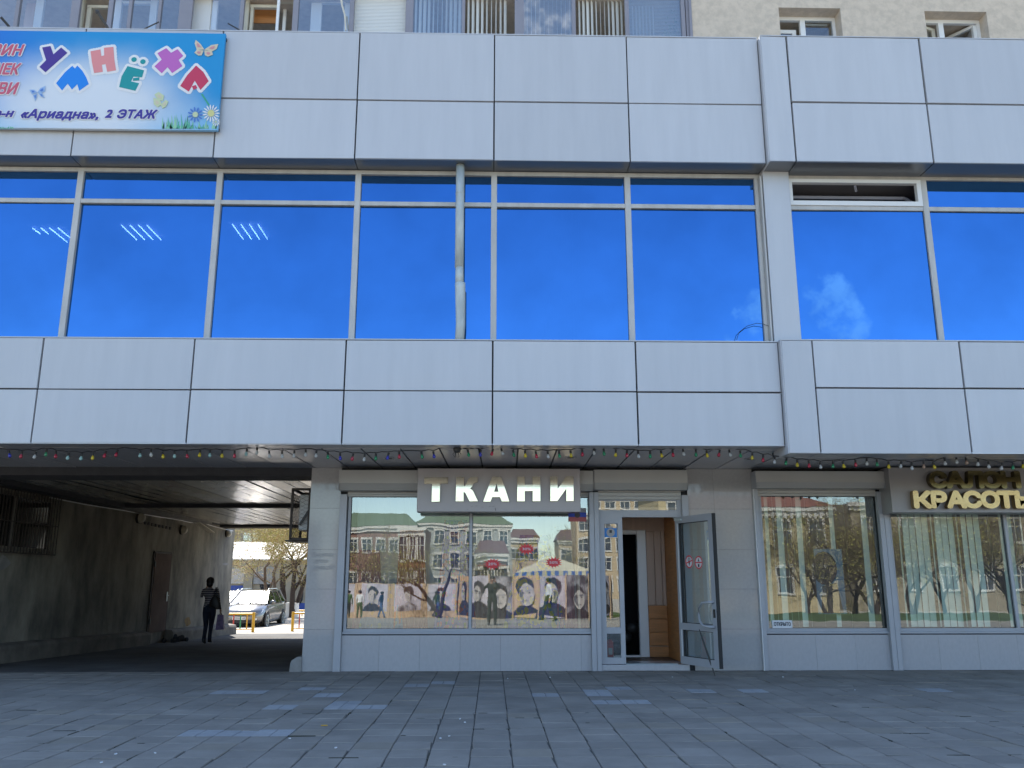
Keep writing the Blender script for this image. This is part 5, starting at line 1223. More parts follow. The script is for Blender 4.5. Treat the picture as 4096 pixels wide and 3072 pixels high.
btext('ЗИН', -75, 238, 182, 288, M['red_text']); btext('ШЕК', -95, 208, 358, 465, M['red_text']); btext('УВИ', -105, 188, 536, 648, M['red_text'])
btext('р-н', -75, 142, 800, 880, M['indigo_text']); btext('«Ариадна»,', 188, 930, 790, 895, M['indigo_text']); btext('2', 975, 1058, 790, 870, M['indigo_text']); btext('ЭТАЖ', 1088, 1475, 790, 876, M['indigo_text'])
def butterfly(cx, cy_, wings, m_, m2, nm='butterfly'):
    for i, w in enumerate(wings):
        P = [bp(*q) for q in w]; put(nm + '_wing', MB().prism(P, BY - .009 - .001 * i, BY - .006), m_, bn)
        c = (sum(p[0] for p in P) / len(P), sum(p[1] for p in P) / len(P)); put(nm + '_spot', MB().prism([(c[0] + (p[0] - c[0]) * .45, c[1] + (p[1] - c[1]) * .45) for p in P], BY - .0125 - .001 * i, BY - .0115 - .001 * i), m2, bn)
mc, mp_, mbp, mlb, mgr = (mat('cream_print', (.62, .55, .40), .55), mat('pink_print', (.60, .28, .30), .55), mat('mid_blue_print', (.08, .20, .55), .55), mat('pale_blue_print', (.30, .45, .68), .55), mat('pale_green_print', (.55, .62, .38), .55))
butterfly(0, 0, ([(1905, 232), (1870, 180), (1825, 142), (1815, 175), (1835, 235)], [(1905, 232), (1970, 190), (2035, 180), (2020, 225), (1975, 250)], [(1900, 240), (1835, 235), (1812, 262), (1850, 288), (1880, 285)], [(1905, 240), (1975, 248), (1985, 280), (1940, 298), (1910, 285)]), mc, mp_)
butterfly(0, 0, ([(350, 632), (320, 605), (275, 605), (300, 650)], [(352, 630), (380, 590), (425, 570), (422, 620), (385, 640)], [(348, 640), (310, 655), (330, 710), (345, 680)], [(358, 638), (395, 640), (422, 685), (385, 670)]), mlb, mbp)
butterfly(0, 0, ([(1440, 650), (1480, 625), (1530, 660), (1520, 710), (1470, 700)], [(1430, 680), (1490, 700), (1510, 740), (1470, 770), (1435, 740)], [(1500, 745), (1545, 700), (1570, 715), (1550, 760), (1515, 780)]), mgr, mc)
put('flower_stem', MB().prism([bp(1872, 645), bp(1888, 642), bp(1958, 750), bp(1944, 756)], BY - .005, BY - .003), mat('leaf_green_print', (.05, .36, .22), .55), bn)
def flower(cx, cy_, r, n, m_, mcn, rc, y_):
    mb = MB()
    for i in range(n):
        a = 6.283 * i / n; w = 3.3 / n
        P = [bp(cx + r * rr * math.cos(a + da), cy_ + r * rr * math.sin(a + da)) for rr, da in ((.2, 0), (.75, -w * .55), (1.0, -w * .2), (1.0, w * .2), (.75, w * .55))]
        mb.poly([(p[0], y_ - .0004 * (i % 2), p[1]) for p in P][::-1])
    put('flower_petals', mb, m_, bn); put('flower_centre', MB().prism([bp(cx + rc * math.cos(.45 * i), cy_ + rc * math.sin(.45 * i)) for i in range(14)], y_ - .004, y_ - .002), mcn, bn)
flower(1968, 826, 80, 15, M['white'], mat('yellow_green_print', (.62, .60, .25), .55), 32, BY - .012)
flower(1822, 838, 72, 11, mbp, mgr, 26, BY - .010); flower(2012, 905, 40, 11, M['white'], mgr, 10, BY - .006)
mb = MB(); mb2 = MB()
for k in range(90):
    x_ = rnd.uniform(1500, 2025) if k < 72 else rnd.uniform(-20, 130); hgt = rnd.uniform(25, 150) * (1 if k < 40 else .5) * (1 if 1500 < x_ < 1800 else .7) * (1 if k < 72 else .45); lean = rnd.uniform(-22, 30)
    P = [bp(x_ - 9, 966), bp(x_ + 9, 966), bp(x_ + lean, 966 - hgt)]; (mb if k % 2 else mb2).poly([(p[0], BY - .005 - .0003 * (k % 5), p[1]) for p in P])
put('printed_grass', mb, mat('grass_print', (.10, .42, .28), .55), bn, kind='stuff'); put('printed_grass', mb2, mat('grass_print_light', (.28, .58, .36), .55), bn, kind='stuff')

# ------------------------------------------------------------------ trees
def grow_tree(seed, base, height, trunk_r, n_main=3, spread=.55, depth=5, leaf=0.0, leaf_size=.05, twig_r=.008, lean=(0, 0), dirs=None, split=(2, 3), droop=0.0, min_leaf_depth=3, frac=(.36, .46)):
    r = random.Random(seed); wood, twig, lv = MB(), MB(), MB()
    def branch(p, d, L, rad, k):
        n = 4 if k < 2 else 3; pts, rs = [Vector(p)], [rad]; q = Vector(p); dd = Vector(d)
        for i in range(n):
            dd = (dd + Vector((r.gauss(0, .13), r.gauss(0, .13), r.gauss(0, .07) + .05 - droop * (k > 2)))).normalized(); q = q + dd * (L / n)
            pts.append(q.copy()); rs.append(rad * (1 - .45 * (i + 1) / n))
        tgt = wood if k < 3 else twig
        tgt.tube(pts, rs, 8 if k < 1 else (6 if k < 2 else (4 if k < 3 else 3)), cap=False)
        if k >= min_leaf_depth and leaf:
            for i in range(int(leaf) + (r.random() < leaf % 1)):
                t = r.choice(pts[1:]) + Vector((r.gauss(0, .12), r.gauss(0, .12), r.gauss(0, .1))); a = Vector((r.gauss(0, 1), r.gauss(0, 1), r.gauss(0, 1))).normalized() * leaf_size * r.uniform(.6, 1.4); b = Vector((r.gauss(0, 1), r.gauss(0, 1), r.gauss(0, 1))).normalized() * leaf_size * .7
                lv.poly([t, t + a + b, t + a * 2, t + a - b])
        if k >= depth: return
        m = r.randint(*split)
        for i in range(m):
            t = r.uniform(.45, 1.0) if i else 1.0; j = min(n, max(1, round(t * n))); s_ = pts[j]
            a = Vector((r.gauss(0, 1), r.gauss(0, 1), r.gauss(.15, .6))).normalized(); nd = (dd * (1 - spread) + a * spread).normalized()
            branch(s_, nd, L * r.uniform(.55, .78), max(twig_r * .5, rs[j] * r.uniform(.5, .72)), k + 1)
    for i in range(n_main):
        d = Vector(dirs[i]) if dirs else Vector((r.gauss(lean[0], .22), r.gauss(lean[1], .22), 1))
        branch(Vector(base) + Vector((r.gauss(0, trunk_r * .6), r.gauss(0, trunk_r * .6), -.05)), d.normalized(), height * r.uniform(*frac), trunk_r * (1 if n_main == 1 else r.uniform(.65, .95)), 0)
    return wood, twig, lv
def tree(name, seed, base, label, group=None, bark='bark', twigm='twig', leafm='bud', whitew=0.0, **kw):
    t = thing(name, base, label, 'tree', group)
    w, tw, lv = grow_tree(seed, base, **kw)
    put('trunk', w, M[bark], t, smooth=True); cr_ = put('crown', tw, M[twigm], t)
    if lv.f: put('leaves', lv, M[leafm], cr_, kind='stuff')
    return t

# ------------------------------------------------------------------ courtyard behind the passage
GYD = 44.0
def gp(u, v): return at(u, v, GYD)
gzb = gz(0, GYD) - .3
wl_, wr_ = -34.0, 12.0
roof_lo, roof_hi = Z(1000, 2237, GYD), 0
ga = thing('garage_row', (-12, GYD, gzb), 'low pale garage building with a bright sunlit sheet roof behind the cars', 'building')
put('wall', MB().box(wl_, wr_, GYD, GYD + .3, gzb, roof_lo), M['garage'], ga)
hi = at(1000, 2168, GYD + 7); mb = MB(); n = 40
put('roof', MB().poly([(wl_, GYD - .25, roof_lo + .02), (wr_, GYD - .25, roof_lo + .02), (wr_, GYD + 7, hi.z), (wl_, GYD + 7, hi.z)]).poly([(wl_, GYD - .25, roof_lo - .06), (wl_, GYD - .25, roof_lo + .02), (wr_, GYD - .25, roof_lo + .02), (wr_, GYD - .25, roof_lo - .06)]), M['garage_roof'], ga)
def gq(u, v): return (750 + u * .3618, 2000 + v * .3618)
def gbox(u0, v0, u1, v1, dep, name, m_, parent=ga):
    a, b = gp(*gq(u0, v0)), gp(*gq(u1, v1)); return put(name, MB().cbox(a.x, b.x, GYD - dep, GYD - .002, b.z, a.z, .01), m_, parent)
gbox(470, 755, 660, 925, .12, 'wall_panel', mat('grey_board', (.46, .42, .37), .9)); gbox(742, 740, 950, 930, .12, 'wall_panel', M['concrete'])
gd = gbox(470, 945, 622, 1170, .06, 'blue_door', M['bluep']); put('door_frame', MB().box(gp(*gq(622, 945)).x, gp(*gq(640, 945)).x, GYD - .08, GYD, gzb, gp(*gq(622, 932)).z), M['concrete'], ga)
gbox(1150, 1140, 1300, 1235, .05, 'blue_base', M['bluep']); gbox(560, 660, 720, 740, .03, 'wall_band', M['concrete'])
gbox(640, 752, 705, 1200, .2, 'wall_pier', M['garage'])
for k in range(9):                                              # sprayed squiggles
    u0 = 812 + k * 14; pts = [gp(*gq(u0 + rnd.uniform(-12, 12), v_)) + Vector((0, -.02, 0)) for v_ in (rnd.uniform(905, 940), 960, 1000, rnd.uniform(1030, 1055))]
    put('sprayed_line', MB().tube([Vector((p.x, GYD - .012 - .004 * k, p.z)) for p in pts], .045, 4), M['black_print'], ga)
c = gp(*gq(1222, 1040)); put('sprayed_line', MB().tube([(c.x + .28 * math.cos(t), GYD - .02, c.z + .75 * math.sin(t)) for t in [6.283 * i / 12 for i in range(13)]], .07, 4), M['black_print'], ga)
lw = MB(); lw.box(-14, 10, 33.5, GYD - .5, gz(0, 33) - .1, gz(0, 33) + .02); put('courtyard_lawn', lw, M['grass'], label='patch of bright spring grass by the garage wall', kind='structure')
kb = MB(); kb.box(-14, 10, 33.3, 33.5, gz(0, 33) - .1, gz(0, 33) + .14); put('courtyard_kerb', kb, M['whitewash'], label='whitewashed kerb along the courtyard grass', kind='structure')
# tan block and bare trees far behind the garages
fb = thing('far_apartment_block', (-12, 78, -2), 'tan apartment block far behind the courtyard trees', 'building')
put('wall', MB().box(-50, 25, 78, 90, -2, 22), mat('tan_wall', (.36, .29, .20), .95, var=.15, scale=.8), fb)
for i in range(16):
    for j in range(5): x = -42 + i * 4.0; put('window', MB().box(x, x + 1.5, 77.94, 78, 1 + j * 3.6, 2.7 + j * 3.6), M['flat_glass'], fb)
b1 = atg(1100, 2446 - 2); 
tb1, tb2, tb3 = at(1117, 2420, 30), at(1146, 2440, 32), at(1172, 2440, 32.4)
z30 = gz(0, 31)
tree('courtyard_tree', 11, (tb1.x, 30, z30), 'tall bare tree with pale twigs standing behind the grey car', 'courtyard trees', height=9, trunk_r=.15, n_main=2, depth=6, leaf=2.6, leaf_size=.03, dirs=[(-.30, 0, 1), (-.10, .05, 1)], spread=.55, split=(3, 4), frac=(.26, .32), twig_r=.010)
t2 = tree('courtyard_tree', 23, (tb2.x, 32, z30), 'dark forked tree with a whitewashed foot by the yellow railing', 'courtyard trees', bark='bark_dark', height=9, trunk_r=.24, n_main=3, depth=6, leaf=2.6, leaf_size=.032, dirs=[(.12, 0, 1), (-.22, 0, 1), (.32, .1, 1)], spread=.5, split=(2, 4), frac=(.26, .34), twig_r=.010)
for bx, rr in ((tb2.x + .02, .34), (tb3.x + .12, .26)):
    put('whitewashed_foot', MB().tube([(bx, 32, z30 - .1), (bx, 32, z30 + .95)], [rr * 1.1, rr], 12), M['whitewash'], t2)
tree('courtyard_tree', 37, (-6.3, 36, z30), 'leafy young tree at the right edge of the passage view', 'courtyard trees', leafm='bud_green', height=7, trunk_r=.16, n_main=2, depth=5, leaf=6, leaf_size=.05, split=(3, 4), frac=(.24, .3))
tree('courtyard_tree', 41, (-14.5, 58, z30), 'bare tree beyond the garage roof on the left', 'courtyard trees', height=12, trunk_r=.22, n_main=3, depth=6, leaf=1.2, leaf_size=.06, split=(2, 4), frac=(.26, .34), twig_r=.016)
tree('courtyard_tree', 43, (-20, 60, z30), 'bare tree far behind the garages, half hidden by the wall', 'courtyard trees', height=12, trunk_r=.22, n_main=3, depth=6, leaf=1.2, leaf_size=.06, split=(2, 4), frac=(.26, .34), twig_r=.016)
tree('courtyard_tree', 47, (-9, 57, z30), 'budding tree beyond the garage roof on the right', 'courtyard trees', height=12, trunk_r=.2, n_main=3, depth=6, leaf=1.5, leaf_size=.06, split=(2, 4), frac=(.26, .34), twig_r=.016)
# yellow railings with coloured bars
def railing(label, x0, x1, y, posts_, bars, h):
    z = gz(0, y); t = thing('yellow_railing', ((x0 + x1) / 2, y, z), label, 'railing', 'low yellow railings in the courtyard')
    put('top_rail', MB().tube([(x0, y, z + h - .05), (x1, y, z + h - .05)], .035, 8), M['yellow'], t); put('bottom_rail', MB().tube([(x0, y, z + .1), (x1, y, z + .1)], .02, 8), M['yellow'], t)
    for p in posts_: put('post', MB().tube([(p, y, z - .05), (p, y, z + h)], .05, 10), M['yellow'], t)
    for x_, m_ in bars: put('bar', MB().tube([(x_, y, z + .1), (x_, y, z + h - .06)], .022, 6), M[m_], t)
q = lambda u, v: atg(*gq(u, v))
p = q(728, 1460); yA = p.y; hA = at(*gq(728, 1243), yA).z - gz(0, yA)
xx = lambda u, y: at(*gq(u, 1350), y).x
railing('yellow railing with red and green bars in front of the grey car', xx(440, yA), xx(730, yA), yA, (xx(728, yA),), ((xx(508, yA), 'redp'), (xx(585, yA), 'greenp'), (xx(657, yA), 'yellow')), hA)
p = q(1160, 1452); yB = p.y; hB = at(*gq(1160, 1236), yB).z - gz(0, yB)
railing('yellow railing right of the grey car by the passage pier', xx(1163, yB), xx(1400, yB), yB, (xx(1163, yB), xx(1400, yB)), ((xx(1236, yB), 'redp'), (xx(1310, yB), 'greenp')), hB)
p = q(1116, 1345); yC = p.y; hC = at(*gq(1116, 1210), yC).z - gz(0, yC)
railing('yellow railing farther back along the courtyard grass', xx(1090, yC), xx(1420, yC), yC, (xx(1117, yC), xx(1300, yC)), ((xx(1207, yC), 'rust'), (xx(1262, yC), 'rust')), hC)
bnch = thing('blue_litter_bin', (at(*gq(1135, 1200), 34).x, 34, gz(0, 34)), 'small blue bin frame at the foot of the whitewashed tree', 'bin')
bx = WORLD[bnch.name]; put('bin_frame', MB().tube([(bx.x - .3, 34, bx.z), (bx.x - .3, 34, bx.z + .8), (bx.x - .2, 34, bx.z + .88), (bx.x + .2, 34, bx.z + .88), (bx.x + .3, 34, bx.z + .8), (bx.x + .3, 34, bx.z)], .03, 6), M['bluep'], bnch)
put('bin_body', MB().cbox(bx.x - .26, bx.x + .26, 33.9, 34.2, bx.z + .25, bx.z + .7, .02), M['bluep'], bnch)

# ------------------------------------------------------------------ cars
def car(label, cx, yfront, col, plate=None):
    z = gz(0, yfront + 2); t = thing('parked_car', (cx, yfront + 2.2, z), label, 'car', 'cars parked in the courtyard')
    paint = mat('car_paint_' + col[0], col[1], .25, .55, coat=.8, spec=.6)
    st = [(0, .50, .36, .60), (.06, .68, .28, .68), (.22, .80, .22, .76), (.6, .87, .20, .86), (1.15, .89, .19, .95), (2.0, .90, .19, .98), (3.2, .90, .19, 1.0), (4.0, .88, .22, 1.02), (4.36, .80, .30, 1.0), (4.46, .70, .40, .9)]
    b = MB(); N = 0
    for (yy, w, z0, z1) in st:
        ring = [(-w * .8, z0), (-w * .97, z0 + .10), (-w, z0 + (z1 - z0) * .45), (-w * .98, z1 - .13), (-w * .90, z1 - .02), (-w * .45, z1 + .025), (0, z1 + .035), (w * .45, z1 + .025), (w * .90, z1 - .02), (w * .98, z1 - .13), (w, z0 + (z1 - z0) * .45), (w * .97, z0 + .10), (w * .8, z0)]
        N = len(ring); b.v += [(cx + p_[0], yfront + yy, z + p_[1]) for p_ in ring]
    for i in range(len(st) - 1):
        for k in range(N - 1): a = i * N + k; b.f.append((a, a + 1, a + N + 1, a + N)); b.mi.append(0)
        b.f.append((i * N + N - 1, i * N, (i + 1) * N, (i + 1) * N + N - 1)); b.mi.append(0)
    b.f.append(tuple(range(N))[::-1]); b.mi.append(0); e = (len(st) - 1) * N; b.f.append(tuple(e + k for k in range(N))); b.mi.append(0)
    body = put('body', b, paint, t, smooth=True)
    P = lambda x_, y_, z_: (cx + x_, yfront + y_, z + z_)
    gm = glass('car_glass_' + col[0], (1, 1, 1), .28, (.12, .14, .15)); gw = glass('windscreen_' + col[0], (1, 1, 1), .35, (.12, .14, .15), .17)
    wb, wr = .76, .60
    put('roof', MB().poly([P(-wr, 1.95, 1.45), P(wr, 1.95, 1.45), P(wr * 1.02, 2.6, 1.50), P(-wr * 1.02, 2.6, 1.50)]).poly([P(-wr * 1.02, 2.6, 1.50), P(wr * 1.02, 2.6, 1.50), P(wr, 3.7, 1.47), P(-wr, 3.7, 1.47)]).poly([P(-wr, 3.7, 1.47), P(wr, 3.7, 1.47), P(wr * .95, 3.95, 1.40), P(-wr * .95, 3.95, 1.40)]), paint, t)
    put('windscreen', MB().poly([P(-wb, 1.05, .95), P(-.3, .98, .975), P(-.25, 1.92, 1.46), P(-wr, 1.95, 1.44)]).poly([P(-.3, .98, .975), P(.3, .98, .975), P(.25, 1.92, 1.46), P(-.25, 1.92, 1.46)]).poly([P(.3, .98, .975), P(wb, 1.05, .95), P(wr, 1.95, 1.44), P(.25, 1.92, 1.46)]), gw, t)
    for s_ in (-1, 1):
        f = (lambda L: L) if s_ > 0 else (lambda L: L[::-1])
        for nm, y0, y1, yt0, yt1 in (('door_window', 1.30, 2.35, 2.02, 2.38), ('door_window', 2.43, 3.30, 2.45, 3.25), ('rear_window', 3.37, 4.05, 3.33, 3.72)):
            put(nm, MB().poly(f([P(s_ * (wb + .06), y0, .98), P(s_ * (wb + .06), y1, 1.0), P(s_ * (wr + .01), yt1, 1.42), P(s_ * (wr + .01), yt0, 1.42)])), gm, t)
        put('pillar', MB().bar(P(s_ * wb, 1.05, .95), P(s_ * wr, 1.95, 1.45), .07).bar(P(s_ * (wb + .05), 2.39, .96), P(s_ * wr, 2.41, 1.45), .06).bar(P(s_ * (wb + .05), 3.34, .96), P(s_ * wr, 3.3, 1.46), .06).bar(P(s_ * (wb - .02), 4.25, 1.0), P(s_ * wr, 3.75, 1.45), .09).bar(P(s_ * wr, 1.95, 1.45), P(s_ * wr, 3.75, 1.46), .05), paint, t)
        put('roof_rail', MB().tube([P(s_ * .56, 2.0, 1.49), P(s_ * .56, 2.15, 1.55), P(s_ * .56, 3.5, 1.55), P(s_ * .56, 3.65, 1.49)], .018, 6), M['galv'], t)
        put('mirror', MB().sphere(P(s_ * .95, 1.35, 1.02), .11, 8, 6, sc=(1, .6, .75)), paint, t, smooth=True)
        put('headlight', MB().poly(f([P(s_ * .52, .075, .60), P(s_ * .80, .24, .62), P(s_ * .84, .50, .78), P(s_ * .58, .16, .73)])), mat('headlight_lens', (.6, .62, .62), .1, .3), t)
        put('fog_lamp', MB().box(cx + s_ * .52, cx + s_ * .68, yfront + .03, yfront + .07, z + .36, z + .43), M['white'], t)
        put('wheel_arch', MB().tube([P(s_ * .885, .80, .30), P(s_ * .91, .80, .30)], .39, 20).tube([P(s_ * .885, 3.50, .30), P(s_ * .91, 3.50, .30)], .39, 20), M['rubber'], t)
        for yw_ in (.80, 3.50):
            wh = put('wheel', MB().tube([P(s_ * .70, yw_, .31), P(s_ * .915, yw_, .31)], .32, 24), M['rubber'], t)
            rm_ = MB()
            for k in range(5): a = 6.283 * k / 5 + .3; rm_.bar(P(s_ * .922, yw_, .31), P(s_ * .925, yw_ + .20 * math.cos(a), .31 + .20 * math.sin(a)), .06, .012)
            rm_.tube([P(s_ * .915, yw_, .31), P(s_ * .925, yw_, .31)], .05, 10); 
            for k in range(18): a, b_ = 6.283 * k / 18, 6.283 * (k + 1) / 18; rm_.poly([P(s_ * .92, yw_ + .23 * math.cos(a), .31 + .23 * math.sin(a)), P(s_ * .92, yw_ + .23 * math.cos(b_), .31 + .23 * math.sin(b_)), P(s_ * .92, yw_ + .195 * math.cos(b_), .31 + .195 * math.sin(b_)), P(s_ * .92, yw_ + .195 * math.cos(a), .31 + .195 * math.sin(a))])
            put('rim', rm_, M['galv'], wh)
    put('rear_screen', MB().poly([P(-.7, 4.3, 1.0), P(.7, 4.3, 1.0), P(.56, 3.95, 1.39), P(-.56, 3.95, 1.39)][::-1]), gm, t)
    put('grille', MB().box(cx - .42, cx + .42, yfront - .015, yfront + .1, z + .52, z + .62), M['black_print'], t); put('bumper_intake', MB().box(cx - .55, cx + .55, yfront - .01, yfront + .1, z + .24, z + .34), M['black_print'], t)
    for k in (-1, 1): put('wiper', MB().bar(P(k * .3 - .25, .99, .99), P(k * .3 + .2, 1.06, 1.03), .015), M['rubber'], t)
    if plate:
        pl = put('number_plate', MB().box(cx - .26, cx + .26, yfront - .035, yfront - .02, z + .38, z + .49), M['white'], t)
        put('plate_text', text_mesh(plate, cx - .24, cx + .24, z + .40, z + .475, yfront - .038, 0, .01), M['black_print'], pl)
        put('badge', MB().box(cx - .07, cx + .07, yfront - .03, yfront - .016, z + .60, z + .64), M['galv'], t)
    return t
fw = atg(*gq(885, 1413)); pc = at(*gq(625, 1310), fw.y - .8)
car('dark grey estate car with roof rails facing the passage', fw.x - .93, fw.y - .82, ('grey', (.19, .185, .18)), 'х030вх 64')
c2 = at(*gq(515, 1150), 25.5); car('silver car showing only a corner beyond the passage wall', c2.x - .55, 23.8, ('silver', (.45, .46, .47)))

# ------------------------------------------------------------------ people
def person(label, loc, face, pose, cols, h=1.62, hair_len=.5, stripes=False, group=None, extra=None):
    """one skinned body; face = heading angle of the front about Z; joints given for a 1.62 m figure facing +Y"""
    t = thing('person', loc, label, 'person', group, rz=face); WORLD[t.name] = Vector((0, 0, 0))
    J = dict(pel=(0, 0, .90), spine=(0, .01, 1.06), chest=(0, .0, 1.23), neck=(0, .01, 1.36), nt=(0, .02, 1.43), head=(0, .035, 1.50), crown=(0, .03, 1.575), nose=(0, .125, 1.485), chin=(0, .085, 1.425),
             shL=(-.165, 0, 1.31), elL=(-.22, -.02, 1.06), wrL=(-.23, .05, .83), paL=(-.23, .06, .77), shR=(.165, 0, 1.31), elR=(.22, -.02, 1.06), wrR=(.23, .05, .83), paR=(.23, .06, .77),
             hiL=(-.09, 0, .84), knL=(-.10, .03, .47), anL=(-.10, 0, .09), toL=(-.10, .15, .03), heL=(-.10, -.045, .035), hiR=(.09, 0, .84), knR=(.10, .03, .47), anR=(.10, 0, .09), toR=(.10, .15, .03), heR=(.10, -.045, .035))
    J.update(pose); s_ = h / 1.62
    RAD = dict(pel=(.155, .115), spine=(.125, .09), chest=(.145, .10), neck=(.058, .055), nt=(.05, .05), head=(.078, .092), crown=(.062, .075), nose=(.014, .014), chin=(.035, .04), sh=(.062, .06), el=(.040, .040), wr=(.027, .024), pa=(.038, .018), hi=(.105, .105), kn=(.063, .063), an=(.042, .045), to=(.036, .026), he=(.034, .03))
    E = [('pel', 'spine', 't'), ('spine', 'chest', 's'), ('chest', 'neck', 's'), ('neck', 'nt', 'k'), ('nt', 'head', 'k'), ('head', 'crown', 'k'), ('head', 'nose', 'k'), ('head', 'chin', 'k')]
    for S in 'LR': E += [('chest', 'sh' + S, 's'), ('sh' + S, 'el' + S, 's'), ('el' + S, 'wr' + S, 's'), ('wr' + S, 'pa' + S, 'k'), ('pel', 'hi' + S, 'p'), ('hi' + S, 'kn' + S, 'p'), ('kn' + S, 'an' + S, 'p'), ('an' + S, 'to' + S, 'f'), ('an' + S, 'he' + S, 'f')]
    names = list(J); P = [Vector(J[n]) * s_ for n in names]; R = [RAD.get(n, RAD.get(n[:-1])) for n in names]; ed = [(names.index(a), names.index(b)) for a, b, _ in E]; tag = [k for *_, k in E]
    for S in 'LR':                                                # fingers and thumb, curled
        w_, p_ = Vector(J['wr' + S]) * s_, Vector(J['pa' + S]) * s_; d = (p_ - w_).normalized(); side = d.cross(Vector((1, 0, 0)) if abs(d.x) < .8 else Vector((0, 1, 0))).normalized(); curl = side.cross(d).normalized() * (-1 if S == 'L' else 1)
        for k in range(4):
            a = p_ + side * (.0225 - .015 * k) + d * .03; L = (.062, .072, .068, .052)[k]; i0 = len(P)
            P += [a, a + d * L * .55 + curl * .008, a + d * L * .9 + curl * .03]; R += [(.009, .009), (.008, .008), (.0065, .0065)]
            ed += [(names.index('pa' + S), i0), (i0, i0 + 1), (i0 + 1, i0 + 2)]; tag += ['k'] * 3
        i0 = len(P); a = w_ + (p_ - w_) * .6 + side * .03; P += [a, a + d * .035 + side * .012 + curl * .015, a + d * .058 + curl * .028]; R += [(.011, .011), (.009, .009), (.0075, .0075)]
        ed += [(names.index('pa' + S), i0), (i0, i0 + 1), (i0 + 1, i0 + 2)]; tag += ['k'] * 3
    me = bpy.data.meshes.new('skeleton'); me.from_pydata([tuple(p) for p in P], ed, []); o = bpy.data.objects.new('skeleton', me); COL.objects.link(o)
    sk = o.modifiers.new('skin', 'SKIN'); sk.use_smooth_shade = True; ss = o.modifiers.new('sub', 'SUBSURF'); ss.levels = 1; ss.render_levels = 1
    lay = me.skin_vertices[0].data
    for i, r in enumerate(R): lay[i].radius = (r[0] * s_, r[1] * s_); lay[i].use_root = (i == 0)
    dg = bpy.context.evaluated_depsgraph_get(); bm_ = bpy.data.meshes.new_from_object(o.evaluated_get(dg)); bpy.data.objects.remove(o)
    order = {'s': 0, 't': 1, 'p': 1, 'k': 2, 'f': 3}
    for m_ in cols: bm_.materials.append(m_)
    for f in bm_.polygons:
        c = f.center; best, bt = 9, 's'
        for (a, b_), k in zip(ed, tag):
            A_, B_ = P[a], P[b_]; ab = B_ - A_; u_ = max(0, min(1, (c - A_).dot(ab) / max(ab.length_squared, 1e-9))); dd = (c - A_ - ab * u_).length - (R[a][0] * (1 - u_) + R[b_][0] * u_) * s_ * .9
            if dd < best: best, bt = dd, k
        if bt == 't': bt = 's' if c.z > .93 * s_ else 'p'
        if bt == 'k' and c.z < 1.36 * s_ and abs(c.x) < .12 * s_ and c.z > 1.1 * s_ and best < .02: bt = 's' if c.z < 1.35 * s_ else 'k'
        f.material_index = order[bt]; f.use_smooth = True
    body = bpy.data.objects.new('body', bm_); COL.objects.link(body); body.parent = t; WORLD[body.name] = Vector((0, 0, 0))
    hd = Vector(J['head']) * s_; hm = MB(); hm.sphere(hd + Vector((0, -.018, .03)), .108 * s_, 14, 10, sc=(.92, .98, .92))
    if hair_len > .3: hm.sphere(hd + Vector((0, -.055, -.04)), .085 * s_, 12, 8, sc=(1.0, .7, 1.0))
    put('hair', hm, M['hair'], t, smooth=True)
    for sx_ in (-1, 1):
        put('ear', MB().sphere(hd + Vector((sx_ * .083, .005, -.005)), .022, 6, 5, sc=(.45, .8, 1.2)), M['skin'], t, smooth=True)
        put('eye', MB().sphere(hd + Vector((sx_ * .032, .083, .005)), .012, 6, 5), M['white'], t, smooth=True); put('pupil', MB().sphere(hd + Vector((sx_ * .032, .092, .005)), .006, 6, 4), M['black_print'], t)
    put('mouth', MB().sphere(hd + Vector((0, .088, -.047)), .02, 8, 4, sc=(1.1, .4, .35)), M['redp'], t, smooth=True)
    return t, J, s_
m, nt, b = new_mat('striped_jersey'); b.inputs['Roughness'].default_value = .9
vec = tex_coord(nt, 'obj'); sx = nt.nodes.new('ShaderNodeSeparateXYZ'); nt.links.new(vec, sx.inputs[0]); nn = nt.nodes.new('ShaderNodeTexNoise'); nn.inputs['Scale'].default_value = 5; nt.links.new(vec, nn.inputs[0])
m1_ = nt.nodes.new('ShaderNodeMath'); m1_.operation = 'MULTIPLY_ADD'; nt.links.new(nn.outputs[0], m1_.inputs[0]); m1_.inputs[1].default_value = .012; nt.links.new(sx.outputs['Z'], m1_.inputs[2])
m2_ = nt.nodes.new('ShaderNodeMath'); m2_.operation = 'MODULO'; nt.links.new(m1_.outputs[0], m2_.inputs[0]); m2_.inputs[1].default_value = .042
m3_ = nt.nodes.new('ShaderNodeMath'); m3_.operation = 'GREATER_THAN'; nt.links.new(m2_.outputs[0], m3_.inputs[0]); m3_.inputs[1].default_value = .024
mx = nt.nodes.new('ShaderNodeMix'); mx.data_type = 'RGBA'; nt.links.new(m3_.outputs[0], mx.inputs['Factor']); mx.inputs['A'].default_value = (.018, .02, .04, 1); mx.inputs['B'].default_value = (.42, .38, .38, 1); nt.links.new(mx.outputs['Result'], b.inputs['Base Color'])
M['stripes'] = m
M['jeans'] = mat('dark_jeans', (.022, .03, .055), .9, space='obj', var=.3, scale=8); M['shoe'] = mat('dark_shoe', (.02, .02, .022), .5)
M['shirt_white'] = mat('white_shirt', (.62, .62, .62), .9); M['navy'] = mat('navy_cloth', (.03, .045, .10), .9); M['greencloth'] = mat('green_cloth', (.07, .12, .05), .9); M['bluejean'] = mat('blue_jeans', (.09, .13, .25), .9); M['olive'] = mat('dark_olive_cloth', (.035, .04, .035), .9)
wp_ = atg(826, 2580); hw = at(846, 2309, wp_.y).z - gz(0, wp_.y)
wy = wp_.y; wz = gz(0, wy)
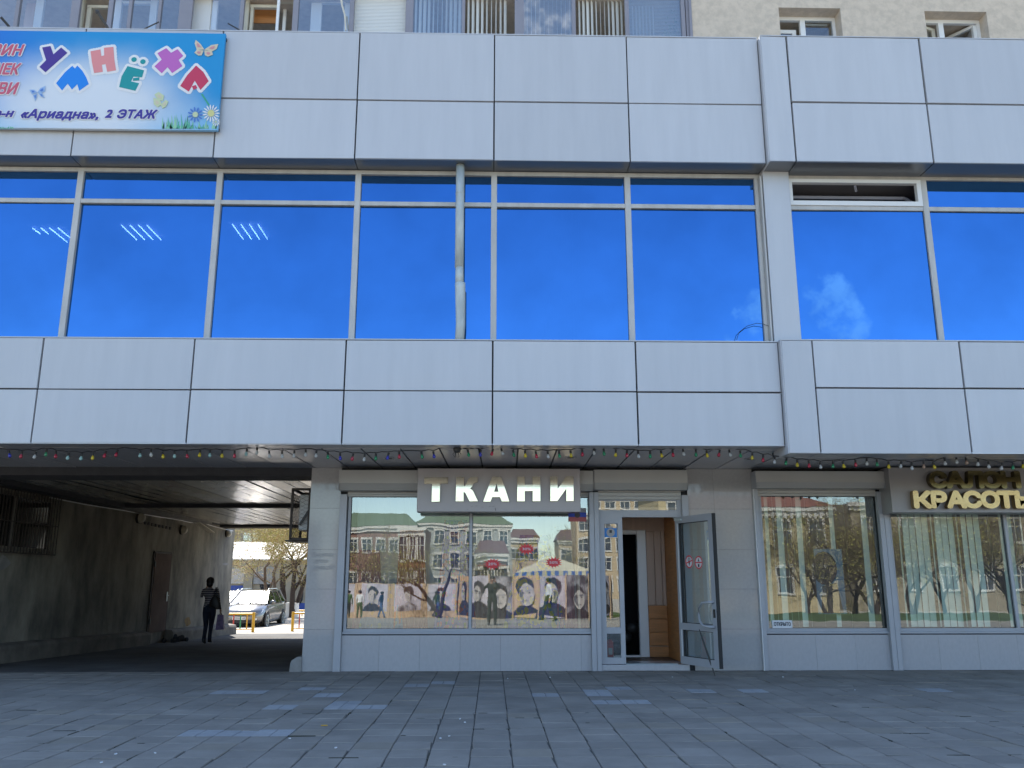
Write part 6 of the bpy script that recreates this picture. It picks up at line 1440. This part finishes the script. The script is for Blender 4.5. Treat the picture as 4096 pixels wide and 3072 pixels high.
# walking away, right leg passing, left hand at the ear, right arm down holding a bag
walk = dict(pel=(.005, .0, .90), spine=(.005, .01, 1.06), chest=(-.005, .01, 1.22), neck=(-.02, .02, 1.36), nt=(-.025, .03, 1.43), head=(-.03, .045, 1.50), crown=(-.03, .04, 1.575), nose=(-.035, .135, 1.48), chin=(-.03, .095, 1.425),
            shL=(-.17, .01, 1.30), elL=(-.245, .08, 1.13), wrL=(-.135, .11, 1.36), paL=(-.118, .095, 1.43), shR=(.16, .0, 1.31), elR=(.225, -.02, 1.06), wrR=(.265, .04, .85), paR=(.27, .05, .785),
            hiL=(-.085, 0, .84), knL=(-.075, .08, .47), anL=(-.06, -.06, .12), toL=(-.06, .07, .035), heL=(-.06, -.10, .06), hiR=(.095, .0, .84), knR=(.045, .10, .50), anR=(-.01, .22, .12), toR=(-.01, .36, .05), heR=(-.01, .18, .05))
lady, J, s_ = person('woman in a striped jersey and dark jeans walking away through the passage', (wp_.x, wy, wz), 0.0, walk, (M['stripes'], M['jeans'], M['skin'], M['shoe']), h=hw)
def wloc(x_, y_, z_): return Vector((wp_.x + x_ * s_, wy + y_ * s_, wz + z_ * s_))
hbag = thing('handbag', wloc(.17, -.12, .92), 'black leather shoulder bag hanging at the walking woman\'s right side', 'bag')
mb = MB(); o_ = wloc(.165, -.13, 0)
sec = [(.91, .145, .05), (.93, .155, .06), (1.03, .125, .05), (1.16, .06, .02), (1.18, .04, .012)]
for zz, a, b_ in sec:
    sh_ = (.05 if zz < 1.0 else 0.0)
    for k in range(10): th = 6.283 * k / 10; mb.v.append((o_.x + (a * math.cos(th) + sh_ * .4) * s_, o_.y + b_ * math.sin(th) * s_, wz + zz * s_ - .06 * (math.cos(th) > .3) * (zz < 1.0)))
for i in range(len(sec) - 1):
    for k in range(10): mb.f.append((i * 10 + k, i * 10 + (k + 1) % 10, (i + 1) * 10 + (k + 1) % 10, (i + 1) * 10 + k)); mb.mi.append(0)
mb.f.append(tuple(range(10))[::-1]); mb.mi.append(0); mb.f.append(tuple(range(40, 50))); mb.mi.append(0)
put('bag_body', mb, M['shoe'], hbag, smooth=True)
for dx in (-.03, .03): put('strap', MB().tube([wloc(.165 + dx, -.13, 1.16), wloc(.16 + dx * .6, -.10, 1.30), wloc(.15 + dx * .5, -.03, 1.375), wloc(.15 + dx * .5, .06, 1.34), wloc(.165 + dx, .02, 1.2)], .009, 5), M['shoe'], hbag)
sbag = thing('shopping_bag', wloc(.29, .06, .34), 'dark violet shopping bag held in the walking woman\'s right hand', 'bag')
mb = MB(); c = wloc(.285, .06, 0); z0, z1 = wz + .36 * s_, wz + .72 * s_
mb.v = [(c.x - .10, c.y - .05, z0 - .01), (c.x + .10, c.y - .04, z0 + .012), (c.x + .10, c.y + .05, z0), (c.x - .10, c.y + .05, z0), (c.x - .08, c.y - .03, z1), (c.x + .06, c.y - .03, z1 - .01), (c.x + .06, c.y + .03, z1 - .01), (c.x - .08, c.y + .03, z1)]
mb.f = [(3, 2, 1, 0), (0, 1, 5, 4), (1, 2, 6, 5), (2, 3, 7, 6), (3, 0, 4, 7)]; mb.mi = [0] * 5
put('bag_body', mb, mat('violet_print', (.05, .04, .12), .45, 0, col2=(.20, .12, .28), scale=14, lo=.45, hi=.75), sbag)
put('bag_handle', MB().tube([(c.x - .04, c.y, z1 - .01), wloc(.265, .05, .775), (c.x + .03, c.y, z1 - .015)], .008, 5), M['shoe'], sbag)

# ------------------------------------------------------------------ the other side of the square (seen mirrored in the glass)
def house(name, u0, u1, vt, d, wallm, label, roofm=None, roof_v=None, win=None, storeys=2, depth=9, cornice=True, cat='building', group=None, hip=.15, wcol='white'):
    a, b = mir(u0, vt, d), mir(u1, vt, d); x0, x1 = min(a.x, b.x), max(a.x, b.x); zt_ = a.z; y = a.y; zb_ = gz(0, y) - .2
    t = thing(name, ((x0 + x1) / 2, y, zb_), label, cat, group)
    put('wall', MB().box(x0, x1, y - depth, y, zb_, zt_), M[wallm] if isinstance(wallm, str) else wallm, t)
    if cornice: put('cornice', MB().box(x0 - .25, x1 + .25, y + .001, y + .35, zt_ - .35, zt_).box(x0 - .1, x1 + .1, y + .001, y + .18, zt_ - .75, zt_ - .36), M['wall_white'], t)
    if roofm:
        zr = mir((u0 + u1) / 2, roof_v, d).z + .6; w = (x1 - x0) * hip; ym = y - depth * .5
        put('roof', MB().poly([(x0 - .3, y + .4, zt_), (x1 + .3, y + .4, zt_), (x1 - w, ym, zr), (x0 + w, ym, zr)]).poly([(x1 + .3, y + .4, zt_), (x1 + .3, y - depth, zt_), (x1 - w, ym, zr)]).poly([(x0 - .3, y - depth, zt_), (x0 - .3, y + .4, zt_), (x0 + w, ym, zr)]).poly([(x1 + .3, y - depth, zt_), (x0 - .3, y - depth, zt_), (x0 + w, ym, zr), (x1 - w, ym, zr)]), M[roofm], t)
    if win:
        n, ww, wh = win; hs = (zt_ - zb_ - 1.2) / storeys
        for j in range(storeys):
            for i in range(n):
                xc = x0 + (x1 - x0) * (i + .5) / n; zc = zb_ + .9 + hs * (j + .5)
                f = put('window', MB().box(xc - ww / 2 - .18, xc + ww / 2 + .18, y, y + .12, zc - wh / 2 - .2, zc - wh / 2).box(xc - ww / 2 - .18, xc + ww / 2 + .18, y, y + .14, zc + wh / 2, zc + wh / 2 + .3).box(xc - ww / 2 - .15, xc - ww / 2, y, y + .1, zc - wh / 2, zc + wh / 2).box(xc + ww / 2, xc + ww / 2 + .15, y, y + .1, zc - wh / 2, zc + wh / 2).box(xc - .04, xc + .04, y + .03, y + .08, zc - wh / 2, zc + wh / 2).box(xc - ww / 2, xc + ww / 2, y + .03, y + .08, zc + wh * .12, zc + wh * .12 + .08), M['wall_white'], t)
                put('pane', MB().box(xc - ww / 2, xc + ww / 2, y + .002, y + .02, zc - wh / 2, zc + wh / 2), M['dark_window'], f)
    return t
M['wall_white'] = mat('white_trim', (.56, .53, .48), .9, var=.1, scale=1); M['dark_window'] = mat('dark_far_window', (.05, .06, .08), .12, spec=.8)
M['brick'] = mat('pink_brick', (.27, .15, .12), .95, var=.35, scale=3); M['brick2'] = mat('orange_brick', (.32, .14, .08), .95, var=.3, scale=4); M['greyw'] = mat('pale_grey_render', (.34, .34, .32), .95, var=.25, scale=1.5); M['yellow_w'] = mat('yellow_render', (.50, .41, .25), .95, var=.2, scale=1.5); M['beige_w'] = mat('beige_render', (.34, .29, .21), .95, var=.2, scale=2)
M['green_roof'] = mat('green_sheet_roof', (.12, .16, .10), .7, var=.15, scale=2); M['dark_roof'] = mat('dark_red_roof', (.12, .055, .05), .6); M['red_roof'] = mat('red_sheet_roof', (.24, .10, .07), .7, var=.2, scale=3); M['tan_w'] = mat('tan_render', (.42, .33, .22), .95)
house('brick_house', 1340, 1660, 2105, 95, 'brick', 'pink brick house with green hipped roof and white windows across the square', 'green_roof', 2062, (6, .95, 1.4))
house('brick_tower_house', 1602, 1700, 2115, 78, 'brick2', 'narrow orange brick house with tall windows across the square', None, None, (3, .9, 2.4))
house('grey_house', 1660, 2045, 2095, 100, 'greyw', 'pale grey house with green roof slabs and many windows across the square', 'green_roof', 2060, (6, 1.05, 1.6), 3)
house('low_brick_house', 1905, 2022, 2212, 70, 'brick', 'low brick house with dark red roof and three white windows', 'dark_roof', 2180, (3, 1.1, 1.9), 1, hip=.05)
house('far_villa', 2040, 2150, 2150, 130, 'tan_w', 'tan house with a dark roof far beyond the market tent', 'dark_roof', 2122, (3, 1.3, 1.6), 2)
house('far_villa', 2235, 2330, 2155, 130, 'tan_w', 'farther tan house with a dark roof, right of the first', 'dark_roof', 2128, (2, 1.3, 1.6), 2)
house('yellow_house', 2640, 3330, 2028, 62, 'yellow_w', 'yellow two-storey house with white bracketed cornice and red roof', 'red_roof', 1985, (5, 1.3, 2.1), 2, depth=10, hip=.08)
house('beige_house', 3400, 4700, 2010, 66, 'beige_w', 'long beige house behind the bare street trees', None, None, (9, 1.2, 2.0), 2, depth=10)
house('left_house', 300, 1230, 2080, 90, 'greyw', 'long pale house at the left end of the square', 'green_roof', 2030, (12, 1.1, 1.7), 2)
house('tan_block', 2300, 2600, 2050, 120, 'tan_w', 'tall tan flats beyond the market tent', None, None, (5, 1.4, 1.7), 4)
for k in range(12):
    p = mir(3040 + k * 24, 2052, 62); put('cornice_bracket', MB().box(p.x - .12, p.x + .12, p.y, p.y + .5, p.z - .45, p.z), M['wall_white'], bpy.data.objects['yellow_house'])
# portrait hoarding: a row of plain brown-and-white portrait sheets
M['hoard'] = mat('peach_hoarding', (.52, .37, .24), .8, var=.2, scale=2); M['sheet_a'] = mat('pale_print', (.50, .45, .49), .6, col2=(.34, .30, .34), scale=1.3, lo=.3, hi=.55); M['face_print'] = mat('pale_face_print', (.52, .46, .43), .6, var=.3, scale=3.5); M['dark_print'] = mat('brown_black_print', (.06, .045, .05), .6, var=.4, scale=5); M['grey_print'] = mat('grey_print', (.34, .31, .33), .6, col2=(.08, .07, .08), scale=1.7, lo=.4, hi=.6)
dH = 48.0; gH = gz(0, -dH)
xs0 = mir(1250, 2400, dH).x
W_ = 2.32
for i in range(7):
    x0 = mir(1295, 2400, dH).x + i * W_; y = -dH + .2
    t = thing('portrait_board', (x0 + W_ / 2, y, gH), 'peach hoarding board carrying an old brown portrait print, %s from the left' % ('first', 'second', 'third', 'fourth', 'fifth', 'sixth', 'seventh')[i], 'hoarding', 'portrait boards across the square')
    put('board', MB().box(x0 + .01, x0 + W_ - .01, y - .08, y, gH, gH + 2.3), M['hoard'], t)
    put('print', MB().box(x0 + .28, x0 + W_ - .2, y + .001, y + .006, gH + .45, gH + 2.26), M['sheet_a'], t)
    cx = x0 + W_ / 2 + rnd.uniform(-.1, .15); zc = gH + 1.45; el = lambda rx, rz_, dx=0, dz=0: [(cx + dx + rx * math.cos(.3927 * k), zc + dz + rz_ * math.sin(.3927 * k)) for k in range(16)]
    put('printed_hair', MB().prism(el(.37, .36, .03, .27), y + .010, y + .012), M['dark_print'], t)
    put('printed_coat', MB().prism([(cx - .75, gH + .46), (cx + .72, gH + .46), (cx + .6, gH + .75), (cx + .2, gH + 1.0), (cx - .2, gH + 1.0), (cx - .62, gH + .75)], y + .007, y + .009), M['dark_print' if i % 2 else 'grey_print'], t)
    put('printed_face', MB().prism(el(.29, .38, -.02, -.02), y + .014, y + .016), M['face_print'], t)
    for sx_ in (-1, 1): put('printed_eye', MB().prism([(cx - .03 + sx_ * .12 - .05, zc + .05), (cx - .03 + sx_ * .12 + .05, zc + .05), (cx - .03 + sx_ * .12, zc + .10)], y + .018, y + .019), M['dark_print'], t)
    put('printed_cheek_shade', MB().prism([(cx + .10, zc + .2), (cx + .25, zc + .12), (cx + .24, zc - .12), (cx + .1, zc - .34), (cx + .05, zc - .3), (cx + .12, zc - .1)], y + .0175, y + .0185), M['grey_print'], t); put('printed_neck', MB().box(cx - .13, cx + .12, y + .0095, y + .0098, gH + .95, zc - .25), M['grey_print'], t); put('printed_nose', MB().prism([(cx - .03, zc + .06), (cx + .03, zc - .09), (cx - .06, zc - .10)], y + .0175, y + .0185), M['grey_print'], t)
    put('printed_mouth', MB().box(cx - .11, cx + .05, y + .018, y + .019, zc - .22, zc - .18), M['grey_print'], t)
# round exhibition stand nearer the shops: portrait collage on a curved wall
c = mir(2160, 2400, 30); cs = thing('collage_stand', (c.x, c.y, gz(0, c.y)), 'curved stand with large overlapping grey portrait prints on the square', 'stand', None)
R0 = 4.2; z0 = gz(0, c.y)
for i in range(14):
    a0, a1 = -2.2 + i * .31, -2.2 + (i + 1) * .31
    f = lambda a, r_, z_: (c.x + r_ * math.sin(a), c.y - 3 + r_ * math.cos(a), z_)
    put('curved_panel', MB().poly([f(a0, R0, z0 + .15), f(a1, R0, z0 + .15), f(a1, R0, z0 + 2.1), f(a0, R0, z0 + 2.1)]), M['hoard' if i % 3 == 0 else ('sheet_a' if i % 3 == 1 else 'grey_print')], cs)
    am = (a0 + a1) / 2; zc = z0 + rnd.uniform(1.05, 1.45); k_ = rnd.uniform(.8, 1.25); fl = rnd.choice((-1, 1))
    def shape(nm, pts, lift, m_): put(nm, MB().poly([f(am + fl * p[0] * k_ / R0, R0 + lift, max(z0 + .12, zc + p[1] * k_)) for p in pts]), M[m_], cs)
    shape('printed_coat', [(-.75, -1.3), (.7, -1.3), (.6, -.75), (.22, -.52), (-.2, -.5), (-.6, -.7)], .02, 'dark_print')
    shape('printed_hair', [(.38 * math.cos(.52 * k) + .04, .36 * math.sin(.52 * k) + .22 + .04 * math.sin(3 * k)) for k in range(12)], .03, 'dark_print')
    shape('printed_face', [(.30 * math.cos(.52 * k) - .06, .42 * math.sin(.52 * k) - .1 + .03 * math.cos(2.3 * k)) for k in range(12)], .04, 'face_print')
    for e_ in (-.17, .07): shape('printed_eye', [(e_ - .06, -.05), (e_ + .06, -.05), (e_, 0)], .05, 'dark_print')
    shape('printed_mouth', [(-.14, -.34), (.04, -.34), (-.05, -.30)], .05, 'grey_print')
    shape('printed_cheek_shade', [(.06, .1), (.22, .05), (.2, -.2), (.02, -.46), (.06, -.2)], .048, 'grey_print')
    shape('printed_shade', [(-.28, .05), (-.05, .02), (.0, .07), (-.25, .12)], .05, 'grey_print')
    put('rail_post', MB().bar(f(a0, R0 + .03, z0), f(a0, R0 + .03, z0 + 2.2), .06), M['hoard'], cs)
# market tent
c = mir(2210, 2300, 40); tn = thing('market_tent', (c.x, c.y, gz(0, c.y)), 'wide cream market tent with a scalloped striped valance on the square', 'tent')
za, ze = mir(2210, 2232, 40).z, mir(2210, 2288, 40).z; hw_ = mir(2365, 2300, 40).x - c.x
M['tent'] = mat('cream_canvas', (.50, .45, .33), .9, var=.25, scale=1.5); M['tent_blue'] = mat('blue_canvas', (.06, .12, .32), .9)
cor = [(-1, 1), (1, 1), (1, -1), (-1, -1)]
for k in range(4):
    a, b = cor[k], cor[(k + 1) % 4]
    put('canopy', MB().poly([(c.x + a[0] * hw_, c.y + a[1] * hw_ * .7, ze), (c.x + b[0] * hw_, c.y + b[1] * hw_ * .7, ze), (c.x + .18 * hw_ * b[0], c.y, za), (c.x + .18 * hw_ * a[0], c.y, za)]), M['tent'], tn)
    for i in range(20):
        if i % 2: continue
        p = lambda t_: (c.x + (a[0] + (b[0] - a[0]) * t_) * hw_, c.y + (a[1] + (b[1] - a[1]) * t_) * hw_ * .7)
        q0, q1 = p(i / 20), p((i + 1) / 20); put('valance_stripe', MB().poly([(q0[0], q0[1], ze - .35), (q1[0], q1[1], ze - .35), (q1[0], q1[1], ze), (q0[0], q0[1], ze)]), M['tent_blue'], tn)
        q2 = p(min(1, (i + 2) / 20)); put('valance', MB().poly([(q1[0], q1[1], ze - .35), (q2[0], q2[1], ze - .35), (q2[0], q2[1], ze), (q1[0], q1[1], ze)]), M['tent'], tn)
    put('tent_pole', MB().tube([(c.x + a[0] * hw_ * .97, c.y + a[1] * hw_ * .68, gz(0, c.y)), (c.x + a[0] * hw_ * .97, c.y + a[1] * hw_ * .68, ze)], .05, 6), M['white_pvc'], tn)
lo, hi_ = mir(2238, 2310, 40), mir(2350, 2298, 40)
tm = text_mesh('НАМGАЯ NIYTЯП', lo.x, hi_.x, ze - .95, ze - .45, 0, 0, .02); tm.v = [(p[0], c.y + hw_ * .7 + .05, p[2]) for p in tm.v]; tm.f = [f[::-1] for f in tm.f]
put('valance_lettering', tm, M['black_print'], tn)
put('lettering_strip', MB().box(lo.x - .3, hi_.x + .3, c.y + hw_ * .7, c.y + hw_ * .7 + .03, ze - 1.05, ze - .36), M['tent'], tn)
# street trees, bare with the first buds
spots = [(1395, 52, 3), (1470, 56, 4), (1580, 60, 18), (1690, 62, 19), (1900, 66, 20), (1760, 44, 5), (2290, 70, 6), (2120, 84, 7), (3320, 34, 8), (3420, 42, 9), (3500, 38, 10), (3640, 30, 11), (3780, 46, 12), (3900, 40, 13), (4040, 34, 14), (3230, 50, 15), (2960, 54, 16)]
labs = ['first bare street tree at the left of the square', 'second bare street tree at the left of the square', 'bare street tree before the pink brick house', 'bare street tree before the narrow orange house', 'bare street tree before the low brick house', 'bare street tree before the grey house', 'budding tree beside the market tent', 'budding tree far behind the market tent', 'dark-trunked bare tree before the yellow house end', 'bare tree right of the yellow house', 'bare tree left of the beige house', 'near bare tree with low forked limbs before the beige house', 'bare tree in the middle of the beige house front', 'bare tree past the middle of the beige house front', 'bare tree at the right of the beige house front', 'bare tree before the yellow house windows', 'bare tree near the left end of the yellow house']
for (u, d, sd_), lab in zip(spots, labs):
    p = mir(u, 2400, d); right = u > 2900
    tree('street_tree', sd_ * 7, (p.x, p.y, gz(0, p.y)), lab, 'bare trees across the square', bark='bark_dark', twigm='bark', leafm='bud', height=9.5 if right else 9, trunk_r=.17, n_main=2 if sd_ % 2 else 3, depth=6, leaf=.5 if right else .5, leaf_size=.045, split=(3, 4) if right else (2, 4), spread=.6, frac=(.26, .34), twig_r=.010)
# lawn and pale wall in front of the salon side
pl = MB(); pl.box(10, 60, -30.5, -22, gz(0, -26) - .3, gz(0, -22) - .02); put('lawn', pl, M['grass'], label='lawn with trees across from the beauty salon', kind='structure')
# people on the square
stand = dict(knL=(-.10, .04, .47), anL=(-.11, .03, .09), toL=(-.11, .18, .03), heL=(-.11, -.02, .035))
stride = dict(knL=(-.09, .16, .50), anL=(-.09, .22, .12), toL=(-.09, .36, .05), heL=(-.09, .18, .05), knR=(.09, -.02, .47), anR=(.09, -.24, .13), toR=(.09, -.10, .03), heR=(.09, -.28, .06), elL=(-.22, -.10, 1.07), wrL=(-.22, -.12, .84), paL=(-.22, -.12, .78))
for u, v, d, face, pz, cols, lab in ((1437, 2476, 45, math.pi, stand, ('shirt_white', 'greencloth'), 'man in a white shirt standing before the portrait boards'), (1525, 2462, 46, -1.4, stride, ('navy', 'bluejean'), 'person in navy with a backpack walking past the portrait boards'), (1752, 2458, 46, -1.3, stride, ('greencloth', 'bluejean'), 'person in green and blue walking with a companion'), (1744, 2458, 46.6, -1.3, stride, ('olive', 'navy'), 'companion in dark clothes walking beside the person in green'), (1392, 2474, 45, math.pi, stand, ('greencloth', 'olive'), 'person in dark clothes at the left edge of the portrait boards'), (2195, 2490, 22, 1.3, stride, ('shirt_white', 'olive'), 'person in a white shirt walking across the square')):
    p = mir(u, v, d); person(lab, (p.x, p.y, gz(0, p.y)), face, pz, (M[cols[0]], M[cols[1]], M['skin'], M['shoe']), 1.72, .2)
photo = dict(elL=(-.27, .16, 1.22), wrL=(-.12, .32, 1.40), paL=(-.09, .34, 1.44), elR=(.27, .16, 1.22), wrR=(.12, .32, 1.40), paR=(.09, .34, 1.44))
person('photographer in dark clothes standing behind the viewpoint', (.0, CAM.y - .5, 0), 0.0, photo, (M['olive'], M['olive'], M['skin'], M['shoe']), 1.50, .2)
